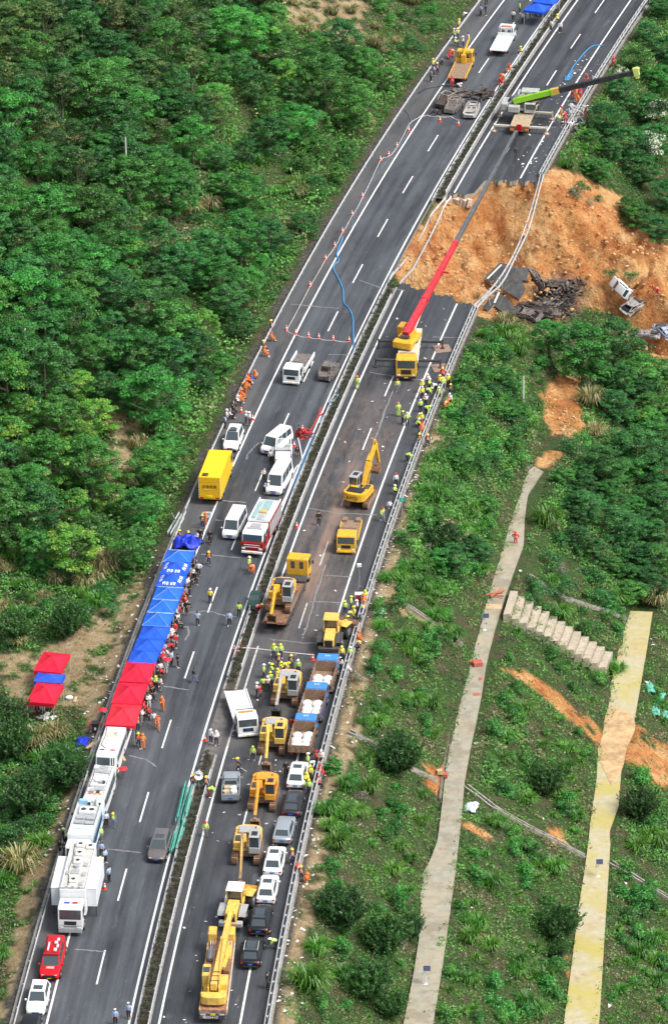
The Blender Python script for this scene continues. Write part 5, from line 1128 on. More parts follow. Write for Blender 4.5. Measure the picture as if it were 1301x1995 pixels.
def truck_cab(root, col, w, yf, yb, zf, zt, V, glassh=.5, rear_glass=True, name='cab', bump=None):
 """box cab: nose at yf, back at yb, floor zf, roof zt"""
 h = w / 2; ym = yf - .22; zm = zf + (zt - zf) * .46
 b = MB(); b.prism([(yb, zf), (yf, zf), (yf, zm), (ym, zt - .12), (ym - .15, zt), (yb + .08, zt), (yb, zt - .1)], -h, h, 'x'); c = b.build(name, col, root, smooth=0)
 md = c.modifiers.new('b', 'BEVEL'); md.width = .06; md.segments = 2; md.limit_method = 'ANGLE'
 g = MB(); pane(g, ((h, yf, zm), (-h, yf, zm), (-h, ym, zt - .12), (h, ym, zt - .12)), .06, .06, .05, .1, .015); g.build('windscreen', V['glass'], root, smooth=0)
 for s in (-1, 1):
  g = MB(); x = s * (h + .004); q = [(x, yf - .3, zm + .02), (x, yb + .35, zm + .02), (x, yb + .35, zt - .2), (x, ym - .12, zt - .2)]
  if s > 0: q = list(q)
  else: q = [q[1], q[0], q[3], q[2]]
  g.quadt(*q, t=.012); g.build('side_window', V['glass'], root, smooth=0)
  m = MB(); m.box(s * (h + .2) - .08, s * (h + .2) + .08, yf - .3, yf - .22, zm, zm + .42, .02); m.tube([(s * h, yf - .3, zm + .3), (s * (h + .2), yf - .26, zm + .3)], .02, 4); m.build('wing_mirror', V['blk'], root)
  MB().box(s * h * .72 - .17, s * h * .72 + .17, yf - .03, yf + .03, zf + .08, zf + .27, .03).build('headlight', V['lamp'], root)
 if rear_glass:
  for s in (-.5, .5): MB().box(s * h * .8 - .22, s * h * .8 + .22, yb - .015, yb + .02, zm + .1, zt - .3, .02).build('rear_window', V['glass'], root)
 MB().box(-h * .5, h * .5, yf - .01, yf + .025, zf + .3, zm - .12, .02).build('grille', V['blk'], root)
 b = MB(); b.box(-h, h, yf - .1, yf + .12, zf - .22, zf + .04, .04); b.build('bumper', bump or V['blk'], root)
 MB().box(-.23, .23, yf + .12, yf + .135, zf - .16, zf - .03).build('number_plate', V['plate_y'], root, smooth=0)
 return c
def chassis(root, w, y0, y1, V, axles, r=.5, z=.75, dual=True):
 b = MB()
 for s in (-1, 1): b.box(s * .42 - .06, s * .42 + .06, y0, y1, z - .15, z + .1)
 for y in np.arange(y0 + .3, y1, 1.2): b.box(-.42, .42, y, y + .1, z - .1, z + .05)
 b.box(-w * .4, -w * .22, (y0 + y1) / 2 - .5, (y0 + y1) / 2 + .5, z - .3, z + .05, .05); b.build('chassis', V['dk'], root, smooth=0)
 for (y, st) in axles:
  for s in (-1, 1): wheel(root, s * (w / 2 - (.18 if st else .28)), y, r, .28 if st else .5, V)
def flatbed(label, cab_col, deck_col, L=8.5, w=2.3, cab_l=1.9, cab_h=2.25, lightbar=None, deck_z=1.0, deck_t=.12, sides=0, name='flatbed_truck', ramps=False, burnt=False, tilt=0.):
 V = V_; root = empty(name); tag(root, label, 'truck'); yf, yr = L / 2, -L / 2
 chassis(root, w, yr + .4, yf - .8, V, [(yf - 1.1, True), (yr + 1.9, False)], r=.42, z=.66)
 truck_cab(root, cab_col, w * .94, yf, yf - cab_l, .5, cab_h, V, bump=cab_col)
 d = MB(); y1 = yf - cab_l - .35; d.box(-w / 2, w / 2, yr, y1, deck_z - deck_t, deck_z, .02); o = d.build('deck', deck_col, root)
 e = MB()
 for s in (-1, 1): e.box(s * w / 2 - .05, s * w / 2 + .05, yr, y1, deck_z - .2, deck_z + .1 + sides)
 e.box(-w / 2, w / 2, y1, y1 + .08, deck_z - .2, deck_z + .55); e.build('side_rail', cab_col if not burnt else V['ash'], root, smooth=0)
 if ramps:
  for s in (-1, 1): MB().box(s * .75 - .3, s * .75 + .3, yr - .25, yr + .5, deck_z, deck_z + .3, .03).build('ramp', deck_col, root)
 m = MB(); m.box(-.6, .6, y1 + .12, y1 + .45, deck_z - .1, deck_z + .5, .04); m.tube([(-.9, y1 + .3, deck_z), (-.9, y1 + .3, cab_h + .1), (.9, y1 + .3, cab_h + .1), (.9, y1 + .3, deck_z)], .05, 6); m.build('winch_frame', V['dk'] if not burnt else V['rust'], root)
 if lightbar: MB().box(-.75, .75, yf - cab_l + .35, yf - cab_l + .6, cab_h, cab_h + .13, .03).build('light_bar', lightbar, root)
 for s in (-1, 1): MB().box(s * w * .4 - .15, s * w * .4 + .15, yr - .02, yr + .02, deck_z - .32, deck_z - .16).build('taillight', V['tail'], root, smooth=0)
 root['len'] = L; return root
def dump_truck(label, col, bagseed, L=7.2, blue=True):
 V = V_; w = 2.35; root = empty('dump_truck'); tag(root, label, 'truck', 'blue cab dump trucks'); yf, yr = L / 2, -L / 2
 chassis(root, w, yr + .3, yf - .6, V, [(yf - 1.0, True), (yr + 1.7, False)], r=.48, z=.75)
 truck_cab(root, col, w * .93, yf, yf - 1.75, .65, 2.35, V, rear_glass=False)
 text_part('东风', .3, V['white'], root, (0, yf - .9, 2.352), (0, 0, 0), 'roof_lettering')
 y1 = yf - 2.0; b = MB(); z0, z1 = 1.05, 2.0; b.box(-w / 2, w / 2, yr, y1, z0, z0 + .08); b.box(-w / 2, -w / 2 + .07, yr, y1, z0 + .08, z1); b.box(w / 2 - .07, w / 2, yr, y1, z0 + .08, z1)
 b.box(-w / 2 + .07, w / 2 - .07, y1 - .08, y1, z0 + .08, z1 + .35); b.build('tipper_body', V['mud'], root, smooth=0)
 t = MB(); t.box(-w / 2, w / 2, yr - .06, yr, z0, z1 - .1, .01); [t.box(x - .04, x + .04, yr - .11, yr - .06, z0, z1 - .1) for x in (-.9, -.3, .3, .9)]; t.build('tailgate', V['mud'], root, smooth=0)
 r = MB(); [r.box(s * (w / 2 + .04) - .04, s * (w / 2 + .04) + .04, y, y + .1, z0 - .05, z1 + .02) for s in (-1, 1) for y in np.arange(yr + .1, y1, .75)]; r.build('rib', mat('blue_steel', (.05, .12, .35), .6, dirt=(.3, .2, .13), dirt_amt=.6) if blue else V['mud'], root, smooth=0)
 for s in (-1, 1): MB().box(s * .8 - .16, s * .8 + .16, yr + .05, yr + .1, .72, .9).build('taillight', V['tail'], root, smooth=0)
 root['len'] = L; return root
def bag_heap(root_truck, seed, n, y0, y1, z):
 """white woven bulk bags resting in a tipper body: each one a thing"""
 rr = random.Random(seed); m = mat('woven_bag', (.74, .74, .72), .8, var=.08, scale=3., dirt=(.5, .42, .33), dirt_amt=.35); L_ = []
 for k in range(n):
  b = MB(); rs = .48 + rr.random() * .1; rings = []
  for i in range(7):
   a = -1 + 2 * i / 6; q = (1 - abs(a) ** 3.2) ** .5 * .98 + .05
   rings.append([((rs * q * (1 + .1 * math.sin(3 * t + k))) * math.cos(t), (rs * q * (1 + .1 * math.cos(2 * t + k * 2))) * math.sin(t), a * rs * .72 + rs * .72 + .04 * math.sin(5 * t + i)) for t in [2 * math.pi * j / 12 for j in range(12)]])
  b.loft(rings); b.tube([(-.1, 0, rs * 1.42), (-.12, .05, rs * 1.6), (.1, .02, rs * 1.62), (.12, 0, rs * 1.42)], .03, 5)
  o = b.build('bulk_bag', m, smooth=60); col = k % 2; row = k // 2; nrow = (n + 1) // 2
  lp = Vector(((-.52 if col == 0 else .52) + rr.uniform(-.08, .08), y0 + (y1 - y0) * (row + .5) / nrow, z + rr.uniform(0, .06))); L_.append((o, lp))
 return L_
def excavator(label, paint, roof=None, L1=(0, 3.3, 3.7), L2=(0, 6.3, 1.5), bucket=(0, 6.5, .5), twist=0., cabcol=None, txt=None, stick=None, bk=None, name='excavator', grp='excavators lined up in the right carriageway'):
 V = V_; root = empty(name); tag(root, label, 'excavator', grp); st = stick or paint; roof = roof or paint; cabcol = cabcol or V['grey']
 for s in (-1, 1):
  b = MB(); P = [(-2.05, .45), (-1.85, .12), (-1.6, .03), (1.6, .03), (1.85, .12), (2.05, .45), (1.9, .78), (1.6, .9), (-1.6, .9), (-1.9, .78)]
  b.prism(P, s * 1.1 - .29, s * 1.1 + .29, 'x'); t = b.build('track', V['mud'], root, smooth=0)
  c = MB(); n = 26
  for k in range(n):
   u = -1.7 + 3.4 * k / (n - 1); c.box(s * 1.1 - .31, s * 1.1 + .31, u - .03, u + .03, .89, .935)
  for k in range(5):
   for e in (-1, 1): z = .2 + .15 * k; yy = 1.98 + .07 * math.sin(k / 4 * math.pi); c.box(s * 1.1 - .31, s * 1.1 + .31, e * yy - .03, e * yy + .03, z, z + .06)
  c.build('track_shoe', V['rust'], t, smooth=0)
 MB().box(-.85, .85, -.8, .8, .35, .95, .06).build('undercarriage', V['mud'], root)
 up = empty('house', (0, 0, 0), twist); up.parent = root; par = root
 def B(mb, nm, m, **k):
  mb2 = mb; mb2.v = [tuple(Matrix.Rotation(twist, 3, 'Z') @ Vector(v)) for v in mb2.v]; return mb2.build(nm, m, root, **k)
 bpy.data.objects.remove(up)
 b = MB(); b.box(-1.3, 1.3, -1.7, .95, 1.1, 1.35, .04); b.box(-1.3, -.25, -1.7, .0, 1.35, 2.05, .06); b.box(.3, 1.3, -1.7, .8, 1.35, 1.95, .06); B(b, 'body', paint)
 b = MB(); ar = [(-1.32, -1.6), (1.32, -1.6), (1.32, -1.95), (1.05, -2.35), (.5, -2.55), (-.5, -2.55), (-1.05, -2.35), (-1.32, -1.95)]; b.prism(ar, 1.12, 2.1, 'z'); cw = B(b, 'counterweight', paint, smooth=0)
 md = cw.modifiers.new('b', 'BEVEL'); md.width = .07; md.segments = 2; md.limit_method = 'ANGLE'
 b = MB(); b.box(-.95, .95, -2.1, -.9, 2.02, 2.22, .06); B(b, 'engine_hood', roof)
 b = MB(); b.box(.5, 1.15, -.5, .5, 1.93, 2.05, .03); B(b, 'side_box', V['dk']); b = MB(); b.cyl((-.75, -1.2, 2.1), (-.75, -1.2, 2.65), .06, n=8); B(b, 'exhaust', V['dk'])
 b = MB(); b.tube([(.3, .9, 1.5), (.5, 1.3, 2.3), (.42, 2.0, 2.9), (.36, 2.8, 3.2)], .035, 5); B(b, 'hose', V['blk'])
 b = MB(); x0, x1, y0, y1, z0, z1 = -1.3, -.35, -.15, 1.5, 1.3, 2.92
 for (x, y) in ((x0, y0), (x1, y0), (x0, y1 - .1), (x1, y1 - .1), (x0, .65), (x1, .65)): b.box(x - .04, x + .04, y - .04, y + .04, z0, z1)
 b.box(x0 - .05, x1 + .05, y0 - .05, y1, z0 - .15, z0 + .5, .03); b.box(x0 - .06, x1 + .06, y0 - .06, y1, z1, z1 + .1, .03); B(b, 'cab', cabcol)
 g = MB(); g.box(x0 + .01, x1 - .01, y0, y1 - .08, z0 + .48, z1 - .02); B(g, 'cab_window', V['glass'], smooth=0)
 g = MB(); g.box(x0 + .18, x1 - .18, y0 + .5, y1 - .35, z1 + .1, z1 + .115); B(g, 'roof_hatch', V['blk'], smooth=0)
 x = .12; p0 = Vector((x, .75, 1.7)); p1 = Vector((x + L1[0], L1[1], L1[2])); p2 = Vector((x + L2[0], L2[1], L2[2])); k1 = p0.lerp(p1, .48) + Vector((0, -.15, .55))
 b = MB(); b.beam(p0, k1, .42, .5, .48, .74); b.beam(k1, p1, .48, .74, .36, .42); B(b, 'boom', paint, smooth=0)
 b = MB(); e = (p2 - p1).normalized(); b.beam(p1 - e * .8, p1, .26, .2, .3, .42); b.beam(p1, p2, .36, .5, .26, .28); B(b, 'stick', st, smooth=0)
 for (a, c, nm) in ((Vector((x - .3, 1.0, 1.35)), p0.lerp(p1, .5) + Vector((-.26, 0, .2)), 'ram'), (Vector((x + .3, 1.0, 1.35)), p0.lerp(p1, .5) + Vector((.26, 0, .2)), 'ram'), (k1 + Vector((0, .3, .45)), p1 - e * .7 + Vector((0, 0, .1)), 'ram'), (p1 + Vector((0, .2, .3)), p1.lerp(p2, .8) + Vector((0, .2, .15)), 'ram')):
  b = MB(); m_ = a.lerp(c, .55); b.cyl(a, m_, .075, n=8); b.cyl(m_, c, .045, n=8); B(b, nm, V['chrome'] if 0 else paint)
 q = Vector((x + bucket[0], bucket[1], bucket[2])); bk_ = bk or V['mud']
 b = MB(); P = [(.25, .45), (-.35, .4), (-.65, .0), (-.55, -.38), (-.2, -.48), (.3, -.42), (.22, -.36), (-.2, -.4), (-.5, -.33), (-.58, 0), (-.3, .34), (.25, .38)]
 b.prism([(q.y + a, q.z + c) for a, c in P], q.x - .48, q.x + .48, 'x')
 for s in (-.48, .45): b.prism([(q.y + a, q.z + c) for a, c in P[:6]], q.x + s, q.x + s + .03, 'x')
 b.box(q.x - .15, q.x + .15, q.y - .2, q.y + .2, q.z + .35, q.z + .62)
 for k in range(5): b.box(q.x - .45 + .2 * k, q.x - .37 + .2 * k, q.y + .28, q.y + .5, q.z - .42, q.z - .36)
 B(b, 'bucket', bk_, smooth=0)
 if txt:
  t = text_part(txt, .52, V['blk'], root, Matrix.Rotation(twist, 3, 'Z') @ Vector((0, -2.565, 1.6)), (math.pi / 2, 0, twist), 'lettering')
 root['len'] = 4.1; return root
def loader(label, paint, roofcol, V, bent=.25):
 root = empty('wheel_loader'); tag(root, label, 'loader', 'wheel loaders')
 for (x, y) in ((1.02, -1.5), (-1.02, -1.5)): wheel(root, x, y, .78, .58, V)
 Mf = Matrix.Translation((0, 0, 0)) @ Matrix.Rotation(-bent, 4, 'Z')
 for x in (1.02, -1.02):
  w_ = wheel(root, x, 1.6, .78, .58, V); w_.location = Mf @ Vector((x, 1.6, .78)); w_.rotation_euler = (0, 0, -bent)
 b = MB(); b.prism([(-3.1, .95), (-3.2, 1.3), (-3.05, 1.95), (-.9, 2.2), (-.9, 1.0)], -.55, .55, 'x'); e = b.build('engine_hood', paint, root, smooth=0); md = e.modifiers.new('b', 'BEVEL'); md.width = .06; md.segments = 2
 MB().box(-.42, .42, -3.2, -3.08, 1.1, 1.85, .02).build('radiator_grille', V['blk'], root)
 MB().box(-1.15, 1.15, -3.35, -2.75, .55, 1.05, .08).build('counterweight', V['grey'] if roofcol is V['white'] else V['dk'], root)
 b = MB(); [b.box(s * 1.02 - .36, s * 1.02 + .36, -2.25, -.75, 1.6, 1.68, .02) for s in (-1, 1)]; [b.beam((s * 1.02, -2.25, 1.65), (s * 1.02, -2.55, 1.3), .7, .06) for s in (-1, 1)]; b.build('mudguard', V['grey'] if roofcol is V['white'] else V['dk'], root, smooth=0)
 b = MB()
 for (x, y) in ((-.75, -.85), (.75, -.85), (-.72, .55), (.72, .55)): b.beam((x, y, 1.6), (x * .92, y * .9, 3.1), .09, .09)
 b.box(-.8, .8, -.9, .6, 1.2, 1.75, .04); b.build('cab', paint, root); MB().box(-.82, .82, -1.0, .75, 3.1, 3.24, .06).build('cab_roof', roofcol, root)
 MB().box(-.68, .68, -.78, .48, 1.75, 3.08).build('cab_window', V['glass'], root, smooth=0)
 b = MB().at(Mf)
 for s in (-.55, .55): b.beam((s, 1.0, 1.9), (s, 2.5, 1.5), .16, .4); b.beam((s, 2.5, 1.5), (s, 3.3, .7), .14, .3)
 b.box(-.5, .5, .7, 2.1, .9, 1.7, .08); [b.box(s * 1.02 - .34, s * 1.02 + .34, .9, 2.3, 1.62, 1.7, .02) for s in (-1, 1)]; b.build('lift_arm', paint, root, smooth=0)
 b = MB().at(Mf); P = [(3.2, .25), (4.3, .2), (4.3, .25), (3.4, .38), (3.3, .8), (3.55, 1.25), (3.5, 1.3), (3.15, .9)]; b.prism(P, -1.35, 1.35, 'x'); [b.prism([(3.2, .25), (4.2, .22), (3.7, 1.2), (3.5, 1.3), (3.15, .9)], x - .03, x + .03, 'x') for x in (-1.34, 1.34)]
 b.build('bucket', V['oran'] if roofcol is V['white'] else V['rust'], root, smooth=0)
 root['len'] = 6.6; return root
def box_lines(root, m, w, y0, y1, z0, z1): pass
def build_trucks():
 V = V_; W = V['white']
 park(excavator('excavator with a grey cab, farthest of the four standing in line', V['yel2'], roof=V['grey'], stick=V['grey'], bk=V['dk'], L2=(0, 6.0, 2.4), bucket=(0, 6.2, 1.6)), 553, 1379, 'near', off=1)
 park(excavator('lemon yellow excavator beside the dump trucks, second of the four in line', V['yel2'], cabcol=V['yel2'], roof=V['grey'], stick=V['yel2'], L2=(-.2, 6.6, 2.3), bucket=(-.2, 6.9, 1.5)), 528, 1474, 'near', off=-1)
 park(excavator('orange yellow excavator, third of the four in line, next to the silver pickup', V['oran'], cabcol=V['oran'], roof=V['oran'], L2=(-.1, 6.4, 2.2), bucket=(-.1, 6.6, 1.4)), 509, 1584, 'near', off=0)
 park(excavator('dirty yellow excavator with its bucket on the road, nearest of the four in line', V['yel2'], roof=V['grey'], cabcol=V['grey'], stick=V['mud'], L2=(-.1, 6.5, 1.2), bucket=(-.1, 6.75, .55)), 478, 1689, 'near', off=-1)
 park(excavator('yellow excavator seen from behind with KATO on its counterweight', V['yel'], roof=V['blk'], cabcol=V['grey'], L1=(0, 4.6, 5.1), L2=(0, 5.6, 2.4), bucket=(0, 4.9, 1.9), twist=-.1, txt='KATO', bk=V['rust'], grp=None), 693, 992, 'away', off=6)
 o = park(excavator('yellow excavator loaded on the rusty low trailer', V['yel'], roof=V['dk'], cabcol=V['grey'], L1=(.1, 3.0, 3.2), L2=(.1, 5.4, 1.6), bucket=(.1, 5.1, 1.0), bk=V['rust'], grp=None, twist=.06), 541, 1211, 'near', off=4); o.location.z = .98
 root = empty('low_loader_truck'); tag(root, 'low loader truck with yellow cab and rusty trailer carrying an excavator', 'truck')
 chassis(root, 2.5, -6.3, 5.2, V, [(-5.2, False), (-4.0, False), (-2.8, False), (3.0, False), (5.4, True)], r=.48, z=.7)
 truck_cab(root, V['yel'], 2.4, 6.6, 4.7, .6, 2.95, V)
 MB().box(-1.3, 1.3, -6.6, 2.9, .82, .95, .02).build('deck', V['rust'], root); b = MB(); [b.box(s * 1.3 - .05, s * 1.3 + .05, -6.6, 2.9, .6, 1.0) for s in (-1, 1)]; b.box(-1.25, 1.25, 3.1, 4.5, .85, 1.15, .05); b.cyl((-.5, 3.6, 1.1), (.5, 3.6, 1.1), .2); b.build('frame', V['dk'], root)
 for s in (-1, 1):
  b = MB(); b.beam((s * .82, -6.6, .98), (s * .82, -7.5, 1.35), .75, .14)
  for k in range(7): b.box(s * .82 - .38, s * .82 + .38, -6.65 - .13 * k, -6.58 - .13 * k, 1.05 + .055 * k, 1.12 + .055 * k)
  b.build('loading_ramp', mat('brick_steel', (.2, .07, .045), .8, var=.35, dirt=(.3, .22, .18), dirt_amt=.6), root, smooth=0)
 park(root, 533, 1233, 'away', L=14.2, off=4)
 park(loader('yellow wheel loader with an ochre roof beside the right guardrail, bucket turned right', V['yel2'], V['yel2'], V, .35), 640, 1280, 'away', L=6.6, off=-2)
 park(loader('wheel loader with a pale roof in front of the long yellow truck crane', V['yel2'], V['white'], V, .15), 449, 1817, 'away', L=6.6, off=3)
 bl = mat('cab_blue', (.04, .22, .58), .4, var=.08, dirt=(.3, .27, .22), dirt_amt=.3)
 for k, (x, y, lb, n) in enumerate([(624, 1364, 'blue cab dump truck loaded with white bags, farthest of the three', 4), (603, 1421, 'blue sided dump truck loaded with white bags, middle of the three', 6), (584, 1484, 'brown dump truck loaded with white bags, nearest of the three', 6)]):
  t = dump_truck(lb, bl, k, L=6.3, blue=(k == 1)); park(t, x, y, 'away', L=6.3, off=1 if k < 2 else 0); bpy.context.view_layer.update()
  for (o, lp) in bag_heap(t, k, n, -3.0, -.2 if n == 6 else -.9, 1.13):
   put(o, t.matrix_basis @ lp, t.rotation_euler.z + random.uniform(-.3, .3)); tag(o, 'white woven bulk bag heaped with others in the %s dump truck' % ('farthest', 'middle', 'nearest')[k], 'bag', 'white bags in the %s dump truck' % ('farthest', 'middle', 'nearest')[k])
 fl = flatbed('white recovery truck standing askew by the median opening, its deck pointing up left', W, mat('pale_deck', (.66, .67, .67), .5, var=.12, scale=2., dirt=(.2, .17, .14), dirt_amt=.5), L=8.6, w=2.3, cab_h=2.3, lightbar=V['amber']); park(fl, 484, 1439, 'near', L=8.6, off=-17)
 text_part('救援', .3, V['plate_b'], fl, (0, 4.32, 1.0), (math.pi / 2, 0, math.pi))
 fl = flatbed('small yellow flatbed truck facing the camera below the KATO excavator', V['yel'], V['mud'], L=6.6, w=2.25, cab_h=2.25, ramps=True); park(fl, 674, 1081, 'near', L=6.6, off=-3)
 fl = flatbed('scorched white flatbed truck facing the camera next to a burnt car', V['white'], V['ash2'], L=7.2, w=2.2, cab_h=2.2, sides=.25); park(fl, 567, 751, 'near', L=7.2, off=3)
 fl = flatbed('yellow crane flatbed with a brown empty deck next to the burnt wrecks', V['yel'], V['mud'], L=8.4, w=2.4, cab_h=2.4, cab_l=1.8); park(fl, 889, 164, 'away', L=8.4, off=-4)
 b = MB(); b.box(-.35, .35, 1.4, 1.9, 1.0, 2.3, .05); b.beam((0, 1.7, 2.3), (.3, 4.8, 3.6), .2, .22); b.beam((.3, 4.8, 3.6), (.1, 5.6, 2.7), .12, .14); b.build('crane_arm', V['yel'], fl, smooth=0)
 fl = flatbed('white flatbed with an empty pale deck at the top, below the blue canopy', W, mat('pale_deck', (.66, .67, .67)), L=8.0, w=2.3, cab_h=2.2, lightbar=V['amber']); park(fl, 970, 110, 'away', L=8.0, off=-3)
 fl = flatbed('small white truck with a slatted cargo frame between two vans', W, V['grey'], L=5.4, w=1.85, cab_h=2.05, deck_z=.85, sides=.3, name='stake_truck'); fl['category'] = 'truck'
 b = MB()
 for k in range(8): x = -.84 + 1.68 * k / 7; b.box(x - .04, x + .04, -2.6, .35, 2.0, 2.05)
 for y in (-2.65, -1.1, .35): b.box(-.9, .9, y - .03, y + .03, 1.98, 2.05)
 for s in (-1, 1):
  for k in range(7): y = -2.62 + 2.95 * k / 6; b.box(s * .88 - .025, s * .88 + .025, y - .03, y + .03, .85, 2.0)
  for z in (1.2, 1.5, 1.8): b.box(s * .88 - .02, s * .88 + .02, -2.65, .35, z, z + .06)
 b.build('slatted_frame', mat('pale_frame', (.72, .73, .73), .5), fl, smooth=0); park(fl, 551, 924, 'near', L=5.4, off=-9)
 root = empty('box_truck'); tag(root, 'tall yellow box truck on the left shoulder with a soot stain on its roof', 'truck')
 yb = mat('yellow_box', (.85, .54, .012), .5, var=.05, dirt=(.6, .36, .02), dirt_amt=.3); chassis(root, 2.45, -4.2, 3.4, V, [(3.2, True), (-1.6, False), (-2.9, False)], r=.5, z=.8)
 MB().box(-1.25, 1.25, -4.4, 2.7, .75, 3.6, .05).build('cargo_box', yb, root); truck_cab(root, yb, 2.35, 4.5, 2.8, .65, 2.9, V)
 b = MB(); [b.box(-1.2 + .8 * k, -.44 + .8 * k, -4.43, -4.4, 2.95, 3.5) for k in range(3)]; b.box(-1.2, 1.2, -4.42, -4.4, .9, 2.9); b.build('rear_door', mat('yellow_door', (.78, .46, .012), .5), root, smooth=0)
 text_part('应急救援', .42, mat('dark_red_letter', (.2, .03, .015), .6), root, (0, -4.44, 2.35), (math.pi / 2, 0, 0)); text_part('YINGJI JIUYUAN', .16, mat('pale_yellow_letter', (.85, .75, .35), .6), root, (0, -4.44, 1.98), (math.pi / 2, 0, 0))
 b = MB(); 
 for k in range(9): [b.box(s * 1.22 - .04, s * 1.22 + .04, -4.42, -4.4, .95 + .3 * k, 1.1 + .3 * k) for s in (-1, 1)]
 b.build('warning_stripe', mat('stripe_white', (.8, .75, .7), .5), root, smooth=0); MB().box(-.3, .3, -4.5, -4.42, .95, 1.25, .02).build('number_plate', V['plate_y'], root)
 [MB().box(s * .9 - .22, s * .9 + .22, -4.46, -4.4, .85, 1.05, .02).build('taillight', V['tail'], root) for s in (-1, 1)]
 MB().box(-.9, -.2, -4.3, -3.5, 3.6, 3.66, .02).build('exhaust_outlet', mat('soot', (.05, .04, .03), .9, var=.6, scale=3., dirt=(.3, .22, .06), dirt_amt=.7), root); MB().box(-1.26, -1.252, -4.2, 2.5, 2.9, 3.0).build('trim', V['grey'], root)
 [MB().box(s * 1.252 - .004, s * 1.252 + .004, -4.0 + 1.1 * k, -3.92 + 1.1 * k, .8, 3.5).build('panel_seam', V['oran'], root, smooth=0) for s in (-1, 1) for k in range(6)]
 park(root, 409, 985, 'away', L=8.9, off=-1)
 root = empty('fire_engine'); tag(root, 'red fire engine with a white cab roof facing the camera beside the median', 'fire engine'); rd_ = mat('engine_red', (.3, .012, .012), .3, var=.05); chassis(root, 2.5, -4.2, 3.6, V, [(3.0, True), (-1.6, False), (-2.9, False)], r=.52, z=.8)
 b = MB(); b.prism([(2.6, .75), (4.6, .75), (4.6, 1.75), (4.35, 1.8), (2.6, 1.8)], -1.22, 1.22, 'x'); b.build('cab', rd_, root, smooth=0)
 b = MB(); b.prism([(1.6, 1.8), (4.35, 1.8), (4.15, 2.65), (3.95, 2.85), (1.6, 2.9)], -1.2, 1.2, 'x'); c = b.build('cab_top', W, root, smooth=0); md = c.modifiers.new('b', 'BEVEL'); md.width = .08; md.segments = 2
 MB().box(-1.22, 1.22, 1.6, 2.6, .75, 1.8, .02).build('crew_cab', rd_, root)
 g = MB(); pane(g, ((1.2, 4.35, 1.8), (-1.2, 4.35, 1.8), (-1.2, 4.15, 2.65), (1.2, 4.15, 2.65)), .05, .05, .02, .08, .015); g.build('windscreen', V['glass'], root, smooth=0)
 for s in (-1, 1):
  [MB().box(s * 1.205 - .006, s * 1.205 + .006, y0, y1, 1.85, 2.5).build('side_window', V['glass'], root, smooth=0) for (y0, y1) in ((1.8, 2.7), (2.9, 3.9))]
  MB().box(s * 1.4 - .07, s * 1.4 + .07, 4.2, 4.3, 1.7, 2.3, .02).build('wing_mirror', V['blk'], root); MB().box(s * .95 - .2, s * .95 + .2, 4.56, 4.66, .98, 1.2, .03).build('headlight', V['lamp'], root)
  [MB().box(s * 1.26 - .01, s * 1.26 + .01, -4.2 + 1.1 * k, -3.2 + 1.1 * k, 1.0, 2.5).build('shutter', V['grey'], root, smooth=0) for k in range(5)]
  MB().box(s * 1.17 - .06, s * 1.17 + .06, -4.3, 1.4, 2.85, 3.05, .02).build('roof_rail', W, root)
 MB().box(-1.25, 1.25, -4.3, 1.45, .75, 2.85, .04).build('body', rd_, root); MB().box(-1.12, 1.12, -4.2, 1.4, 2.85, 2.87).build('roof_deck', mat('tread_plate', (.5, .55, .56), .5, metal=.2, var=.15, dirt=(.3, .3, .28), dirt_amt=.4), root, smooth=0)
 MB().box(.62, .95, -3.4, .6, 2.87, 3.05, .03).build('roof_locker', mat('teal_locker', (.24, .4, .4), .5, var=.2, dirt=(.4, .42, .42), dirt_amt=.5), root); MB().box(-1.0, -.55, -3.6, 1.1, 2.87, 3.0, .03).build('roof_locker', W, root); MB().box(-.4, .4, -1.3, -.7, 2.87, 3.1, .04).build('monitor_base', mat('ochre_cover', (.6, .4, .12), .6), root)
 MB().box(-.45, .35, -3.8, -1.6, 2.87, 2.95, .02).build('roof_hatch', mat('teal_locker', (.2, .42, .4)), root); MB().box(-.3, .3, -.3, 1.0, 2.87, 2.93, .02).build('roof_hatch', V['grey'], root)
 MB().box(-.85, .85, 3.0, 3.35, 2.86, 3.0, .03).build('light_bar', V['grey'], root); MB().box(-.6, .6, 1.9, 2.8, 2.9, 2.94, .02).build('roof_vent', V['grey'], root)
 MB().box(-1.2, 1.2, 4.5, 4.75, .5, .8, .05).build('bumper', W, root); [MB().box(-.9, .9, 4.6, 4.63, z, z + .07).build('grille_bar', W, root, smooth=0) for z in (1.25, 1.5)]; MB().box(-.23, .23, 4.755, 4.765, .55, .7).build('number_plate', V['plate_y'], root)
 park(root, 491, 1086, 'near', L=9.2, off=4)
 def bus(label, L, H, px, py, off, kind):
  root = empty('minibus'); tag(root, label, 'bus', None); w = 2.1; h = w / 2
  b = MB(); b.prism([(-L / 2, .35), (L / 2 - .05, .35), (L / 2, .5), (L / 2 - .1, 1.2), (L / 2 - .55, H - .25), (L / 2 - .85, H), (-L / 2 + .2, H), (-L / 2, H - .2)], -h, h, 'x'); c = b.build('body', W, root, smooth=0); md = c.modifiers.new('b', 'BEVEL'); md.width = .1; md.segments = 3; md.limit_method = 'ANGLE'
  g = MB(); pane(g, ((h, L / 2 - .1, 1.2), (-h, L / 2 - .1, 1.2), (-h, L / 2 - .55, H - .25), (h, L / 2 - .55, H - .25)), .07, .07, .05, .05, .02); g.build('windscreen', V['glass'], root, smooth=0)
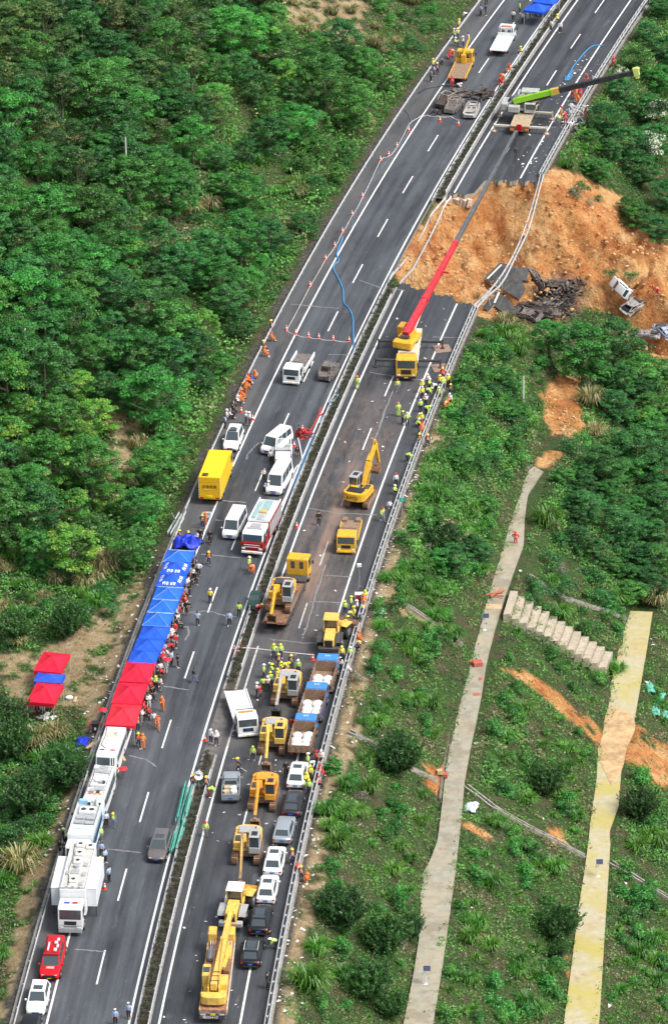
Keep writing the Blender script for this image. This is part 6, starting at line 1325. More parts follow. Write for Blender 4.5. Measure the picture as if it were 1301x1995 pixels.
  for s in (-1, 1):
   g = MB(); n = 5
   for k in range(n): y0 = -L / 2 + .35 + (L - 1.5) * k / n; g.box(s * (h + .004) - .006, s * (h + .004) + .006, y0, y0 + (L - 1.5) / n - .1, 1.3, H - .55)
   g.build('side_window', V['glass'], root, smooth=0); [wheel(root, s * (h - .12), y, .38, .25, V) for y in (L / 2 - 1.0, -L / 2 + 1.4)]
   MB().box(s * .75 - .16, s * .75 + .16, L / 2 - .08, L / 2, .65, .85, .02).build('headlight', V['lamp'], root)
   b = MB(); b.box(s * (h + .15) - .06, s * (h + .15) + .06, L / 2 - .5, L / 2 - .4, 1.3, 1.65, .02); b.build('wing_mirror', V['blk'], root)
  if kind == 0:
   MB().box(-.5, .5, -2.1, -.9, H, H + .12, .04).build('roof_unit', mat('cream_box', (.65, .6, .42), .6), root); MB().ball((0, .2, H), .55, .75, .22, 14, 4, 0.).build('air_conditioner', W, root)
   [MB().box(s * .55 - .25, s * .55 + .25, 1.7, 1.85, H, H + .1, .02).build('warning_light', V['tail'], root) for s in (-1, 1)]
  else:
   MB().box(-.6, .6, -3.2, -1.9, H, H + .18, .04).build('air_conditioner', V['grey'], root); [MB().cyl((0, y, H + .05), (0, y, H + .22), .32, n=14).build('fan_cover', V['grey'] if y < -1.5 else W, root) for y in (-2.9, -2.2)]
   MB().cyl((0, -.6, H), (0, -.6, H + .2), .5, n=16).build('dish', W, root); MB().box(-.75, .75, .5, 1.5, H, H + .08, .02).build('roof_plate', V['grey'], root); MB().box(-.7, .7, 2.1, 2.3, H - .02, H + .1, .02).build('warning_light', V['amber'], root)
   b = MB(); [b.tube([(s * .9, -L / 2 + .3, H + .12), (s * .9, L / 2 - 1.2, H + .12)], .03, 5) for s in (-1, 1)]; [b.tube([(-.9, y, H + .12), (.9, y, H + .12)], .025, 5) for y in (-3, -1.5, 0, 1.6)]; b.build('roof_rack', V['rim'], root)
  rr = random.Random(L)
  for k in range(7 if kind else 2):
   x, y, q = rr.uniform(-.7, .7), rr.uniform(-L / 2 + .5, L / 2 - 1.6), rr.uniform(.12, .3); MB().box(x - q, x + q, y - q, y + q * 1.4, H - .01, H + rr.uniform(.1, .35), .03).build('roof_box', (V['grey'], W, V['dk'])[k % 3], root)
  b = MB(); b.tube([(.85, -L / 2 + .4, H + .05), (.7, -1, H + .08), (.82, .8, H + .05), (.3, 1.4, H + .06)], .04, 5); b.build('cable', V['dk'], root)
  if kind:
   for s in (-.85, -.6): MB().cyl((s, -L / 2 + .2, H), (s * .9, -L / 2 - .3, H + 1.3), .04, n=6).build('aerial', W, root)
  park(root, px, py, 'near', L=L, off=off); return root
 bus('white minibus with a round roof unit directly below the red canopies', 6.6, 2.6, 206, 1520, 1, 0)
 bus('white bus crammed with roof equipment between the minibus and the logo truck', 7.6, 2.85, 181, 1612, 1, 1)
 root = empty('box_truck'); tag(root, 'white box truck with a small blue logo and a pale blue side panel', 'truck'); h = 1.2; H = 3.35; lb_ = mat('pale_blue_panel', (.3, .5, .72), .45, var=.12, scale=1.5); pw = mat('pale_white', (.72, .78, .78), .4, var=.03)
 chassis(root, 2.4, -3.8, 3.0, V, [(3.0, True), (-2.4, False)], r=.48, z=.8); truck_cab(root, W, 2.3, 4.1, 2.3, .6, 2.9, V)
 b = MB(); b.box(-h, h, -4.0, 2.2, .8, H - .3); b.box(-h, h, .4, 2.2, H - .3, H, .02); b.box(-h, -h + .07, -4.0, .4, H - .3, H); b.box(h - .07, h, -4.0, .4, H - .3, H); b.build('cargo_box', pw, root, smooth=0)
 MB().box(-h + .08, h - .08, -3.9, .35, H - .3, H - .27).build('roof_well', V['grey'], root, smooth=0); [MB().box(x - .4, x + .4, y - .25, y + .25, H - .27, H - .05, .05).build('roof_machine', V['grey'], root) for (x, y) in ((-.5, -.3), (.5, -.4), (-.5, -1.2), (.5, -1.3))]
 a_ = MB().box(-.8, .8, -3.2, -2.1, H - .27, H + .02, .04).build('air_conditioner', W, root); [MB().cyl((s * .4, -2.65, H), (s * .4, -2.65, H + .05), .27, n=14).build('fan', V['dk'], a_) for s in (-1, 1)]
 text_part('通信应急车', .24, mat('logo_teal', (.05, .28, .38), .5), root, (0, 1.2, H + .005), (0, 0, math.pi)); b = MB(); b.tube([(.95 + .1 * math.cos(t), 1.2 + .1 * math.sin(t), H + .01) for t in np.linspace(0, 6.283, 12)], .015, 4); b.build('logo', mat('logo_teal', (.05, .28, .38)), root)
 b = MB(); b.quadt((-h - .02, -4.1, 1.3), (-h - .02, 2.2, 1.3), (-h - .62, 2.3, 3.1), (-h - .45, -4.3, 3.1), .05); b.build('side_panel', lb_, root, smooth=0); MB().box(.3, 1.1, -4.5, -4.05, 2.2, 3.5, .03).build('rear_box', lb_, root); MB().box(-.1, -.7, -4.6, -4.05, 2.4, 3.6, .02).build('rear_box', pw, root)
 park(root, 151, 1703, 'near', L=8.2, off=1)
 root = empty('command_truck'); tag(root, 'big white command truck with both side rooms pushed out, nearest of the white vehicles', 'truck'); H = 3.75
 chassis(root, 2.5, -5.0, 4.4, V, [(4.4, True), (-2.2, False), (-3.6, False)], r=.52, z=.85); truck_cab(root, W, 2.35, 5.6, 3.5, .7, 2.95, V, bump=V['dk'])
 MB().box(-1.25, 1.25, -5.4, 3.3, .9, H, .04).build('body', W, root); MB().box(-1.05, 1.05, -5.3, 3.1, H, H + .02).build('roof_deck', mat('roof_grey', (.5, .49, .46), .7, var=.15, scale=1.5, dirt=(.35, .32, .28), dirt_amt=.5), root, smooth=0)
 for (x, y) in ((.2, -4.9), (-.8, -4.6), (.1, -3.3), (.1, -1.8), (.1, 1.7)):
  a_ = MB().box(x - .4, x + .4, y - .45, y + .45, H + .02, H + .28, .06).build('air_conditioner', mat('cream_white', (.74, .72, .66), .5), root); MB().cyl((x, y + .05, H + .28), (x, y + .05, H + .3), .22, n=14).build('fan', V['dk'], a_)
 MB().cyl((.1, -.8, H), (.1, -.8, H + .3), .32, .28, 14).build('antenna_base', V['grey'], root); MB().box(-.3, .5, -.3, .5, H + .02, H + .12, .03).build('roof_box', V['grey'], root); [MB().box(x - .18, x + .18, y - .3, y + .3, H + .02, H + .16, .02).build('roof_hatch', V['grey'], root) for (x, y) in ((-.75, -1.2), (.8, .4), (-.7, 2.3), (-.8, .6))]; MB().tube([(.8, -5.0, H + .06), (.65, -2.5, H + .08), (.8, -.6, H + .05), (.5, 2.6, H + .07)], .035, 5).build('cable', V['dk'], root)
 b = MB(); [b.tube([(s * 1.18, -5.3, H + .1), (s * 1.18, 3.2, H + .1)], .035, 5) for s in (-1, 1)]; b.tube([(-1.18, 3.2, H + .1), (1.18, 3.2, H + .1)], .05, 5); [b.box(x - .12, x + .12, 3.05, 3.2, H, H + .2) for x in (-.6, 0, .6)]; b.build('roof_rail', V['chrome'], root)
 for s in (-1, 1):
  o = MB().box(min(s * 1.26, s * 2.2), max(s * 1.26, s * 2.2), -3.4, 2.4, 1.35, 3.35, .04).build('slide_out_room', mat('room_white', (.74, .77, .79), .35, var=.03), root)
  t = MB(); t.box(min(s * 1.3, s * 2.22), max(s * 1.3, s * 2.22), -3.43, 2.43, 3.35, 3.39, .01); t.build('room_roof', W, o)
  b = MB(); b.beam((s * 2.05, 2.0, .0), (s * 2.05, 2.0, 1.35), .08, .08); b.build('support_leg', V['dk'], o)
 MB().box(-.65, -.15, 4.4, 4.6, 2.95, 3.08, .03).build('warning_light', V['tail'], root); MB().box(.15, .65, 4.4, 4.6, 2.95, 3.08, .03).build('warning_light', mat('blue_lamp', (.05, .08, .4), .3), root); MB().box(-.15, .15, 4.45, 4.55, 2.95, 3.02).build('light_bar', V['grey'], root)
 b = MB(); b.box(-1.15, 1.15, 5.72, 5.85, .45, .95, .05); [b.beam((x, 5.85, .5), (x, 5.8, 1.4), .07, .07) for x in (-.6, .6)]; b.beam((-1.1, 5.84, 1.25), (1.1, 5.84, 1.25), .07, .07); b.build('bull_bar', V['grey'], root)
 park(root, 138, 1824, 'near', L=11.2, off=-1)
def lift_z(x, y, py):
 """height above (x, y) at which the line of sight of image row py passes"""
 lo, hi = -20., 60.
 for _ in range(40):
  m = (lo + hi) / 2
  if float(PX(x, y, m)[1]) > py: lo = m
  else: hi = m
 return (lo + hi) / 2
def outrigger(root, V, y, w, colm, mats=True, z=.95, hang=0.):
 b = MB(); b.box(-w, w, y - .14, y + .14, z - .14, z + .14, .02); o = b.build('outrigger_beam', colm, root)
 for s in (-1, 1):
  b = MB(); b.cyl((s * w, y, .1), (s * w, y, z + .25), .1, n=8); b.cyl((s * w, y, .06), (s * w, y, .14), .28, n=10); b.build('outrigger_jack', colm, root)
def boom_part(root, name, m, p0, p1, w0, w1, h=None):
 b = MB(); h = h or (w0 * 1.25); b.beam(p0, p1, w0, h, w1, h * w1 / w0); d = (Vector(p1) - Vector(p0)).normalized(); b.beam(Vector(p1) - d * .35, p1, w1 * 1.22, h * w1 / w0 * 1.18); o = b.build(name, m, root, smooth=0); md = o.modifiers.new('b', 'BEVEL'); md.width = .04; md.segments = 1; return o
def build_cranes():
 V = V_; red = mat('boom_red', (.62, .03, .045), .4, var=.08, dirt=(.4, .2, .18), dirt_amt=.3); bg = mat('boom_grey', (.13, .14, .15), .4, metal=.3, var=.15, dirt=(.3, .28, .26), dirt_amt=.4); bk = mat('boom_black', (.03, .03, .035), .45, var=.2, dirt=(.12, .11, .1), dirt_amt=.4); gn = mat('boom_lime', (.28, .62, .03), .45, var=.06); gw = mat('crane_grey', (.42, .43, .42), .55, var=.15, dirt=(.15, .12, .1), dirt_amt=.6); cr = mat('cream_steel', (.62, .57, .46), .6, var=.12, dirt=(.25, .17, .1), dirt_amt=.5)
 root = empty('truck_crane'); tag(root, 'yellow truck crane with outriggers spread, its long red and grey boom reaching over the collapse', 'crane'); park(root, 791, 743, 'near', L=12.8, off=-7)
 bpy.context.view_layer.update(); Mi = root.matrix_basis.inverted()
 chassis(root, 2.55, -6.2, 5.0, V, [(4.6, True), (3.2, True), (-2.6, False), (-3.9, False), (-5.2, False)], r=.52, z=.85)
 truck_cab(root, V['yel'], 2.45, 6.4, 4.4, .65, 2.85, V, bump=V['blk']); MB().box(-1.0, 1.0, 3.6, 4.3, 1.2, 2.6, .08).build('engine_cover', V['rust'], root); MB().box(-1.27, 1.27, -6.2, 3.5, 1.05, 1.38, .03).build('deck', cr, root)
 for y in (2.4, -3.2): outrigger(root, V, y, 3.9, V['dk'])
 wp_ = mat('steel_plate', (.27, .18, .14), .85, var=.3, dirt=(.35, .3, .28), dirt_amt=.4)
 for (x, y, lb) in ((-3.9, -3.2, 'brown timber mat under the far right outrigger of the yellow crane'), (-3.9, 2.4, 'brown timber mat under the near right outrigger of the yellow crane')):
  o = MB().box(-1.0, 1.0, -1.1, 1.1, 0.008, .07, .01).build('outrigger_mat', wp_); put(o, root.matrix_basis @ Vector((x, y, .0)), root.rotation_euler.z + .3); tag(o, lb, 'mat')
 piv = Vector((0, -2.2, 0)); wp = root.matrix_basis @ piv
 slab = T(1003, 560); tz = lift_z(slab.x, slab.y, 256); tip = Vector((slab.x, slab.y, tz)); tl = Mi @ tip
 dirv = Vector((tl.x - piv.x, tl.y - piv.y, 0)).normalized(); perp = Vector((-dirv.y, dirv.x, 0))
 MB().cyl((0, -2.2, 1.35), (0, -2.2, 1.75), 1.0, n=20).build('slewing_ring', V['dk'], root)
 Ms = Matrix.Translation(piv) @ Matrix.Rotation(math.atan2(dirv.y, dirv.x) - math.pi / 2, 4, 'Z')
 b = MB().at(Ms); b.box(-1.1, 1.1, -1.8, 1.3, 1.75, 2.15, .05); [b.box(s * .55 - .08, s * .55 + .08, -1.7, .6, 2.15, 3.0, .03) for s in (-1, 1)]; b.box(-1.15, -.75, -1.2, 1.2, 2.15, 2.5, .04); b.build('slewing_platform', V['yel'], root, smooth=0)
 b = MB().at(Ms); b.box(-1.25, 1.25, -3.0, -1.85, 1.6, 2.6, .15); b.build('counterweight', V['yel'], root); b = MB().at(Ms); b.cyl((-.45, -1.1, 2.5), (.45, -1.1, 2.5), .35, n=14); b.cyl((-.45, -1.9, 2.75), (.45, -1.9, 2.75), .3, n=14); b.build('winch', V['dk'], root)
 b = MB().at(Ms); b.box(-1.75, -.95, .2, 1.75, 1.7, 3.1, .08); b.build('operator_cab', V['oran'], root); b = MB().at(Ms); b.box(-1.77, -.93, .5, 1.77, 2.25, 3.0); b.build('cab_window', V['glass'], root, smooth=0)
 p0 = Ms @ Vector((0, -1.5, 2.9)); seg = [(0, .17, .72, .66), (.17, .3, .64, .6), (.3, .44, .6, .54)]
 for (a, c, w0, w1) in seg: boom_part(root, 'boom_section', red, p0.lerp(tl, max(0, a - .01)), p0.lerp(tl, c), w0, w1)
 for (a, c, w0, w1) in [(.43, .62, .48, .45), (.61, .82, .42, .39), (.81, 1.0, .36, .33)]: boom_part(root, 'boom_section', bg, p0.lerp(tl, a), p0.lerp(tl, c), w0, w1)
 b = MB(); b.cyl(Ms @ Vector((0, .9, 2.0)), p0.lerp(tl, .2) - Vector((0, 0, .35)), .16, n=10); b.build('luffing_ram', V['chrome'], root)
 b = MB(); b.box(tl.x - .3, tl.x + .3, tl.y - .35, tl.y + .35, tl.z - .55, tl.z + .1, .05); b.build('boom_head', V['dk'], root); b = MB(); b.beam(p0.lerp(tl, .3), p0.lerp(tl, .3) + perp * -1.1, .2, .2); b.build('bracket', red, root)
 b = MB(); [b.cyl((tl.x + s, tl.y, tl.z - .5), (tl.x + s * .6, tl.y, tl.z - 2.2), .02, n=5) for s in (-.12, .12)]; b.box(tl.x - .22, tl.x + .22, tl.y - .18, tl.y + .18, tl.z - 2.9, tl.z - 2.2, .08); b.tube([(tl.x, tl.y, tl.z - 2.9), (tl.x + .15, tl.y, tl.z - 3.1), (tl.x, tl.y, tl.z - 3.3), (tl.x - .15, tl.y, tl.z - 3.2)], .045, 5); b.build('hook_block', V['dk'], root)
 b = MB(); b.cyl((tl.x, tl.y, tl.z - 3.2), (tl.x + .1, tl.y, slab.z + 1.5 - 0), .018, n=4); b.build('cable', V['dk'], root, smooth=0)
 root = empty('truck_crane'); tag(root, 'grey truck crane beyond the collapse with a lime and black boom swung to the right', 'crane'); park(root, 1011, 264, 'away', L=11.5, off=-4)
 bpy.context.view_layer.update(); Mi = root.matrix_basis.inverted()
 chassis(root, 2.5, -5.4, 5.4, V, [(4.6, True), (3.2, True), (-2.4, False), (-3.7, False)], r=.52, z=.85); truck_cab(root, gw, 2.4, 5.75, 3.9, .65, 2.7, V)
 MB().box(-1.27, 1.27, -5.6, 3.6, 1.05, 1.4, .03).build('deck', mat('tan_deck', (.42, .33, .22), .8, var=.3, scale=3., dirt=(.15, .11, .08), dirt_amt=.5), root); MB().box(-1.3, 1.3, -5.75, -5.6, .6, 1.35, .03).build('rear_panel', V['rust'], root); [MB().box(s * 1.0 - .25, s * 1.0 + .25, -5.8, -5.74, .75, 1.05, .02).build('taillight', V['amber'], root) for s in (-1, 1)]; MB().box(-.35, .35, -5.85, -5.75, .8, 1.7, .04).build('spare_box', mat('fire_red_paint', (.58, .008, .015)), root)
 for y in (-4.6, .9): outrigger(root, V, y, 3.6, cr, z=.9)
 [MB().box(s * 3.6 - .45, s * 3.6 + .45, y - .45, y + .45, .008, .06, .01).build('outrigger_pad', V['rust'], root) for s in (-1, 1) for y in (-4.6, .9)]
 P0 = Mi @ G(1000, 196, 3.0); Tq = G(1000, 196, 3.0) + Vector((16.6, -3.0, 5.2)); tl = Mi @ Tq; piv = Vector((0, .2, 0)); dirv = Vector((tl.x - P0.x, tl.y - P0.y, 0)).normalized()
 Ms = Matrix.Translation(piv) @ Matrix.Rotation(math.atan2(dirv.y, dirv.x) - math.pi / 2, 4, 'Z'); MB().cyl((0, .2, 1.4), (0, .2, 1.75), 1.0, n=20).build('slewing_ring', V['dk'], root)
 b = MB().at(Ms); b.box(-1.1, 1.1, -2.2, 1.4, 1.75, 2.1, .05); [b.prism([(-2.0, 2.1), (.6, 2.1), (-.9, 3.4), (-1.6, 3.4)], s * .5 - .06, s * .5 + .06, 'x') for s in (-1, 1)]; b.build('slewing_platform', gw, root, smooth=0)
 b = MB().at(Ms); [b.beam((s, -2.6, 2.2), (s, -.9, 4.0), .22, .22) or b.beam((s, -.9, 4.0), (s, 1.6, 2.2), .2, .2) for s in (-.9, .9)]; b.beam((-.9, -.9, 4.0), (.9, -.9, 4.0), .2, .2); b.build('a_frame', gw, root, smooth=0)
 b = MB().at(Ms); b.box(1.0, 1.9, -2.2, -.6, 1.7, 2.6, .1); b.build('engine_box', gw, root); b = MB(); b.tube([(-1.1, 2.5, 1.5), (-1.4, 1.4, 2.6), (-.6, .4, 3.0)], .1, 6); b.build('hose', V['grey'], root)
 b = MB().at(Ms); b.box(-1.25, 1.25, -3.3, -2.3, 1.65, 2.75, .12); b.build('counterweight', gw, root); b = MB().at(Ms); b.box(.75, 1.6, .0, 1.5, 1.6, 3.0, .08); b.build('operator_cab', gw, root); b = MB().at(Ms); b.box(.73, 1.62, .25, 1.52, 2.15, 2.9); b.build('cab_window', V['glass'], root, smooth=0)
 b = MB().at(Ms); b.cyl((-.45, -1.3, 2.5), (.45, -1.3, 2.5), .35, n=14); b.cyl((-.45, -2.0, 2.9), (.45, -2.0, 2.9), .3, n=14); b.build('winch', V['dk'], root); b = MB(); b.tube([(-1.2, -.8, 1.4), (-1.6, .2, 3.2), (-.4, 1.2, 3.4), (.2, .2, 3.2)], .08, 6); b.build('hose_bundle', gw, root)
 p0 = P0; boom_part(root, 'boom_section', gn, p0, p0.lerp(tl, .32), .62, .58); [boom_part(root, 'boom_section', bk, p0.lerp(tl, a), p0.lerp(tl, c), w0, w1) for (a, c, w0, w1) in ((.31, .58, .6, .58), (.57, .8, .55, .52), (.79, .97, .5, .46))]
 b = MB(); d_ = (tl - p0).normalized(); b.beam(p0.lerp(tl, .3), p0.lerp(tl, .37), .68, .82); b.build('boom_collar', mat('machine_lemon', (.8, .5, .03)), root, smooth=0); b = MB(); b.beam(p0.lerp(tl, .97), p0.lerp(tl, 1.01), .7, 1.1); b.box(tl.x - .25, tl.x + .25, tl.y - .3, tl.y + .3, tl.z - 1.0, tl.z + .5, .05); b.build('boom_head', mat('head_lime', (.6, .68, .2), .5), root, smooth=0)
 b = MB(); q = p0.lerp(tl, .28) - Vector((0, 0, .4)); b.cyl(Ms @ Vector((0, .9, 2.0)), q, .17, n=10); b.build('luffing_ram', V['chrome'], root); b = MB(); b.beam(p0 + Vector((0, 0, -.5)), p0.lerp(tl, .3) + Vector((0, 0, -.55)), .5, .3); b.build('boom_underside', bk, root, smooth=0); text_part('吊车', .5, V['blk'], root, p0.lerp(tl, .18) + Vector((0, 0, .43)), (0, 0, math.atan2(d_.y, d_.x)), 'lettering')
 root = empty('truck_crane'); tag(root, 'long yellow truck crane with its boom lowered forward, nearest machine at the bottom', 'crane'); park(root, 415, 1997, 'away', L=13.4, off=-2)
 chassis(root, 2.5, -6.6, 5.6, V, [(5.0, True), (3.6, True), (-2.6, False), (-3.9, False)], r=.52, z=.85); MB().box(-1.27, 1.27, -6.3, 6.2, 1.0, 1.32, .03).build('deck', mat('muddy_red', (.32, .14, .08), .8, var=.4, scale=3., dirt=(.5, .38, .25), dirt_amt=.6), root)
 for s in (-1, 1):
  b = MB(); b.box(s * .86 - .4, s * .86 + .4, 5.4, 6.8, .6, 2.3, .08); b.build('cab', V['yel2'], root); MB().box(s * .86 - .36, s * .86 + .36, 5.6, 6.815, 1.5, 2.2).build('cab_window', V['glass'], root, smooth=0) if s < 0 else None
  b = MB(); b.box(s * 1.27 - .03, s * 1.27 + .03, -6.3, 5.3, .8, 1.38); b.build('side_rail', V['yel2'] if s < 0 else cr, root)
  [MB().box(s * .75 + .22 * (k - 1) - .05, s * .75 + .22 * (k - 1) + .05, 4.6, 5.3, 1.35, 1.62, .02).build('outrigger_tube', cr, root) for k in range(3)]
 MB().box(-1.1, -.5, 1.8, 4.0, 1.32, 2.0, .2).build('fuel_tank', mat('dull_steel', (.3, .31, .32), .4, metal=.5), root); MB().box(.4, 1.1, 2.3, 4.2, 1.32, 1.9, .1).build('tool_box', V['yel2'], root); MB().box(.5, 1.15, -.2, 1.5, 1.32, 1.75, .05).build('spare_box', V['rust'], root)
 b = MB(); b.box(-1.05, 1.05, -5.2, -2.0, 1.55, 1.9, .05); [b.box(s * .5 - .08, s * .5 + .08, -5.0, -2.6, 1.9, 2.9, .03) for s in (-1, 1)]; b.box(.55, 1.15, -3.8, -2.0, 1.6, 2.5, .05); b.build('slewing_platform', V['yel2'], root, smooth=0); MB().cyl((0, -3.2, 1.3), (0, -3.2, 1.6), 1.0, n=20).build('slewing_ring', V['dk'], root)
 b = MB(); b.prism([(-1.25, -5.0), (1.25, -5.0), (1.1, -5.8), (.5, -6.0), (-.5, -6.0), (-1.1, -5.8)], 1.6, 2.5, 'z'); c = b.build('counterweight', V['yel2'], root, smooth=0); md = c.modifiers.new('b', 'BEVEL'); md.width = .08
 MB().box(-1.25, -.45, -2.9, -.9, 1.5, 2.95, .08).build('operator_cab', V['yel2'], root); MB().box(-1.27, -.43, -2.5, -.88, 2.1, 2.85).build('cab_window', V['glass'], root, smooth=0); MB().box(-1.15, -.55, -2.4, -1.5, 2.95, 2.97).build('roof_window', V['glass'], root, smooth=0)
 A = (0.0, -4.9, 2.9); B_ = (.7, 8.6, 2.75); [boom_part(root, 'boom_section', V['yel2'], lerp3(A, B_, a), lerp3(A, B_, c), w0, w1) for (a, c, w0, w1) in ((0, .62, .62, .58), (.6, .84, .52, .5), (.82, 1., .44, .42))]
 b = MB(); [b.box(x, x + .05, -4.6, 3.0, 3.27, 3.3) for x in (-.28, .3)]; [b.box(-.4, .5, y, y + .08, 3.25, 3.34) for y in (-4.4, -3.6, -2.9)]; b.build('boom_rail', V['rust'], root, smooth=0); b = MB(); b.cyl((-.35, -4.2, 2.7), (.4, -4.2, 2.7), .33, n=14); b.build('winch', V['dk'], root); b = MB(); b.beam((.7, 8.4, 2.7), (.7, 8.9, 2.2), .5, .7); b.beam((.4, 7.0, 2.5), (1.4, 6.8, 2.5), .12, .12); b.build('boom_head', V['oran'], root, smooth=0)
 b = MB(); b.beam((.6, -.5, 2.2), (.9, 2.2, 2.2), .3, .3); b.build('jib', V['yel2'], root); MB().box(-1.25, 1.25, -6.75, -6.3, .55, 1.25, .06).build('rear_panel', mat('dark_rear', (.06, .05, .05), .6, var=.3, dirt=(.4, .35, .3), dirt_amt=.4), root)
 text_part('粤00410', .42, V['white'], root, (-.25, -6.765, .8), (math.pi / 2, 0, 0)); MB().box(-.2, .25, -6.79, -6.755, 1.02, 1.22).build('number_plate', V['plate_y'], root); [MB().box(x - .25, x + .25, -6.78, -6.75, 1.05, 1.18).build('taillight', mat('pale_lamp', (.7, .55, .5), .3), root, smooth=0) for x in (-.9, .85)]
def lt_(): return mat('burnt_frame', (.33, .3, .28), .85, var=.4, scale=5., dirt=(.1, .06, .045), dirt_amt=.8)
def wreck(label, seed, px, py, rz, kind='shell', L=4.3, W=1.75, col=None, hh=1.6, group='burnt cars on the left carriageway', terrain=False, rot=None, lift=0., cat='wrecked car'):
 V = V_; rr = random.Random(seed); root = empty('wrecked_car'); tag(root, label, cat, group); c = col or (V['ash'] if rr.random() < .6 else V['ash2']); hw = W / 2; H = hh * (.6 if kind == 'crushed' else 1)
 j = lambda a=.08: rr.uniform(-a, a) * (2.2 if kind == 'crushed' else 1)
 b = MB(); rings = []
 for (y, w_, z0, z1) in [(-L / 2, .8, .35, .75), (-L / 2 + .3, .93, .2, .85), (-.6, 1, .18, .8), (.7, 1, .18, .78), (L / 2 - .6, .95, .2, .75), (L / 2 - .1, .8, .3, .6)]:
  x = hw * w_; rings.append([(-x + j(), y + j(), z0 + j(.04)), (x + j(), y + j(), z0 + j(.04)), (x + j(.1), y + j(), z1 * H / 1.3 + j()), (x * .85 + j(), y, z1 * H / 1.3 - .0 + j()), (x * .8, y + j(), .5 * H + j()), (-x * .8, y + j(), .5 * H + j()), (-x * .85 + j(), y, z1 * H / 1.3 + j()), (-x + j(.1), y + j(), z1 * H / 1.3 + j())])
 b.loft([list(reversed(r)) for r in rings]); body = b.build('body', c, root, smooth=20)
 b = MB(); pr = {}
 for s in (-1, 1):
  P = [(s * hw * .92 + j(), 1.15, .75), (s * hw * .72 + j(), .45, H + j()), (s * hw * .72 + j(), -.9, H + j()), (s * hw * .88 + j(), -1.7, .8)]; b.tube(P, .075, 5); pr[s] = P; b.tube([(s * hw * .95, -.2, .75), (s * hw * .73, -.25, H)], .07, 5)
 for k in (1, 2): b.tube([pr[-1][k], pr[1][k]], .075, 5)
 if kind != 'open': b.add([pr[-1][1], pr[1][1], pr[1][2], pr[-1][2], lerp3(lerp3(pr[-1][1], pr[1][2], .5), (0, 0, 0), .06)], [(0, 1, 4), (1, 2, 4), (2, 3, 4), (3, 0, 4)])
 b.build('roof_frame', c if kind != 'open' else lt_(), root, smooth=0)
 MB().box(-hw * .78, hw * .78, -1.6, 1.1, .52, .6).build('cabin_floor', mat('soot_black', (.012, .011, .01), .95), root, smooth=0)
 for s in (-1, 1): MB().box(min(s * hw * .8, s * hw * .9), max(s * hw * .8, s * hw * .9), -1.5, 1.0, .5, .78).build('door_shell', c, root, smooth=0)
 b = MB(); [b.box(x - .22, x + .22, y - .2, y + .25, .4, .62 + j()) for (x, y) in ((-.38, .1), (.38, .1), (-.38, -.9), (.38, -.9))]; [b.beam((x, y - .2, .6), (x + j(), y - .35, 1.0), .4, .08) for (x, y) in ((-.38, .1), (.38, .1))]; b.build('seat', V['rust'], root, smooth=0)
 b = MB(); b.box(-hw * .7, hw * .7, L / 2 - 1.2, L / 2 - .5, .45, .72 + j(), .08); b.build('engine', V['dk'], root)
 if kind != 'crushed' or rr.random() < .5: [wheel(root, s * (hw - .1), y, .3, .18, V) for s in (-1, 1) for y in (1.35, -1.35)]
 p = T(px, py) if terrain else G(px, py, 0); put(root, p + Vector((0, 0, lift)), rot=rot or (0, 0, rz)); return root
def junk(label, seed, px, py, r, n, m, h=.5, terrain=True, name='debris_pile', cat='debris', group=None):
 rr = random.Random(seed); b = MB()
 for k in range(n):
  a = rr.uniform(0, 6.28); q = r * math.sqrt(rr.random()); x, y = q * math.cos(a), q * math.sin(a) * .8; z = max(0, h * (1 - q / r)) * rr.random(); l = rr.uniform(.15, .9)
  d = Vector((rr.uniform(-1, 1), rr.uniform(-1, 1), rr.uniform(-.3, .8))).normalized() * l; b.beam(Vector((x, y, z)), Vector((x, y, z)) + d, rr.uniform(.05, .4), rr.uniform(.02, .12), up=(rr.random(), rr.random(), 1))
 o = b.build(name, m, smooth=0); o.location = T(px, py) if terrain else G(px, py); tag(o, label, cat, group); return o
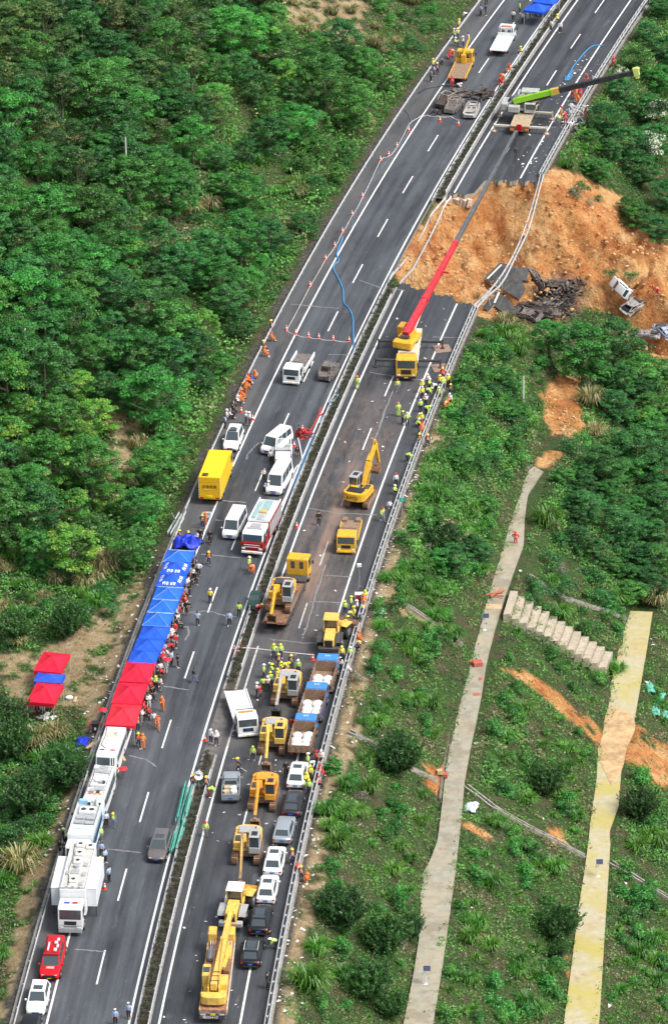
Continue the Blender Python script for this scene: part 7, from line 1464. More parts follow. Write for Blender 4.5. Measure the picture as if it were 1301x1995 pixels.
def build_wrecks():
 V = V_; W = V['white']; lt = mat('burnt_white', (.3, .28, .27), .8, var=.35, scale=4., dirt=(.07, .045, .035), dirt_amt=.9, bump=.5)
 wreck('burnt out estate car with a brown roof standing alone beside the scorched flatbed', 1, 641, 731, -.32, col=V['ash2'], group=None, L=4.4, kind='shell', hh=1.65)
 wreck('blackened car shell, farthest left of the burnt group behind the tape', 2, 869, 203, 2.6, kind='open', col=V['ash']); wreck('burnt car shell seen from the front in the middle of the burnt group', 3, 884, 213, 2.75, kind='open', col=V['ash2'])
 wreck('scorched white car with its front to the camera, right of the burnt group', 4, 918, 222, 2.9, kind='open', col=mat('scorched_white', (.45, .43, .41), .8, var=.3, scale=4., dirt=(.1, .07, .05), dirt_amt=.7), L=4.5); wreck('crushed burnt car heap behind the two burnt shells', 5, 890, 188, 1.9, kind='crushed', col=V['ash2']); wreck('torn burnt wreck behind the scorched white car beside the median', 6, 938, 191, 2.5, kind='crushed', col=V['ash'], L=4.8)
 junk('burnt wheel rims and scraps at the corner of the taped area', 7, 853, 219, 1.0, 40, V['ash'], terrain=False); junk('twisted sheet metal standing on the torn wreck', 8, 938, 188, 1.1, 40, V['ash2'], h=1.8, terrain=False)
 junk('loose burnt parts scattered between the wrecks', 18, 878, 196, 2.2, 24, V['ash'], h=.4, terrain=False)
 asph = mat('broken_asphalt', (.06, .062, .065), .85, var=.4, scale=1.5, dirt=(.2, .16, .13), dirt_amt=.45); lay = mat('slab_base', (.38, .28, .19), .9, var=.3, scale=3.)
 def slab(label, P, z, tilt, th=.45, line=None):
  pts = [T(x, y) for x, y in P]; c = sum(pts, Vector()) / len(pts); root = empty('road_slab', c + Vector((0, 0, z))); tag(root, label, 'road slab', 'slabs of broken road in the collapse')
  nrm = Vector(tilt).normalized(); Q = []
  for (x, y) in P:       # put each corner on the tilted plane through the centre
   a = (x - PW / 2) / F_PX; bb = -(y - PH / 2) / F_PX; d = _rt * a + _up * bb + _F; o = Vector((0, 0, CAM_H)); c2 = c + Vector((0, 0, z)); t = (c2 - o).dot(nrm) / d.dot(nrm); Q.append(o + d * t - c2)
  n = len(Q); b = MB(); b.add(Q + [q - nrm * .15 for q in Q], [tuple(range(n))[::-1], tuple(range(n, 2 * n))] + [(k, k + n, (k + 1) % n + n, (k + 1) % n) for k in range(n)]); b.build('asphalt', asph, root, smooth=0)
  b = MB(); b.add([q - nrm * .153 for q in Q] + [q * .96 - nrm * th for q in Q], [tuple(range(n))[::-1], tuple(range(n, 2 * n))] + [(k, k + n, (k + 1) % n + n, (k + 1) % n) for k in range(n)]); b.build('base_layer', lay, root, smooth=0)
  if line:
   (a0, a1) = line; u = (Q[a1] - Q[a0]); v = Vector(nrm).cross(u).normalized(); 
   if v.dot(-Q[a0]) < 0: v = -v
   q0 = Q[a0].lerp(Q[a1], .06) + v * .45 + nrm * .012; q1 = Q[a0].lerp(Q[a1], .94) + v * .45 + nrm * .012; b = MB(); b.add([q0 - v * .12, q0 + v * .12, q1 + v * .12, q1 - v * .12], [(0, 1, 2, 3)]); b.build('painted_line', W, root, smooth=0)
  return root
 slab('largest slab of broken road tilted under the hanging guardrail', [(973, 511), (1002, 517), (1017, 545), (1022, 566), (1010, 582), (966, 556), (942, 542)], 1.9, (-.12, -.3, 1), .7, (0, 6))
 slab('darker slab of broken road lying behind the largest one', [(1000, 520), (1031, 521), (1026, 547), (1008, 541)], 1.9, (.2, -.15, 1), .5)
 slab('smaller slab of broken road with a white line, nearest the camera', [(966, 567), (988, 580), (1005, 600), (1003, 611), (984, 612), (956, 590)], 1.5, (-.1, -.3, 1), .6, (0, 5)); slab('narrow sliver of road and line at the left of the slabs', [(952, 580), (962, 590), (950, 606), (941, 600)], 1.2, (-.3, -.1, 1), .4)
 wreck('crushed burnt car standing on its side against the largest slab', 21, 1038, 560, .4, 'crushed', col=V['ash2'], group='burnt cars in the collapse', terrain=True, rot=(.2, 1.2, .5), lift=1.0)
 wreck('flattened black car right of the smaller slab', 22, 1040, 608, 1.2, 'crushed', col=V['ash'], group='burnt cars in the collapse', terrain=True, rot=(.1, .2, 1.35), lift=.3, L=4.8); wreck('burnt car below the flattened black one, at the edge of the grass', 23, 1025, 620, .9, 'crushed', col=V['ash2'], group='burnt cars in the collapse', terrain=True, rot=(.1, -.3, 1.0), lift=.3)
 wreck('burnt car wreck next to the large tree', 24, 1062, 618, 2.0, 'crushed', col=V['ash2'], group='burnt cars in the collapse', terrain=True, rot=(.2, .2, 2.0), lift=.3)
 wreck('burnt car half buried in the ash field', 28, 1082, 560, 2.4, 'crushed', col=V['ash'], group='burnt cars in the collapse', terrain=True, rot=(.3, .3, 2.3), lift=-.1)
 for k, (x, y, r, n) in enumerate([(1075, 560, 2.2, 110), (1105, 570, 2.2, 110), (1085, 590, 2.4, 120), (1060, 595, 2., 90), (1120, 552, 1.4, 50), (1095, 610, 1.6, 60)]): junk('heap of charred metal and ash below the collapse', 30 + k, x, y, r, n, mat('char', (.06, .055, .052), .9, var=.6, scale=4., dirt=(.25, .23, .22), dirt_amt=.5) if k % 3 else V['ash2'], h=.7, group='charred heaps in the collapse')
 o = car('white car tipped nose down on the orange soil at the right', 'car', 4.5, 1.8, 1.5, W, kind='mpv', sunroof=False); p = T(1212, 580); put(o, p + Vector((.1, .9, 1.0)), rot=(.5, -1.0, .2), scale=.86)
 wreck('crushed silver car just below the white one on the soil', 25, 1232, 603, .5, 'crushed', col=lt, group=None, terrain=True, rot=(.2, .3, -.7), lift=.3); wreck('flattened silver car behind the right edge of the large tree', 26, 1252, 663, 1.3, 'crushed', col=lt, group=None, terrain=True, rot=(0, .1, 1.4), lift=.3); wreck('crumpled blue grey car at the right edge of the soil', 27, 1295, 655, .3, 'crushed', col=mat('blue_grey_wreck', (.3, .36, .46), .6, var=.3), group=None, terrain=True, rot=(.2, 0, .5), lift=.2)
def skin_mesh(name, V, Ed, Rr, root=0, sub=1):
 me = bpy.data.meshes.new(name); me.from_pydata(V, Ed, []); o = bpy.data.objects.new(name, me); COL.objects.link(o); o.modifiers.new('Skin', 'SKIN')
 for i, sv in enumerate(me.skin_vertices[0].data): sv.radius = (Rr[i], Rr[i]); sv.use_root = (i == root)
 m = o.modifiers.new('s', 'SUBSURF'); m.levels = sub; m.render_levels = sub
 dg = bpy.context.evaluated_depsgraph_get(); dg.update(); r = bpy.data.meshes.new_from_object(o.evaluated_get(dg)); bpy.data.objects.remove(o)
 r.polygons.foreach_set('use_smooth', [True] * len(r.polygons)); r.name = name; return r
def join_mb(me, mb):
 """append plain geometry to a mesh"""
 bm = bmesh.new(); bm.from_mesh(me); vs = [bm.verts.new(v) for v in mb.v]
 for f in mb.f:
  try: bm.faces.new([vs[i] for i in f])
  except ValueError: pass
 for f in bm.faces: f.smooth = True
 bm.to_mesh(me); bm.free(); return me
def pose_parts(J):
 """J: joints; returns meshes for body, shirt, trousers, shoes, helmet, hair, vest, band"""
 g = lambda k: tuple(J[k]); out = {}
 names = ['pelvis', 'spine', 'chest', 'neck', 'head', 'sl', 'el', 'wl', 'sr', 'er', 'wr', 'hl', 'kl', 'al', 'tl', 'hr', 'kr', 'ar', 'tr']
 rad = dict(pelvis=.125, spine=.115, chest=.14, neck=.055, head=.07, sl=.06, el=.042, wl=.028, sr=.06, er=.042, wr=.028, hl=.08, kl=.055, al=.04, tl=.03, hr=.08, kr=.055, ar=.04, tr=.03)
 E_ = [('pelvis', 'spine'), ('spine', 'chest'), ('chest', 'neck'), ('neck', 'head'), ('chest', 'sl'), ('sl', 'el'), ('el', 'wl'), ('chest', 'sr'), ('sr', 'er'), ('er', 'wr'), ('pelvis', 'hl'), ('hl', 'kl'), ('kl', 'al'), ('al', 'tl'), ('pelvis', 'hr'), ('hr', 'kr'), ('kr', 'ar'), ('ar', 'tr')]
 me = skin_mesh('person', [g(n) for n in names], [(names.index(a), names.index(b)) for a, b in E_], [rad[n] for n in names])
 mb = MB(); h = Vector(J['head']); f = Vector(J.get('face', (0, 1, 0))).normalized(); r_ = f.cross(Vector((0, 0, 1))).normalized(); c = h + Vector((0, 0, .05))
 mb.ball(tuple(c), .078, .095, .115, 12, 8); mb.ball(tuple(c + f * .09 + Vector((0, 0, -.02))), .016, .022, .026, 6, 4); mb.ball(tuple(c + f * .082 + Vector((0, 0, -.062))), .028, .014, .01, 6, 4)
 for s in (-1, 1): mb.ball(tuple(c + r_ * .078 * s), .012, .022, .03, 6, 4); mb.ball(tuple(c + f * .083 + r_ * .03 * s + Vector((0, 0, .015))), .012, .01, .009, 6, 4)
 for (w_, e_) in (('wl', 'el'), ('wr', 'er')):
  p = Vector(J[w_]); d = (p - Vector(J[e_])).normalized(); s = -1 if w_ == 'wl' else 1; sd = d.cross(f).normalized(); sd = sd if sd.length > .1 else r_; fw = sd.cross(d).normalized()
  mb.beam(p - d * .01, p + d * .09, .045, .03, .078, .03, up=fw)
  for k in range(4):
   o = p + d * .088 + sd * (-.03 + .02 * k); ln = (.065, .075, .07, .055)[k]; m_ = o + d * ln * .55; mb.tube([o, m_, m_ + d * ln * .4 + fw * ln * .3], [.0095, .0085, .006], 5)
  o = p + d * .03 - sd * .036; mb.tube([o, o + d * .03 - sd * .022 + fw * .012, o + d * .06 - sd * .022 + fw * .03], [.011, .01, .007], 5)
 out['body'] = join_mb(me, mb)
 sn = ['spine', 'chest', 'sl', 'el', 'wl2', 'sr', 'er', 'wr2', 'waist', 'collar']; J2 = dict(J); J2['wl2'] = tuple(Vector(J['el']).lerp(Vector(J['wl']), .92)); J2['wr2'] = tuple(Vector(J['er']).lerp(Vector(J['wr']), .92)); J2['waist'] = tuple(Vector(J['pelvis']).lerp(Vector(J['spine']), .1)); J2['collar'] = tuple(Vector(J['chest']).lerp(Vector(J['neck']), .65))
 rr = [.14, .165, .085, .065, .05, .085, .065, .05, .152, .08]; ed = [(8, 0), (0, 1), (1, 2), (2, 3), (3, 4), (1, 5), (5, 6), (6, 7), (1, 9)]
 out['shirt'] = skin_mesh('shirt', [J2[k] for k in sn], ed, rr)
 tn = ['pelvis', 'hl', 'kl', 'al2', 'hr', 'kr', 'ar2', 'belt']; J2['al2'] = tuple(Vector(J['kl']).lerp(Vector(J['al']), .95)); J2['ar2'] = tuple(Vector(J['kr']).lerp(Vector(J['ar']), .95)); J2['belt'] = tuple(Vector(J['pelvis']).lerp(Vector(J['spine']), .35))
 out['trousers'] = skin_mesh('trousers', [J2[k] for k in tn], [(0, 1), (1, 2), (2, 3), (0, 4), (4, 5), (5, 6), (0, 7)], [.14, .1, .075, .06, .1, .075, .06, .142])
 for nm, a, t in (('shoe_l', 'al', 'tl'), ('shoe_r', 'ar', 'tr')):
  A = Vector(J[a]); B = Vector(J[t]); d = (B - A); d.z = 0; d = d.normalized() if d.length > .01 else Vector((0, 1, 0)); z = min(A.z, B.z) - .04; mb = MB(); s = d.cross(Vector((0, 0, 1))); rings = []
  for (u, w_, hh) in ((-.07, .03, .07), (-.04, .045, .1), (.06, .048, .09), (.15, .045, .055), (.19, .025, .035)): rings.append([tuple(A + d * u - s * w_ + Vector((0, 0, z - A.z))), tuple(A + d * u + s * w_ + Vector((0, 0, z - A.z))), tuple(A + d * u + s * w_ * .8 + Vector((0, 0, z - A.z + hh))), tuple(A + d * u - s * w_ * .8 + Vector((0, 0, z - A.z + hh)))])
  mb.loft(rings); out[nm] = tomesh(mb, 'shoe')
 mb = MB(); mb.ball(tuple(c + Vector((0, 0, .035))), .125, .145, .125, 14, 6, -.05); q = c + Vector((0, 0, .035)); n = 14; V = []; 
 for k in range(n): a = 6.283 * k / n; V.append(q + Vector((.125 * math.cos(a), .145 * math.sin(a), 0)))
 for k in range(n): a = 6.283 * k / n; V.append(q + Vector((.15 * math.cos(a), .172 * math.sin(a), -.015)) + f * (.03 if (Vector((math.cos(a), math.sin(a), 0)).dot(f) > .5) else 0))
 mb.add(V, [(k, k + n, (k + 1) % n + n, (k + 1) % n) for k in range(n)]); mb.add([v + Vector((0, 0, .012)) for v in V], [((k + 1) % n, (k + 1) % n + n, k + n, k) for k in range(n)]); mb.beam(q + f * -.12 + Vector((0, 0, .1)), q + f * .12 + Vector((0, 0, .1)), .03, .05); out['helmet'] = tomesh(mb, 'helmet')
 mb = MB(); mb.ball(tuple(c + Vector((0, -.012, .012)) - f * .006), .09, .106, .118, 12, 6, -.15); out['hair'] = tomesh(mb, 'hair')
 mb = MB(); mb.cyl(tuple(c + Vector((0, 0, .06))), tuple(c + Vector((0, 0, .13))), .095, .12, 14); mb.prism([(c.x + f.x * .1 - r_.x * .07, c.y + f.y * .1 - r_.y * .07), (c.x + f.x * .1 + r_.x * .07, c.y + f.y * .1 + r_.y * .07), (c.x + f.x * .17, c.y + f.y * .17)], c.z + .055, c.z + .07, 'z'); out['cap'] = tomesh(mb, 'cap')
 vj = [J2['waist'], J['spine'], J['chest'], tuple(Vector(J['chest']).lerp(Vector(J['sl']), .55)), tuple(Vector(J['chest']).lerp(Vector(J['sr']), .55))]
 out['vest'] = skin_mesh('vest', vj, [(0, 1), (1, 2), (2, 3), (2, 4)], [.168, .165, .19, .11, .11])
 W0 = Vector(J['pelvis']).lerp(Vector(J['spine']), .6); W1 = Vector(J['spine']).lerp(Vector(J['chest']), .35); mb = MB(); d = (Vector(J['chest']) - Vector(J['spine'])).normalized(); mb.cyl(tuple(W0), tuple(W0 + d * .05), .178, .178, 14, caps=False); mb.cyl(tuple(W1), tuple(W1 + d * .05), .182, .186, 14, caps=False); out['band'] = tomesh(mb, 'reflective_band')
 return out
def tomesh(mb, name):
 me = bpy.data.meshes.new(name); me.from_pydata(mb.v, [], mb.f); me.update(); me.polygons.foreach_set('use_smooth', [True] * len(me.polygons)); return me
def joints(**k):
 J = dict(pelvis=(0, 0, .96), spine=(0, .0, 1.14), chest=(0, .0, 1.37), neck=(0, .0, 1.52), head=(0, .02, 1.6), sl=(-.19, 0, 1.42), el=(-.24, -.02, 1.14), wl=(-.24, .06, .9), sr=(.19, 0, 1.42), er=(.24, -.02, 1.14), wr=(.24, .06, .9),
    hl=(-.1, 0, .9), kl=(-.11, .02, .5), al=(-.11, -.02, .1), tl=(-.13, .14, .05), hr=(.1, 0, .9), kr=(.11, .02, .5), ar=(.11, -.02, .1), tr=(.13, .14, .05)); J.update(k); return J
POSES = dict(
 stand=joints(), front=joints(el=(-.24, .04, 1.16), wl=(-.06, .26, 1.16), er=(.24, .04, 1.16), wr=(.06, .26, 1.14), head=(0, .05, 1.59), kl=(-.1, .03, .5), al=(-.14, -.04, .1), tl=(-.17, .11, .05)),
 walk=joints(kl=(-.1, .2, .52), al=(-.1, .3, .13), tl=(-.1, .46, .08), kr=(.1, -.06, .5), ar=(.1, -.38, .15), tr=(.1, -.26, .05), el=(-.24, -.14, 1.16), wl=(-.24, -.22, .92), er=(.24, .1, 1.15), wr=(.22, .3, 1.02), chest=(0, .04, 1.37), neck=(0, .05, 1.52), head=(0, .08, 1.59)),
 crouch=joints(pelvis=(0, -.12, .38), spine=(0, -.05, .55), chest=(0, .06, .75), neck=(0, .12, .88), head=(0, .17, .95), sl=(-.19, .06, .8), el=(-.25, .2, .58), wl=(-.14, .38, .45), sr=(.19, .06, .8), er=(.25, .2, .58), wr=(.14, .38, .45), hl=(-.1, -.1, .34), kl=(-.2, .26, .5), al=(-.15, .02, .1), tl=(-.17, .18, .05), hr=(.1, -.1, .34), kr=(.2, .26, .5), ar=(.15, .02, .1), tr=(.17, .18, .05)),
 sit=joints(pelvis=(0, 0, .5), spine=(0, -.02, .68), chest=(0, .02, .9), neck=(0, .04, 1.05), head=(0, .07, 1.13), sl=(-.19, .02, .95), el=(-.23, .1, .7), wl=(-.12, .32, .62), sr=(.19, .02, .95), er=(.23, .1, .7), wr=(.12, .32, .62), hl=(-.1, .04, .47), kl=(-.14, .42, .48), al=(-.14, .4, .1), tl=(-.15, .55, .05), hr=(.1, .04, .47), kr=(.14, .42, .48), ar=(.14, .44, .1), tr=(.15, .59, .05)),
 bend=joints(pelvis=(0, -.12, .92), spine=(0, .05, 1.02), chest=(0, .28, 1.08), neck=(0, .42, 1.12), head=(0, .5, 1.14), sl=(-.19, .3, 1.1), el=(-.22, .4, .84), wl=(-.15, .52, .62), sr=(.19, .3, 1.1), er=(.22, .4, .84), wr=(.15, .52, .62), hl=(-.1, -.12, .87), hr=(.1, -.12, .87)),
 point=joints(er=(.34, .22, 1.4), wr=(.38, .48, 1.48), el=(-.26, -.04, 1.15), wl=(-.14, .1, 1.0), kr=(.13, .05, .5), ar=(.16, .04, .1), tr=(.19, .2, .05)),
 phone=joints(er=(.3, .1, 1.2), wr=(.14, .14, 1.52), el=(-.3, .02, 1.18), wl=(-.16, .12, .98)),
 hips=joints(el=(-.38, -.06, 1.18), wl=(-.2, .03, 1.0), er=(.38, -.06, 1.18), wr=(.2, .03, 1.0), al=(-.16, 0, .1), kl=(-.14, .02, .5), tl=(-.19, .14, .05)))
def build_people():
 sk = [mat('skin_tone_%s' % n, c, .6, var=.05) for n, c in (('light', (.5, .3, .2)), ('tan', (.36, .2, .12)))]
 C_ = dict(lime=(.5, .78, .12), yellow=(.8, .72, .06), orange=(.85, .2, .03), red=(.62, .03, .03), pink=(.8, .35, .28), black=(.018, .018, .022), navy=(.03, .04, .09), white=(.76, .76, .78), blue=(.34, .48, .72), grey=(.22, .22, .24), cream=(.7, .64, .52), denim=(.1, .17, .32), royal=(.03, .15, .55), khaki=(.3, .24, .15), purple=(.25, .16, .3), maroon=(.25, .02, .04))
 cm = lambda n: mat('cloth_' + n, C_[n], .8, var=.1, scale=9.)
 hm = lambda n: mat('helmet_' + n, C_[n], .35, var=.03)
 band = mat('reflective_band', (.75, .76, .72), .4); hair = mat('hair_black', (.012, .01, .01), .7)
 OUT = {'lw': ('lime', 'black', 'helmet', 'white', 1, 'lime jacket and white helmet'), 'ly': ('lime', 'navy', 'helmet', 'yellow', 1, 'lime jacket and yellow helmet'), 'lr': ('lime', 'grey', 'helmet', 'red', 1, 'lime jacket and red helmet'), 'lh': ('lime', 'black', 'hair', None, 0, 'lime vest, bareheaded'),
   'suit': ('lime', 'lime', 'helmet', 'orange', 1, 'full lime suit'), 'yy': ('yellow', 'navy', 'helmet', 'yellow', 1, 'yellow jacket and helmet'), 'yw': ('yellow', 'black', 'helmet', 'white', 0, 'yellow jacket and white helmet'), 'or': ('orange', 'orange', 'helmet', 'red', 1, 'orange suit and red helmet'), 'oy': ('orange', 'navy', 'helmet', 'yellow', 1, 'orange vest and yellow helmet'),
   'oo': ('orange', 'orange', 'helmet', 'orange', 1, 'orange suit and orange helmet'), 'rr': ('red', 'red', 'helmet', 'red', 1, 'red suit and red helmet'), 'rc': ('red', 'black', 'cap', 'red', 0, 'red top and red cap'), 'rw': ('pink', 'black', 'helmet', 'white', 1, 'pink red vest and white helmet'), 'ry': ('red', 'maroon', 'helmet', 'yellow', 1, 'red vest and yellow helmet'), 'rh': ('red', 'navy', 'hair', None, 0, 'red top'),
   'bk': ('black', 'black', 'hair', None, 0, 'black clothes'), 'wh': ('white', 'black', 'hair', None, 0, 'white shirt and black trousers'), 'ww': ('white', 'navy', 'helmet', 'white', 0, 'white shirt and white helmet'), 'wg': ('white', 'grey', 'hair', None, 0, 'white top and grey trousers'), 'wd': ('white', 'white', 'hair', None, 0, 'all white clothes'),
   'bc': ('blue', 'black', 'cap', 'white', 0, 'light blue shirt and white cap'), 'bh': ('blue', 'black', 'hair', None, 0, 'light blue shirt'), 'rb': ('royal', 'royal', 'hair', None, 0, 'bright blue coat'), 'kh': ('black', 'black', 'helmet', 'lime', 0, 'black clothes and lime helmet'), 'bd': ('black', 'denim', 'hair', None, 0, 'black top and blue jeans'), 'ld': ('lime', 'denim', 'helmet', 'yellow', 1, 'lime vest, jeans and yellow helmet'),
   'lm': ('lime', 'maroon', 'hair', None, 0, 'lime top and dark red trousers'), 'pu': ('purple', 'black', 'hair', None, 0, 'purple grey top'), 'cr': ('cream', 'khaki', 'hair', None, 0, 'cream top and brown trousers'), 'gy': ('grey', 'black', 'hair', None, 0, 'grey clothes'), 'gyy': ('grey', 'navy', 'helmet', 'yellow', 0, 'grey top and yellow helmet'), 'wr': ('white', 'black', 'helmet', 'red', 1, 'white top and red helmet')}
 PH = dict(stand='standing', front='with hands together', walk='walking', crouch='crouching', sit='sitting', bend='bending', point='pointing', phone='holding a phone', hips='with hands on hips')
 PP = {k: pose_parts(J) for k, J in POSES.items()}
 PL = [  # place phrase, [(px, py, outfit, pose, facing)]
  ('at the top left guardrail', [(936, 30, 'bh', 'front', 60), (946, 29, 'bk', 'stand', 90), (947, 6, 'gy', 'stand', 0), (908, 37, 'wh', 'bend', 270), (894, 58, 'yy', 'stand', 100), (884, 76, 'lw', 'stand', 90), (892, 77, 'yy', 'front', 270), (886, 88, 'lw', 'sit', 100), (902, 92, 'ww', 'front', 270), (912, 86, 'wh', 'stand', 250), (882, 110, 'or', 'bend', 250), (873, 114, 'rr', 'crouch', 60), (859, 124, 'gy', 'crouch', 80)]),
  ('left of the crane flatbed', [(843, 135, 'yy', 'stand', 90), (852, 144, 'oy', 'stand', 200), (845, 148, 'bh', 'front', 90), (839, 158, 'gy', 'stand', 60)]),
  ('beside the blue canopy at the top', [(1012, 25, 'lh', 'stand', 100), (999, 40, 'wh', 'hips', 200), (1018, 45, 'wh', 'front', 60), (1033, 32, 'wh', 'stand', 20), (1041, 30, 'wd', 'sit', 90), (1049, 28, 'gy', 'sit', 180), (1056, 22, 'wh', 'stand', 220), (1028, 36, 'wd', 'bend', 45)]),
  ('on the far right carriageway near the median', [(1084, 42, 'yy', 'sit', 100), (1073, 60, 'wh', 'hips', 250), (1091, 63, 'wh', 'stand', 200)]),
  ('at the median of the far left carriageway', [(1015, 105, 'yy', 'sit', 250), (993, 140, 'or', 'sit', 250), (980, 158, 'or', 'bend', 240), (976, 165, 'rr', 'crouch', 230)]),
  ('among the burnt cars', [(880, 170, 'rr', 'stand', 180), (891, 176, 'rw', 'bend', 120)]),
  ('near the green crane at the far shoulder', [(1195, 131, 'rr', 'stand', 200), (1144, 159, 'rr', 'sit', 250), (1114, 191, 'rr', 'front', 200), (1122, 193, 'or', 'stand', 180), (1130, 193, 'rr', 'stand', 170), (1126, 199, 'oo', 'crouch', 180), (1093, 230, 'or', 'stand', 100), (1089, 244, 'lr', 'front', 120), (1101, 241, 'rr', 'stand', 180), (1141, 234, 'rr', 'stand', 200), (1147, 234, 'or', 'stand', 160), (1107, 252, 'wh', 'bend', 90), (1119, 257, 'gy', 'crouch', 90)]),
  ('on the far part of the left guardrail', [(528, 648, 'oy', 'stand', 90), (528, 664, 'or', 'sit', 100), (512, 682, 'oy', 'sit', 100), (515, 694, 'oo', 'sit', 90)]),
  ('in the row sitting along the left guardrail', [(491, 744, 'rb', 'crouch', 250), (499, 736, 'oo', 'crouch', 260), (483, 747, 'or', 'sit', 90), (479, 757, 'oo', 'sit', 95), (473, 763, 'oy', 'sit', 100), (478, 770, 'or', 'stand', 220), (470, 777, 'oo', 'sit', 80), (467, 783, 'or', 'sit', 100), (462, 789, 'rw', 'sit', 90), (459, 797, 'bk', 'stand', 100), (453, 805, 'bk', 'sit', 80), (456, 815, 'bk', 'front', 100), (447, 817, 'wh', 'sit', 70), (442, 823, 'rw', 'stand', 90), (438, 834, 'bh', 'stand', 70)]),
  ('by the white edge line above the police suv', [(479, 826, 'ww', 'front', 110), (487, 829, 'ww', 'front', 280)]),
  ('beside the vans', [(583, 854, 'bk', 'stand', 90), (579, 887, 'bk', 'bend', 180), (528, 903, 'wh', 'stand', 180), (514, 938, 'wh', 'front', 200), (516, 962, 'bh', 'bend', 60), (523, 962, 'rw', 'stand', 100)]),
  ('on the right carriageway in front of the yellow crane', [(696, 758, 'suit', 'stand', 200), (774, 763, 'lr', 'stand', 180), (776, 811, 'suit', 'stand', 0), (784, 826, 'gyy', 'front', 60), (793, 829, 'lw', 'hips', 0)]),
  ('in the crowd at the rail right of the yellow crane', [(822, 765, 'yw', 'front', 180), (822, 778, 'yw', 'stand', 160), (833, 753, 'rw', 'stand', 180), (836, 762, 'lw', 'front', 120), (832, 773, 'ly', 'bend', 90), (829, 793, 'rw', 'front', 200), (819, 803, 'lw', 'stand', 0), (849, 764, 'wh', 'bend', 250), (857, 757, 'yy', 'stand', 220), (862, 742, 'ry', 'stand', 180), (863, 761, 'ly', 'stand', 180), (855, 778, 'lw', 'stand', 200), (873, 754, 'yw', 'stand', 180), (878, 772, 'oy', 'front', 200), (876, 792, 'rw', 'stand', 180), (867, 799, 'oo', 'bend', 60), (814, 821, 'yw', 'crouch', 90), (821, 823, 'yy', 'sit', 180), (829, 808, 'ly', 'bend', 120), (813, 832, 'lw', 'crouch', 90)]),
  ('on the verge just below the crowd at the rail', [(817, 869, 'oy', 'front', 180), (822, 848, 'or', 'stand', 160), (833, 872, 'oy', 'stand', 170), (793, 900, 'lh', 'bend', 90)]),
  ('along the right shoulder beside the kato excavator', [(771, 948, 'wr', 'stand', 180), (768, 963, 'lw', 'sit', 120), (757, 990, 'wd', 'crouch', 100), (745, 1016, 'lr', 'walk', 160)]),
  ('alone in the muddy lane', [(621, 1024, 'bk', 'stand', 0)]),
  ('below the fire engine at the median line', [(486, 1113, 'lw', 'stand', 100), (493, 1118, 'oo', 'bend', 200), (466, 1202, 'lh', 'stand', 10), (447, 1220, 'bh', 'stand', 180), (501, 1197, 'ry', 'bend', 90)]),
  ('left of the first excavator in the line', [(534, 1284, 'ly', 'hips', 180), (547, 1283, 'ly', 'stand', 170), (514, 1322, 'lw', 'stand', 100), (513, 1347, 'lh', 'stand', 0), (527, 1338, 'ly', 'stand', 20), (522, 1347, 'rw', 'front', 350), (529, 1322, 'ly', 'front', 90), (543, 1302, 'oy', 'stand', 160), (553, 1311, 'yy', 'bend', 90), (541, 1331, 'ly', 'stand', 120), (568, 1305, 'oy', 'stand', 200), (547, 1318, 'yy', 'front', 60), (581, 1314, 'lw', 'stand', 180), (500, 1358, 'rw', 'front', 90), (507, 1362, 'rh', 'stand', 100)]),
  ('at the rail next to the lamp', [(672, 1197, 'ly', 'stand', 200), (684, 1188, 'ly', 'stand', 90), (696, 1196, 'ww', 'front', 270), (680, 1210, 'yy', 'bend', 90), (690, 1210, 'yy', 'stand', 250), (709, 1187, 'oo', 'stand', 180), (708, 1200, 'oy', 'sit', 200), (711, 1170, 'yy', 'sit', 150), (674, 1218, 'ly', 'crouch', 90)]),
  ('on the verge beside the loader', [(696, 1266, 'oy', 'crouch', 90), (698, 1250, 'oo', 'sit', 120), (682, 1288, 'lw', 'stand', 10), (666, 1288, 'yy', 'stand', 180), (663, 1308, 'rw', 'stand', 180), (676, 1310, 'wd', 'sit', 100)]),
  ('left of the askew recovery truck', [(411, 1449, 'ww', 'stand', 200), (422, 1453, 'ww', 'front', 180)]),
  ('among the standing excavators', [(493, 1482, 'ly', 'stand', 180), (465, 1507, 'oy', 'walk', 260), (570, 1427, 'rh', 'stand', 0), (557, 1512, 'bk', 'stand', 180)]),
  ('at the rail beside the first white suv', [(600, 1498, 'lw', 'stand', 90), (611, 1501, 'ww', 'bend', 200), (615, 1484, 'rr', 'sit', 90), (626, 1492, 'rw', 'stand', 180), (622, 1512, 'rr', 'sit', 90), (619, 1535, 'rc', 'sit', 90), (605, 1522, 'yy', 'stand', 200), (597, 1535, 'yy', 'front', 160), (593, 1545, 'lr', 'bend', 100), (602, 1549, 'ly', 'stand', 180)]),
  ('by the round road sign', [(402, 1541, 'oy', 'stand', 180), (376, 1538, 'oy', 'stand', 160), (408, 1554, 'lm', 'bend', 90)]),
  ('walking on the white line near the silver pickup', [(401, 1631, 'lr', 'stand', 180)]),
  ('at the rail beside the lower white suvs', [(569, 1684, 'oy', 'stand', 160), (579, 1701, 'rc', 'sit', 120), (587, 1716, 'oy', 'stand', 180), (595, 1720, 'oo', 'crouch', 90)]),
  ('between the black suvs and the rail', [(526, 1840, 'bk', 'front', 300), (537, 1850, 'lw', 'bend', 270), (521, 1927, 'bk', 'stand', 90)]),
  ('at the bottom of the left carriageway', [(213, 1719, 'bh', 'phone', 300), (225, 1998, 'bc', 'stand', 180), (251, 1986, 'bc', 'stand', 200)]),
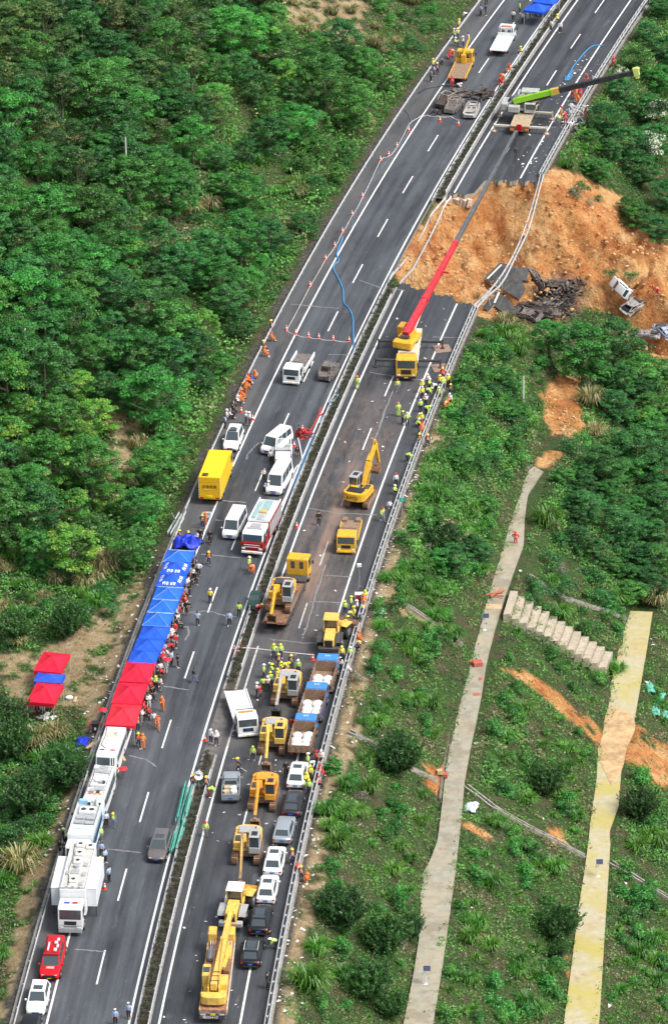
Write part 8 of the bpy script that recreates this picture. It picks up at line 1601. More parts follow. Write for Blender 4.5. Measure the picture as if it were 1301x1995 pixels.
  ('right of the white truck queue', [(221, 1613, 'ld', 'stand', 180), (207, 1611, 'wh', 'stand', 180), (205, 1683, 'bh', 'front', 120), (198, 1670, 'bh', 'stand', 200), (196, 1692, 'yy', 'sit', 180), (196, 1640, 'lr', 'stand', 180)]),
  ('left of the white truck queue behind the rail', [(166, 1524, 'bk', 'stand', 90), (141, 1616, 'bh', 'front', 90), (139, 1634, 'rb', 'stand', 90), (124, 1643, 'kh', 'stand', 90), (117, 1666, 'bk', 'front', 60), (126, 1676, 'bk', 'hips', 90), (131, 1655, 'kh', 'stand', 120)]),
  ('at the near end of the canopy row', [(269, 1425, 'oy', 'stand', 180), (270, 1457, 'oy', 'walk', 180), (279, 1460, 'oo', 'stand', 0), (300, 1416, 'wg', 'stand', 190), (308, 1423, 'or', 'walk', 180), (277, 1409, 'wg', 'front', 100), (317, 1386, 'oo', 'front', 200), (204, 1398, 'wh', 'sit', 90)]),
  ('in the crowd along the red canopies', [(304, 1345, 'ly', 'front', 180), (314, 1347, 'wg', 'front', 250), (296, 1366, 'bk', 'walk', 90), (288, 1379, 'gy', 'stand', 180), (313, 1318, 'wh', 'stand', 180), (323, 1313, 'wd', 'stand', 200), (305, 1320, 'pu', 'front', 90), (299, 1340, 'bk', 'sit', 90), (303, 1305, 'bk', 'front', 120), (290, 1356, 'bk', 'front', 90), (284, 1374, 'wh', 'bend', 60), (281, 1396, 'rc', 'front', 90), (292, 1346, 'wh', 'front', 270), (309, 1331, 'bk', 'stand', 140)]),
  ('in the crowd along the plain blue canopies', [(334, 1255, 'rw', 'front', 180), (326, 1259, 'wg', 'stand', 120), (341, 1263, 'rc', 'stand', 180), (322, 1273, 'bk', 'front', 90), (319, 1261, 'wh', 'front', 60), (335, 1297, 'bh', 'stand', 120), (347, 1301, 'bk', 'front', 250), (316, 1285, 'rh', 'front', 100), (325, 1290, 'wh', 'front', 60), (312, 1296, 'wd', 'front', 90), (319, 1300, 'wh', 'stand', 150), (328, 1243, 'bk', 'front', 100), (331, 1232, 'rh', 'stand', 90), (337, 1270, 'gy', 'stand', 200)]),
  ('in the crowd along the piped blue canopies', [(344, 1208, 'wh', 'stand', 100), (363, 1198, 'bk', 'stand', 200), (335, 1219, 'rc', 'front', 90), (359, 1184, 'or', 'front', 180), (352, 1176, 'bk', 'front', 120), (342, 1198, 'wd', 'front', 90), (366, 1151, 'wg', 'front', 120), (357, 1163, 'bk', 'walk', 90), (337, 1206, 'cr', 'stand', 100), (350, 1190, 'rh', 'front', 60), (362, 1171, 'gy', 'stand', 150)]),
  ('in the crowd along the lettered canopies', [(382, 1140, 'bk', 'stand', 180), (387, 1122, 'wh', 'hips', 180), (377, 1107, 'pu', 'front', 90), (372, 1124, 'bk', 'front', 120), (366, 1136, 'gy', 'front', 90), (376, 1132, 'wh', 'front', 200), (379, 1095, 'bk', 'stand', 100), (371, 1144, 'bk', 'phone', 150), (383, 1115, 'pu', 'stand', 250)]),
  ('around the crumpled blue tarpaulin', [(349, 1058, 'oy', 'front', 90), (367, 1051, 'oy', 'bend', 180), (385, 1062, 'wh', 'front', 250), (391, 1057, 'bk', 'stand', 200), (409, 1059, 'bk', 'walk', 180)]),
  ('behind the yellow box truck', [(395, 1029, 'oy', 'front', 180), (401, 1024, 'oo', 'front', 250)]),
  ('in the open lane right of the canopies', [(407, 1101, 'oy', 'walk', 180), (410, 1175, 'yw', 'stand', 0), (385, 1219, 'bh', 'phone', 0), (378, 1330, 'bd', 'walk', 90)]),
  ('under the small canopies in the clearing', [(72, 1382, 'wh', 'sit', 180), (85, 1388, 'wd', 'bend', 180), (96, 1383, 'wh', 'sit', 170), (108, 1340, 'rc', 'stand', 90)]),
  ('alone on the upper concrete path', [(1004, 1062, 'rr', 'hips', 180)]),
  ('on the soil near the overturned car', [(1280, 574, 'rr', 'bend', 250), (1226, 580, 'bk', 'stand', 270)])]
 cr = random.Random(31); ex = []
 for k in range(46):
  y = 1100 + 300 * (k + cr.random()) / 46; x = float(np.interp(y, [1095, 1150, 1200, 1250, 1300, 1350, 1400], [378, 366, 347, 329, 311, 296, 282])) + cr.uniform(-9, 7)
  ex.append((x, y + 6, cr.choice(['bk', 'wh', 'gy', 'bk', 'rh', 'wd', 'bh', 'rc']), cr.choice(['front', 'sit', 'bend']), cr.choice([90, 70, 250, 120, 180])))
 PL.append(('close under the canopy edge', ex))
 ORD = {2: ['the farther one', 'the nearer one'], 3: ['farthest of three', 'middle of three', 'nearest of three']}
 N_ = ['first', 'second', 'third', 'fourth', 'fifth', 'sixth', 'seventh', 'eighth']
 rr = random.Random(12)
 def child(me, nm, m, par):
  o = bpy.data.objects.new(nm, me); COL.objects.link(o); o.parent = par
  if not me.materials: me.materials.append(m)
  o.material_slots[0].link = 'OBJECT'; o.material_slots[0].material = m; return o
 for place, L_ in PL:
  by = {}
  for q in L_: by.setdefault((q[2], q[3]), []).append(q)
  for q in L_:
   px, py, of, ps, fc = q; sh, tr, hk, hc, vest, ph = OUT[of]; P = PP[ps]; lb = 'person %s in %s %s' % (PH[ps], ph, place); s_ = sorted(by[(of, ps)], key=lambda t: t[1]); n = len(s_)
   if n > 1: lb += ', ' + (ORD[n][s_.index(q)] if n in ORD else N_[s_.index(q)] + ' from the top')
   lb = lb.replace('with hands together ', '').replace('standing ', '') if len(lb.split()) > 16 else lb
   lb = lb.replace('person standing in', 'person in').replace('person with hands together in', 'person in')
   if len(lb.split()) > 16: lb = lb.replace(', bareheaded', '').replace(' from the top', ' down').replace(' and black trousers', '').replace(' with hands on hips', '').replace(' jacket and ', ' and ').replace(' the farther one', ' farther').replace(' the nearer one', ' nearer')
   if len(lb.split()) > 16: lb = lb.replace(' the ', ' ').replace(' suit and ', ' and ').replace(' and helmet', '').replace(' shirt and', ',')
   if len(lb.split()) > 16: lb = lb.replace('pink red vest and', 'pink vest,')
   p = T(px, py); root = child(P['body'], 'person', sk[rr.randint(0, 1)], None); root.location = p; sc = rr.uniform(.96, 1.05); root.scale = (sc * 1.08, sc * 1.08, sc); root.rotation_euler = (0, 0, -R(fc + rr.uniform(-12, 12)))
   tag(root, lb, 'person', 'people ' + place)
   child(P['shirt'], 'jacket' if vest else 'shirt', cm(sh if not (vest and of in ('oy', 'rw', 'ld')) else {'oy': 'navy', 'rw': 'white', 'ld': 'grey'}[of]), root); child(P['trousers'], 'trousers', cm(tr), root)
   for k in ('shoe_l', 'shoe_r'): child(P[k], 'shoe', cm('black' if rr.random() < .7 else 'white'), root)
   child(P[hk], hk, hair if hk == 'hair' else hm(hc), root)
   if vest: v = child(P['vest'], 'vest', cm(sh), root); child(P['band'], 'reflective_band', band, v)
def build_small():
 V = V_; W = V['white']; conr = mat('cone_red', (.72, .06, .03), .5); conw = mat('cone_white', (.8, .8, .78), .5)
 def cone(px, py, label, grp='traffic cones', sc=1.):
  root = empty('traffic_cone', T(px, py)); tag(root, label, 'cone', grp); MB().box(-.22, .22, -.22, .22, 0.006, .045, .01).build('base', conr, root); b = MB(); b.cyl((0, 0, .04), (0, 0, .78), .17, .03, 14); b.build('cone', conr, root); b = MB(); b.cyl((0, 0, .3), (0, 0, .48), .135, .09, 14, False); b.cyl((0, 0, .58), (0, 0, .68), .082, .055, 14, False); b.build('reflective_band', conw, root); root.scale = (sc,) * 3; return root
 def rope(pts, r, m, label, name, z=.03, cat='hose', grp=None, n=8, sag=0.):
  P = [(G(*q[:2], q[2]) if len(q) > 2 else T(*q) + Vector((0, 0, z))) for q in pts]; o0 = P[0].copy(); Q = []
  for i in range(len(P) - 1):
   a, b = P[max(i - 1, 0)], P[i]; c, d = P[i + 1], P[min(i + 2, len(P) - 1)]
   for k in range(n):
    t = k / n; q = .5 * ((2 * b) + (c - a) * t + (2 * a - 5 * b + 4 * c - d) * t * t + (3 * b - a - 3 * c + d) * t ** 3); q.z -= sag * 4 * t * (1 - t); Q.append(q - o0)
  Q.append(P[-1] - o0); o = MB().tube(Q, r, 5).build(name, m); o.location = o0; tag(o, label, cat, grp); return o
 tape = mat('tape_white', (.72, .66, .66), .6); tred = mat('tape_red', (.62, .05, .06), .6)
 row = [(558, 643), (576, 651), (601, 656), (621, 659), (649, 662), (680, 665)]; up = [(604, 557), (634, 505), (652, 480), (667, 452), (686, 419), (706, 384), (741, 312), (757, 303), (773, 285)]
 for k, (x, y) in enumerate(row): cone(x, y, 'red and white cone in the taped row across the road, %s from the left' % ('first', 'second', 'third', 'fourth', 'fifth', 'sixth')[k], 'cones of the taped row')
 for k, (x, y) in enumerate(up): cone(x, y, 'cone along the far left shoulder, %s above the taped row' % ('first', 'second', 'third', 'fourth', 'fifth', 'sixth', 'seventh', 'eighth', 'ninth')[k], 'cones up the left shoulder')
 rope([(x, y, .72) for x, y in row], .035, tape, 'pale tape strung between the cones across the left carriageway', 'barrier_tape', cat='tape', sag=.12); rope([(558, 643, .72)] + [(x, y, .72) for x, y in up] + [(798, 240, .7), (820, 224, .7)], .03, tape, 'long pale tape strung along the far left shoulder', 'barrier_tape', cat='tape', sag=.12)
 rope([(822, 224, .7), (832, 223, .7), (852, 225, .8), (878, 226, .8), (893, 232, .8)], .035, tape, 'pale tape hung in front of the burnt cars', 'barrier_tape', cat='tape', sag=.15)
 cone(857, 236, 'cone under the tape in front of the burnt cars'); cone(893, 243, 'cone at the right end of the tape by the burnt cars'); cone(796, 255, 'cone at the left rail below the burnt cars')
 for k, (x, y, lb) in enumerate([(470, 803, 'cone beside the people sitting along the left guardrail'), (492, 818, 'small cone on the white edge line above the police suv'), (573, 870, 'orange cone right of the stake truck'), (589, 838, 'cone behind the red tool pile by the median'), (464, 1273, 'cone left end of the tape below the low loader'), (457, 1269, 'cone at the median opening left of another'), (609, 1286, 'cone in front of the first dump truck'), (468, 1259, 'cone above the tape at the median opening'), (399, 1444, 'cone beside the two white shirted officers'), (204, 1733, 'white striped cone right of the command truck'), (500, 1590, ''), (578, 1028, 'cone leaning on the median rail beside the muddy lane'), (470, 1240, 'cone up the taped line by the median opening')]):
  if lb: cone(x, y, lb)
 rope([(466, 1262, .7), (500, 1264, .7), (560, 1271, .7), (612, 1276, .7)], .045, tape, 'white tape across the right carriageway below the low loader', 'barrier_tape', cat='tape'); rope([(464, 1262, .7), (472, 1240, .7), (478, 1222, .7), (488, 1190, .8)], .04, tape, 'pale tape from the opening up to the car in the hedge', 'barrier_tape', cat='tape')
 blue = mat('hose_blue', (.06, .26, .55), .5); bkh = mat('hose_black', (.02, .03, .04), .5); redh = mat('hose_red', (.5, .05, .04), .6)
 rope([(690, 690), (688, 650), (687, 620), (680, 602), (670, 590), (668, 565), (660, 545), (651, 528), (650, 518), (660, 508), (656, 496), (665, 470), (667, 462)], .09, blue, 'long blue hose snaking down the left carriageway', 'hose', z=.09); rope([(684, 446), (690, 420), (700, 395), (715, 365), (740, 330), (765, 300), (790, 265), (800, 240), (797, 225), (788, 213)], .06, mat('hose_dull', (.1, .17, .24), .5), 'dull hose lying along the far left edge line', 'hose', z=.06)
 rope([(815, 182), (830, 173), (860, 167), (885, 168), (905, 172), (930, 182), (950, 185)], .09, bkh, 'black hose curving behind the burnt cars', 'hose', z=.09); rope([(1175, 88), (1150, 92), (1120, 125), (1105, 150), (1112, 142), (1104, 155), (1100, 148)], .08, blue, 'blue hose coiled on the far right carriageway', 'hose', z=.08)
 rope([(1103, 150), (1114, 146), (1110, 155), (1100, 157), (1108, 148), (1116, 138)], .08, blue, 'loose coil at the end of the blue hose', 'hose', z=.16)
 rope([(540, 1000), (560, 960), (575, 915), (588, 900), (584, 870), (580, 855)], .09, mat('hose_white', (.6, .62, .65), .5), 'pale hose running up the median edge beside the vans', 'hose', z=.09); rope([(560, 990), (575, 945), (590, 905), (600, 880), (612, 850)], .07, blue, 'blue hose tangled along the median rail beside the vans', 'hose', z=.3)
 rope([(597, 835), (605, 838), (618, 815), (625, 795), (622, 810), (630, 805)], .08, redh, 'red hose looped near the tool pile at the median', 'hose', z=.08); rope([(640, 790), (648, 778), (660, 772), (655, 780), (640, 800), (622, 830)], .07, mat('hose_sky', (.4, .55, .7), .5), 'pale blue hose hanging over the median rail', 'hose', z=.4)
 rope([(980, 148), (972, 158), (978, 170), (985, 160), (975, 152)], .07, redh, 'red hose coiled beside the far median', 'hose', z=.08); rope([(480, 1504), (470, 1498), (462, 1500)], .04, tape, 'pale cord behind the walking worker', 'cord')
 junk('heap of red rescue tools beside the median rail', 51, 592, 848, 1.2, 36, mat('tool_red', (.5, .03, .03), .5), .5, False, 'tool_pile', 'tools'); junk('white litter and gear piled at the far right shoulder', 52, 1115, 232, 2.6, 70, mat('gear_white', (.6, .6, .6), .7), .3, False, 'gear_pile', 'gear'); junk('more pale gear piled near the tip of the far rail', 53, 1128, 212, 1.7, 60, mat('gear_white', (.6, .6, .6)), .3, False, 'gear_pile', 'gear')
 def cloth(px, py, rx, ry, h, m, label, seed, cat='tarpaulin', name='tarpaulin'):
  rs = random.Random(seed); n = 16; V = []; p = T(px, py)
  for i in range(n + 1):
   for j in range(n + 1):
    a, c = -1 + 2 * i / n, -1 + 2 * j / n; q = max(0, 1 - (abs(a) ** 2.5 + abs(c) ** 2.5) * .5); V.append((a * rx * (.9 + .1 * math.sin(c * 5 + seed)), c * ry * (.9 + .1 * math.sin(a * 4)), .05 + h * q * (.55 + .9 * abs(float(fbm(np.array(a * 2.3 + seed), np.array(c * 2.3)))) * 2)))
  o = MB().add(V, [(i * (n + 1) + j, (i + 1) * (n + 1) + j, (i + 1) * (n + 1) + j + 1, i * (n + 1) + j + 1) for i in range(n) for j in range(n)]).build(name, m, smooth=50); o.location = p; o.rotation_euler = (0, 0, rs.uniform(-.4, .2)); o.modifiers.new('s', 'SOLIDIFY').thickness = .02; tag(o, label, cat); return o
 cloth(366, 1066, 1.55, 1.5, 1.7, mat('tarp_blue', (.01, .035, .5), .5), 'crumpled royal blue tarpaulin above the canopy row', 3); cloth(162, 1448, .7, 1.1, .5, mat('tarp_blue', (.01, .035, .5)), 'blue cloth bundle lying left of the minibus', 5, 'cloth', 'cloth_bundle'); cloth(918, 1575, .75, 1.1, .5, mat('tarp_pale', (.5, .56, .66), .7, var=.2), 'pale blue plastic sheet beside the upper path', 8, 'plastic sheet', 'plastic_sheet'); cloth(738, 1192, .6, .8, .3, mat('tarp_pale', (.5, .56, .66)), 'small pale sheet on the verge below the lamp', 9, 'plastic sheet', 'plastic_sheet')
 for k, (x, y) in enumerate([(1265, 1340), (1285, 1362), (1275, 1385), (1296, 1395)]): cloth(x, y, .5, 1.4, .25, mat('net_teal', (.12, .42, .34), .8, var=.25), ['teal netting at the right edge, highest piece', 'teal netting at the right edge, second piece', 'teal netting at the right edge, third piece', 'teal netting at the right edge, lowest piece'][k], 20 + k, 'netting', 'netting')
 teal = mat('teal_rail', (.06, .36, .28), .5, var=.15, dirt=(.4, .42, .4), dirt_amt=.3); pale = mat('pale_rail', (.5, .56, .56), .45, metal=.2, var=.1)
 def rails(items, m, label, grp):
  for k, (x0, y0, x1, y1, z) in enumerate(items):
   a = T(x0, y0) + Vector((0, 0, z)); b = T(x1, y1) + Vector((0, 0, z)); mb = MB(); wbeam(mb, [Vector((0, 0, 0)), b - a], 1); mb.tube([Vector((0, 0, -.1)), b - a + Vector((0, 0, -.1))], .05, 5); o = mb.build('loose_rail', m, smooth=0); o.location = a; tag(o, label, 'rail', grp)
 rails([(342, 1610, 357, 1545, .5), (346, 1606, 362, 1535, .7), (349, 1612, 365, 1540, .4), (355, 1612, 371, 1548, .7), (358, 1618, 374, 1560, .4), (362, 1600, 375, 1545, .9)], teal, 'teal rail in the upper stack propped on the median', 'teal rails of the upper stack'); rails([(330, 1670, 340, 1630, .5), (334, 1672, 345, 1632, .7), (338, 1665, 350, 1615, .5), (343, 1668, 358, 1612, .8), (350, 1648, 360, 1618, .4)], teal, 'teal rail in the lower stack above the estate car', 'teal rails of the lower stack')
 rails([(326, 1042, 349, 1002, .2), (332, 1046, 354, 1008, .35), (337, 1049, 358, 1012, .2), (342, 1050, 362, 1004, .5)], pale, 'pale steel rail stacked behind the left guardrail', 'pale rails behind the left guardrail'); rails([(207, 1520, 234, 1430, .3), (213, 1522, 240, 1432, .3)], pale, 'long white rail lying right of the minibus', 'white rails right of the minibus'); rails([(335, 1010, 344, 1026, .6)], pale, 'short pale rail lying across the stacked rails', None); rails([(68, 1414, 95, 1424, .2)], pale, 'single pale beam on the ground below the small canopies', None)
 root = empty('road_sign', T(388, 1541)); tag(root, 'round white no u turn sign on a stand at the median opening', 'road sign'); b = MB(); b.cyl((0, 0, 0), (0, 0, 1.3), .03, n=8); b.beam((-.4, 0, .03), (.4, 0, .03), .06, .05); b.beam((0, -.4, .03), (0, .4, .03), .06, .05); b.build('stand', V['grey'], root)
 pl = MB().cyl((0, .02, 1.75), (0, -.015, 1.77), .46, .46, 28).build('plate', mat('sign_white', (.85, .83, .84), .4), root); b = MB(); b.tube([(.40 * math.cos(t), -.03, 1.76 + .40 * math.sin(t)) for t in np.linspace(0, 6.2832, 29)], .03, 5); b.beam((-.3, -.035, 2.02), (.3, -.035, 1.5), .03, .06, up=(0, 1, 0)); b.build('ring', V['blk'], pl, smooth=0)
 b = MB(); b.tube([(.12, -.04, 1.55), (.12, -.04, 1.82), (.08, -.04, 1.93), (0, -.04, 1.96), (-.08, -.04, 1.93), (-.12, -.04, 1.82), (-.12, -.04, 1.66)], .035, 5); b.add([(-.22, -.05, 1.7), (-.02, -.05, 1.7), (-.12, -.05, 1.54)], [(0, 2, 1)]); b.build('arrow', V['blk'], pl, smooth=0)
 root = empty('distance_sign', T(783, 1006)); tag(root, 'small green distance sign on a pole beside the right guardrail', 'road sign'); MB().cyl((0, 0, -.3), (0, 0, 2.0), .04, n=8).build('pole', V['grey'], root); pl = MB().prism([(-.35, 2.35), (-.35, 2.1), (-.15, 1.85), (.15, 1.85), (.35, 2.1), (.35, 2.35)], -.02, .02, 'y').build('plate', mat('sign_green', (.02, .42, .33), .5), root, smooth=0); text_part('3', .3, W, pl, (0, -.03, 2.12), (math.pi / 2, 0, 0))
 root = empty('notice_board', T(403, 1012)); tag(root, 'low white notice board with dark writing behind the yellow truck', 'sign'); MB().box(-.5, .5, -.03, .03, .25, .95, .02).build('board', mat('board_white', (.75, .76, .85), .5), root); text_part('绕行', .42, mat('ink_navy', (.03, .04, .12), .5), root, (0, -.04, .6), (math.pi / 2, 0, 0)); [MB().box(x - .02, x + .02, -.02, .02, 0, .3).build('leg', V['grey'], root) for x in (-.4, .4)]
 root = empty('portable_lamp', T(700, 1146)); tag(root, 'portable lamp on a tall thin mast by the right guardrail', 'lamp'); MB().cyl((0, 0, 0), (0, 0, 2.7), .035, n=8).build('mast', V['grey'], root); MB().box(-.25, .25, -.1, .15, 2.6, 3.0, .04).build('lamp_head', mat('lamp_white', (.8, .8, .8), .4), root); [MB().cyl((0, 0, .4), (.45 * math.cos(a), .45 * math.sin(a), 0), .02, n=5).build('leg', V['grey'], root) for a in (0, 2.1, 4.2)]
 root = empty('tool_trolley', T(700, 1168)); tag(root, 'white framed tool trolley below the portable lamp', 'trolley'); MB().box(-.5, .5, -.35, .35, .7, .76, .01).build('top', mat('tray_pale', (.6, .62, .62), .5), root); MB().box(-.4, .1, -.3, .3, .2, .65, .03).build('box', mat('tool_red', (.5, .03, .03)), root); MB().box(.15, .45, -.3, .3, .2, .6, .03).build('box', W, root); [MB().box(x - .02, x + .02, y - .02, y + .02, 0, .72).build('leg', W, root) for x in (-.46, .46) for y in (-.3, .3)]
 for (x, y, lb) in [(944, 1231, 'small solar panel post on the upper path below the staircase'), (829, 1922, 'small solar panel post at the bottom of the upper path'), (1165, 1712, 'small solar panel post on the yellow path')]:
  root = empty('solar_post', T(x, y) + Vector((0, 0, .2))); tag(root, lb, 'solar post', 'solar panel posts'); MB().cyl((0, 0, 0), (0, 0, 1.6), .045, n=8).build('pole', W, root); MB().box(-.2, .2, -.2, .2, -.05, .06, .02).build('foot', W, root); b = MB().at(Matrix.Translation((.12, 0, 1.8)) @ Matrix.Rotation(.6, 4, 'X')); b.box(-.35, .35, -.28, .28, -.02, .02); p_ = b.build('solar_panel', mat('solar_blue', (.03, .04, .09), .3), root, smooth=0); b = MB().at(Matrix.Translation((.12, 0, 1.8)) @ Matrix.Rotation(.6, 4, 'X')); [b.box(a, c, d, e, -.03, .028) for (a, c, d, e) in ((-.38, .38, -.31, -.28), (-.38, .38, .28, .31), (-.38, -.35, -.28, .28), (.35, .38, -.28, .28))]; b.build('frame', V['rim'], p_, smooth=0); MB().box(-.3, -.1, -.08, .08, 1.0, 1.35, .03).build('box', W, root)
 for (x, y, h, lb) in [(249, 398, 9.2, 'concrete power pole rising from the upper wood'), (55, 775, 8.9, 'concrete power pole rising from the wood at the left edge'), (1019, 790, 4.0, 'slim pole standing in the bushes above the right bank'), (1155, 190, .0, '')]:
  if h: root = empty('power_pole', T(x, y)); tag(root, lb, 'pole'); MB().cyl((0, 0, 0), (0, 0, h), .14, .1, 10).build('shaft', mat('pole_concrete', (.55, .55, .52), .8), root); b = MB(); b.box(-.05, .05, -.05, .05, h, h + .15); b.build('cap', V['dk'], root)
 wood = mat('timber', (.5, .36, .2), .8, var=.2, scale=4.); brick = mat('brick_red', (.42, .12, .08), .85, var=.25, scale=4.)
 for k, (x, y, l, a, lb, m) in enumerate([(178, 1452, 1.9, .5, 'timber plank beside the blue bundle, left of three', wood), (184, 1450, 2.0, .6, 'timber plank beside the blue bundle, middle of three', wood), (191, 1445, 1.8, .4, 'timber plank beside the blue bundle, right of three', wood), (240, 1478, 1.3, -.25, 'pale plank on the white rails right of the minibus', wood), (147, 1364, 1.2, .1, 'single short board in the clearing right of the canopies', wood), (860, 1502, 1.5, .2, 'red brown plank stack piece beside the upper path', brick)]):
  o = MB().box(-.15, .15, -l / 2, l / 2, .02, .12, .01).build('plank', m); put(o, T(x, y), -a); tag(o, lb, 'plank')
 for k, (x, y, w_, l, h, a, m, lb) in enumerate([(930, 1300, .5, .9, .5, .2, brick, 'red brown crate on the upper path'), (921, 1297, .35, .6, .4, -.3, brick, 'smaller red brown crate left of the bigger one on the path'), (936, 1327, .2, .6, .08, 0, brick, 'narrow red tile lying on the upper path'), (929, 1357, .42, .6, .06, 0, brick, 'flat red tile lying on the upper path'), (856, 1512, .3, .5, .5, .2, wood, 'timber crate at the edge of the upper path'), (866, 1517, .35, .6, .4, -.2, brick, 'red crate at the edge of the upper path')]):
  o = MB().box(-w_, w_, -l / 2, l / 2, .0, h, .02).build('crate', m); put(o, T(x, y) + Vector((0, 0, .22)), a); tag(o, lb, 'crate')
 rr = random.Random(8)
 for k, a in enumerate((0, .6, 1.25, 1.9, 2.5)):
  o = MB().box(-1.1, 1.1, -.1, .1, 0, .07, .01).build('plank', brick); put(o, T(965 + rr.uniform(-4, 4), 1164 + rr.uniform(-3, 3)) + Vector((0, 0, .25 + .07 * k)), a * .6 - .5); tag(o, 'red plank in the crossed heap at the head of the staircase', 'plank', 'crossed red planks')
 o = MB().box(-.9, .9, -.6, .6, 0, .08, .01).build('pallet', wood); put(o, T(962, 1186) + Vector((0, 0, .22)), -.1); tag(o, 'pale timber pallet on the path below the crossed planks', 'pallet')
 for k, (x, y) in enumerate([(85, 1400), (92, 1402), (79, 1399), (103, 1400), (91, 1394)]): o = MB().box(-.45, .45, -.25, .25, 0, .18, .05).build('folded_sheet', W); put(o, T(x, y), .3 * k); tag(o, 'white folded sheet lying in front of the small canopies', 'sheet', 'white sheets by the small canopies')
 for (x, y, lb) in ((38, 1388, 'white plastic bags snagged at the shrub left of the small canopies'), (135, 1361, 'white basin on the ground right of the small canopies')): o = MB().ball((0, 0, .1), .45, .3, .25, 10, 5).build('plastic_bag', W); o.location = T(x, y); tag(o, lb, 'bag')
 root = empty('wheelie_bin', T(186, 1425)); tag(root, 'black wheeled bin beside the minibus', 'bin'); MB().prism([(-.28, 0.05), (.28, .05), (.34, 1.0), (-.34, 1.0)], -.32, .32, 'y').build('body', V['blk'], root, smooth=0); MB().box(-.36, .36, -.36, .36, 1.0, 1.08, .02).build('lid', V['blk'], root); MB().box(-.1, .1, -.335, -.32, .3, .6).build('sticker', W, root, smooth=0)
 for (x, y, c, lb) in ((176, 1417, 'tool_red', 'red plastic stool left of the black bin'), (199, 1418, 'tool_red', 'red plastic stool right of the black bin'), (68, 1394, 'tool_red', 'red stool under the edge of the small canopies')): root = empty('stool', T(x, y)); tag(root, lb, 'stool', 'red stools'); MB().cyl((0, 0, .42), (0, 0, .48), .2, n=12).build('seat', mat(c, (.5, .03, .03)), root); [MB().cyl((.12 * math.cos(a), .12 * math.sin(a), .42), (.2 * math.cos(a), .2 * math.sin(a), 0), .02, n=5).build('leg', mat(c, (.5, .03, .03)), root) for a in (.7, 2.3, 3.9, 5.5)]
 root = empty('tyre', T(622, 1585)); tag(root, 'old black tyre lying on the verge beside the right guardrail', 'tyre'); b = MB(); n = 20; P = [(.55 * math.cos(t), .55 * math.sin(t), .13) for t in np.linspace(0, 6.2832, n + 1)]; b.tube(P, .15, 8, caps=False); b.build('rubber', V['tyre'], root)
 for (x, y, z, lb, c) in ((327, 1287, 1.9, 'red umbrella held above the crowd beside the blue canopies', (.6, .02, .03)), (318, 1279, 1.8, 'dark red umbrella just left of the red one in the crowd', (.35, .015, .03)), (201, 1385, 1.7, 'red umbrella above the seated person at the last canopy', (.6, .03, .03)), (240, 1500, 1.2, 'red umbrella beside the bus', (.55, .03, .03))):
  root = empty('umbrella', T(x, y + z * 15)); tag(root, lb, 'umbrella'); b = MB(); n = 8; V2 = [(0, 0, z + .25)] + [(.5 * math.cos(6.283 * k / n), .5 * math.sin(6.283 * k / n), z) for k in range(n)]; b.add(V2, [(0, 1 + k, 1 + (k + 1) % n) for k in range(n)]); o = b.build('canopy', mat('umbrella_' + lb.split()[0], c, .6), root, smooth=0); o.modifiers.new('s', 'SOLIDIFY').thickness = .01; MB().cyl((0, 0, 0 if z < 1.5 else 1.0), (0, 0, z + .3), .015, n=6).build('shaft', V['dk'], root)
 wd = car('dark green car nosed into the hedge at the median opening', 'car', 4.2, 1.75, 1.45, mat('dark_green_paint', (.02, .06, .045), .3), sunroof=False); put(wd, G(497, 1192) + Vector((0, 1.6, .1)), math.pi - .1); wd.scale = (.8, .8, .8)
 rs = np.random.RandomState(6); Vv = []; 
 for k in range(900):
  r = rs.rand()
  if r < .45: s = rs.uniform(-10, 130); d = 16.9 + abs(rs.normal()) * 1.4
  elif r < .6: s = rs.uniform(-8, 160); d = rs.uniform(6.8, 14)
  elif r < .75: s = rs.uniform(20, 90); d = rs.uniform(-9.5, -7)
  elif r < .88: s = rs.uniform(205, 250); d = rs.uniform(12, 16.4)
  else: s = rs.uniform(-5, 125); d = rs.uniform(18, 60)
  x, y = road_xy(s, d); z = float(height(s, d)) if not (-6.9 < d < 16.8) else 0.; c = np.array([float(x), float(y), z + .06]); a = rs.rand() * 6.28; l = rs.uniform(.04, .17) * (1 if r < .88 else 1.5); u = np.array([math.cos(a), math.sin(a), rs.normal() * .2]) * l; v = np.array([-math.sin(a), math.cos(a), rs.normal() * .3]) * l * rs.uniform(.4, 1); Vv.append([c - u - v, c + u - v, c + u + v, c - u + v])
 me = bpy.data.meshes.new('litter'); Vv = np.array(Vv).reshape(-1, 3); me.from_pydata([tuple(v) for v in Vv], [], [(4 * k, 4 * k + 1, 4 * k + 2, 4 * k + 3) for k in range(len(Vv) // 4)]); me.materials.append(mat('litter', (.6, .6, .58), .8, var=.3)); o = bpy.data.objects.new('litter', me); COL.objects.link(o); tag(o, 'scraps of white litter strewn on the verges and the closed lanes', 'litter', kind='stuff')
 Vv = []; Fv = []; pts = 0
 ico = [(0, 0, 1), (.89, 0, .45), (.28, .85, .45), (-.72, .53, .45), (-.72, -.53, .45), (.28, -.85, .45), (.72, .53, -.45), (-.28, .85, -.45), (-.89, 0, -.45), (-.28, -.85, -.45), (.72, -.53, -.45), (0, 0, -1)]; icf = [(0, 1, 2), (0, 2, 3), (0, 3, 4), (0, 4, 5), (0, 5, 1), (1, 6, 2), (2, 7, 3), (3, 8, 4), (4, 9, 5), (5, 10, 1), (2, 6, 7), (3, 7, 8), (4, 8, 9), (5, 9, 10), (1, 10, 6), (6, 11, 7), (7, 11, 8), (8, 11, 9), (9, 11, 10), (10, 11, 6)]
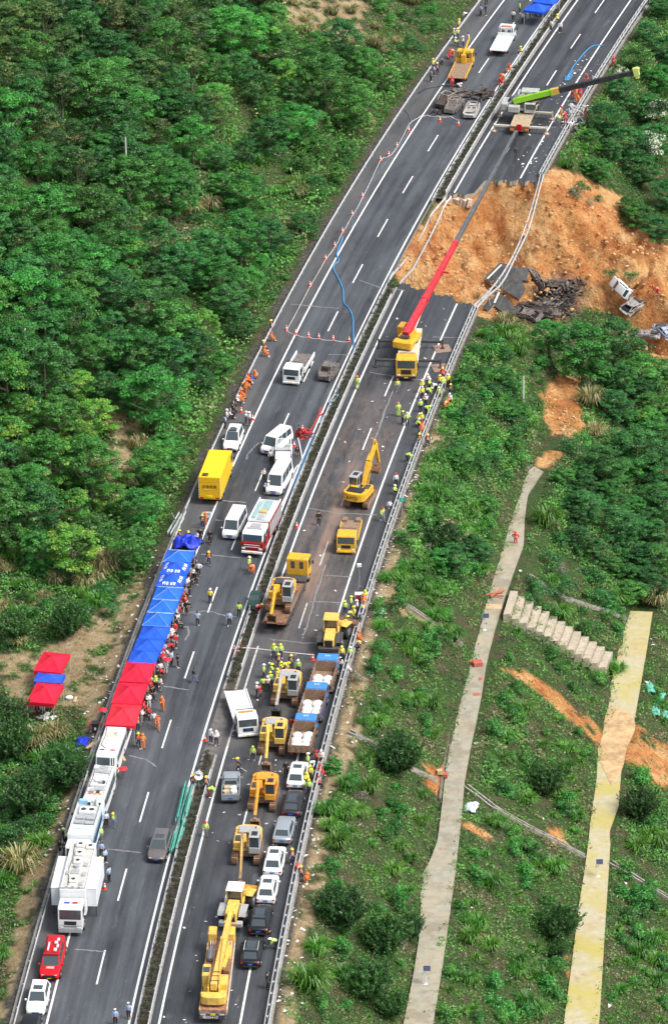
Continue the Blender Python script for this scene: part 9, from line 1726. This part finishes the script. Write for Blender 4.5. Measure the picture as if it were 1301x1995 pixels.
 sv = rs.uniform(140, 215, 9000); dv = rs.uniform(5, 62, 9000); x, y = road_xy(sv, dv); z = height(sv, dv); a_, b_ = soil_masks(x, y, z); rd2 = (dv < 16.8) & ((sv < s_near(dv) + .8) | (sv > s_far(dv) - .5)); ok = a_ & ~rd2; x, y, z = x[ok], y[ok], z[ok]
 for k in range(min(len(x), 3600)):
  r = min(.07 * math.exp(abs(rs.normal()) * .7), .32); sc = rs.uniform(.6, 1.2, 3); a = rs.rand() * 6.28; ca, sa = math.cos(a), math.sin(a)
  for v in ico: q = (v[0] * sc[0] * r * rs.uniform(.8, 1.2), v[1] * sc[1] * r, v[2] * sc[2] * r * .8); Vv.append((x[k] + q[0] * ca - q[1] * sa, y[k] + q[0] * sa + q[1] * ca, z[k] + q[2] + r * .2))
  Fv += [(pts + a1, pts + b1, pts + c1) for a1, b1, c1 in icf]; pts += 12
 me = bpy.data.meshes.new('soil_clods'); me.from_pydata(Vv, [], Fv); me.materials.append(mat('clod', (.5, .27, .12), .95, var=.45, scale=.8, dirt=(.62, .5, .34), dirt_amt=.6)); o = bpy.data.objects.new('soil_clods', me); COL.objects.link(o); tag(o, 'clods and stones scattered over the orange collapse', 'rubble', kind='stuff')
def ordinal(n):
 a = ['', 'first', 'second', 'third', 'fourth', 'fifth', 'sixth', 'seventh', 'eighth', 'ninth', 'tenth', 'eleventh', 'twelfth', 'thirteenth', 'fourteenth', 'fifteenth', 'sixteenth', 'seventeenth', 'eighteenth', 'nineteenth']
 t = ['', '', 'twenty', 'thirty', 'forty', 'fifty', 'sixty', 'seventy', 'eighty', 'ninety']
 if n < 20: return a[n]
 if n >= 100: return 'hundred and ' + ordinal(n - 100) if n > 100 else 'hundredth'
 return t[n // 10][:-1] + 'ieth' if n % 10 == 0 else t[n // 10] + ' ' + a[n % 10]
LM = [('the upper power pole', 249, 300), ('the left power pole', 55, 690), ('the bare patch at the top', 620, 30), ('the yellow box truck', 420, 925), ('the people sitting on the left rail', 475, 760), ('the crumpled blue tarpaulin', 366, 1050), ('the top left corner', 0, 0), ('the burnt cars', 850, 200), ('the left edge above the clearing', 0, 1060), ('the brown gap in the wood', 250, 880), ('the taped row of cones', 560, 640), ('the small red canopies', 95, 1320), ('the command truck', 110, 1720), ('the black bin', 170, 1440),
 ('the middle of the left edge', 0, 450), ('the pale grass in the wood', 475, 375), ('the green distance sign', 783, 980), ('the portable lamp', 702, 1120), ('the staircase', 1080, 1240), ('the bare orange patch', 1100, 800), ('the person on the path', 1004, 1045), ('the red crates on the path', 925, 1300), ('the pale plastic sheet', 915, 1572), ('the roadside tyre', 622, 1585), ('the bend of the upper path', 815, 1740), ('the lowest solar post', 829, 1900), ('the solar post on the yellow path', 1168, 1700), ('the head of the yellow path', 1245, 1195), ('the teal netting', 1280, 1370),
 ('the broken road slabs', 1000, 560), ('the tipped white car', 1208, 567), ('the tip of the lime crane boom', 1225, 150), ('the bottom right corner', 1301, 1995), ('the pine over the yellow path', 1110, 1800), ('the dump trucks', 610, 1380), ('the red boom crane', 790, 690)]
def finish_labels():
 G_ = {}
 for o in bpy.data.objects:
  if o.parent is None and o.get('label') and o.get('group'): G_.setdefault((o['group'], o['label']), []).append(o)
 for (g, lb), L_ in G_.items():
  if len(L_) < 2: continue
  q = []
  for o in L_: a, b = PX(o.location.x, o.location.y, o.location.z); q.append((float(a), float(b), o))
  if g == 'median hedge bushes':
   near = sorted([t for t in q if t[1] > 1380], key=lambda t: t[1]); far = sorted([t for t in q if 520 < t[1] <= 1380], key=lambda t: -t[1]); top = sorted([t for t in q if t[1] <= 520], key=lambda t: -t[1])
   for S_, w_ in ((near, 'bush in the median hedge, %s below the opening in the median'), (far, 'bush in the median hedge, %s above the opening in the median'), (top, 'bush in the median hedge, %s beyond the collapse')):
    for i, t in enumerate(S_): t[2]['label'] = w_ % ordinal(i + 1)
  elif len(L_) > 14:
   base = {'mid green broad leaved tree in the dense wood on the left slope': 'mid green broad leaved tree', 'dark bluish green tree in the dense wood on the left slope': 'dark green tree', 'bright yellow green tree standing out in the wood on the left slope': 'bright yellow green tree', 'thin olive green pine in the upper wood on the left slope': 'thin olive green pine', 'low leafy green shrub growing on the slope': 'low leafy green shrub', 'green tuft of tall grass growing among the shrubs': 'green tuft of tall grass', 'dark green tree crowded on the bank right of the far crane': 'dark green tree', 'low bushy dark green tree on the right bank': 'low bushy dark green tree', 'low bushy mid green tree on the right bank': 'low bushy mid green tree', 'straw coloured tuft of tall grass among the shrubs': 'straw coloured tuft of grass', 'small low clump of grass on the open slope': 'small low clump of grass'}.get(lb, ' '.join(lb.split()[:5]))
   C = {}
   for t in q: n = min(LM, key=lambda m: (m[1] - t[0]) ** 2 + (m[2] - t[1]) ** 2); C.setdefault(n, []).append(((n[1] - t[0]) ** 2 + (n[2] - t[1]) ** 2, t[2]))
   for n, S_ in C.items():
    S_.sort(key=lambda t: t[0])
    for i, t in enumerate(S_): t[1]['label'] = '%s, %s nearest to %s' % (base, ordinal(i + 1), n[0]) if i else '%s nearest to %s' % (base, n[0])
  else:
   q.sort(key=lambda t: t[0]); w_ = lb.split()[:11]
   for i, t in enumerate(q): t[2]['label'] = ' '.join(w_).rstrip(',') + ', %s from the left' % ordinal(i + 1)
make_terrain(); build_roads(); build_berms()
build_rails(); build_tents()
V_.update(VM()); build_cars(); build_trucks(); build_cranes(); build_wrecks()
build_small(); build_people()
build_vegetation()
finish_labels()
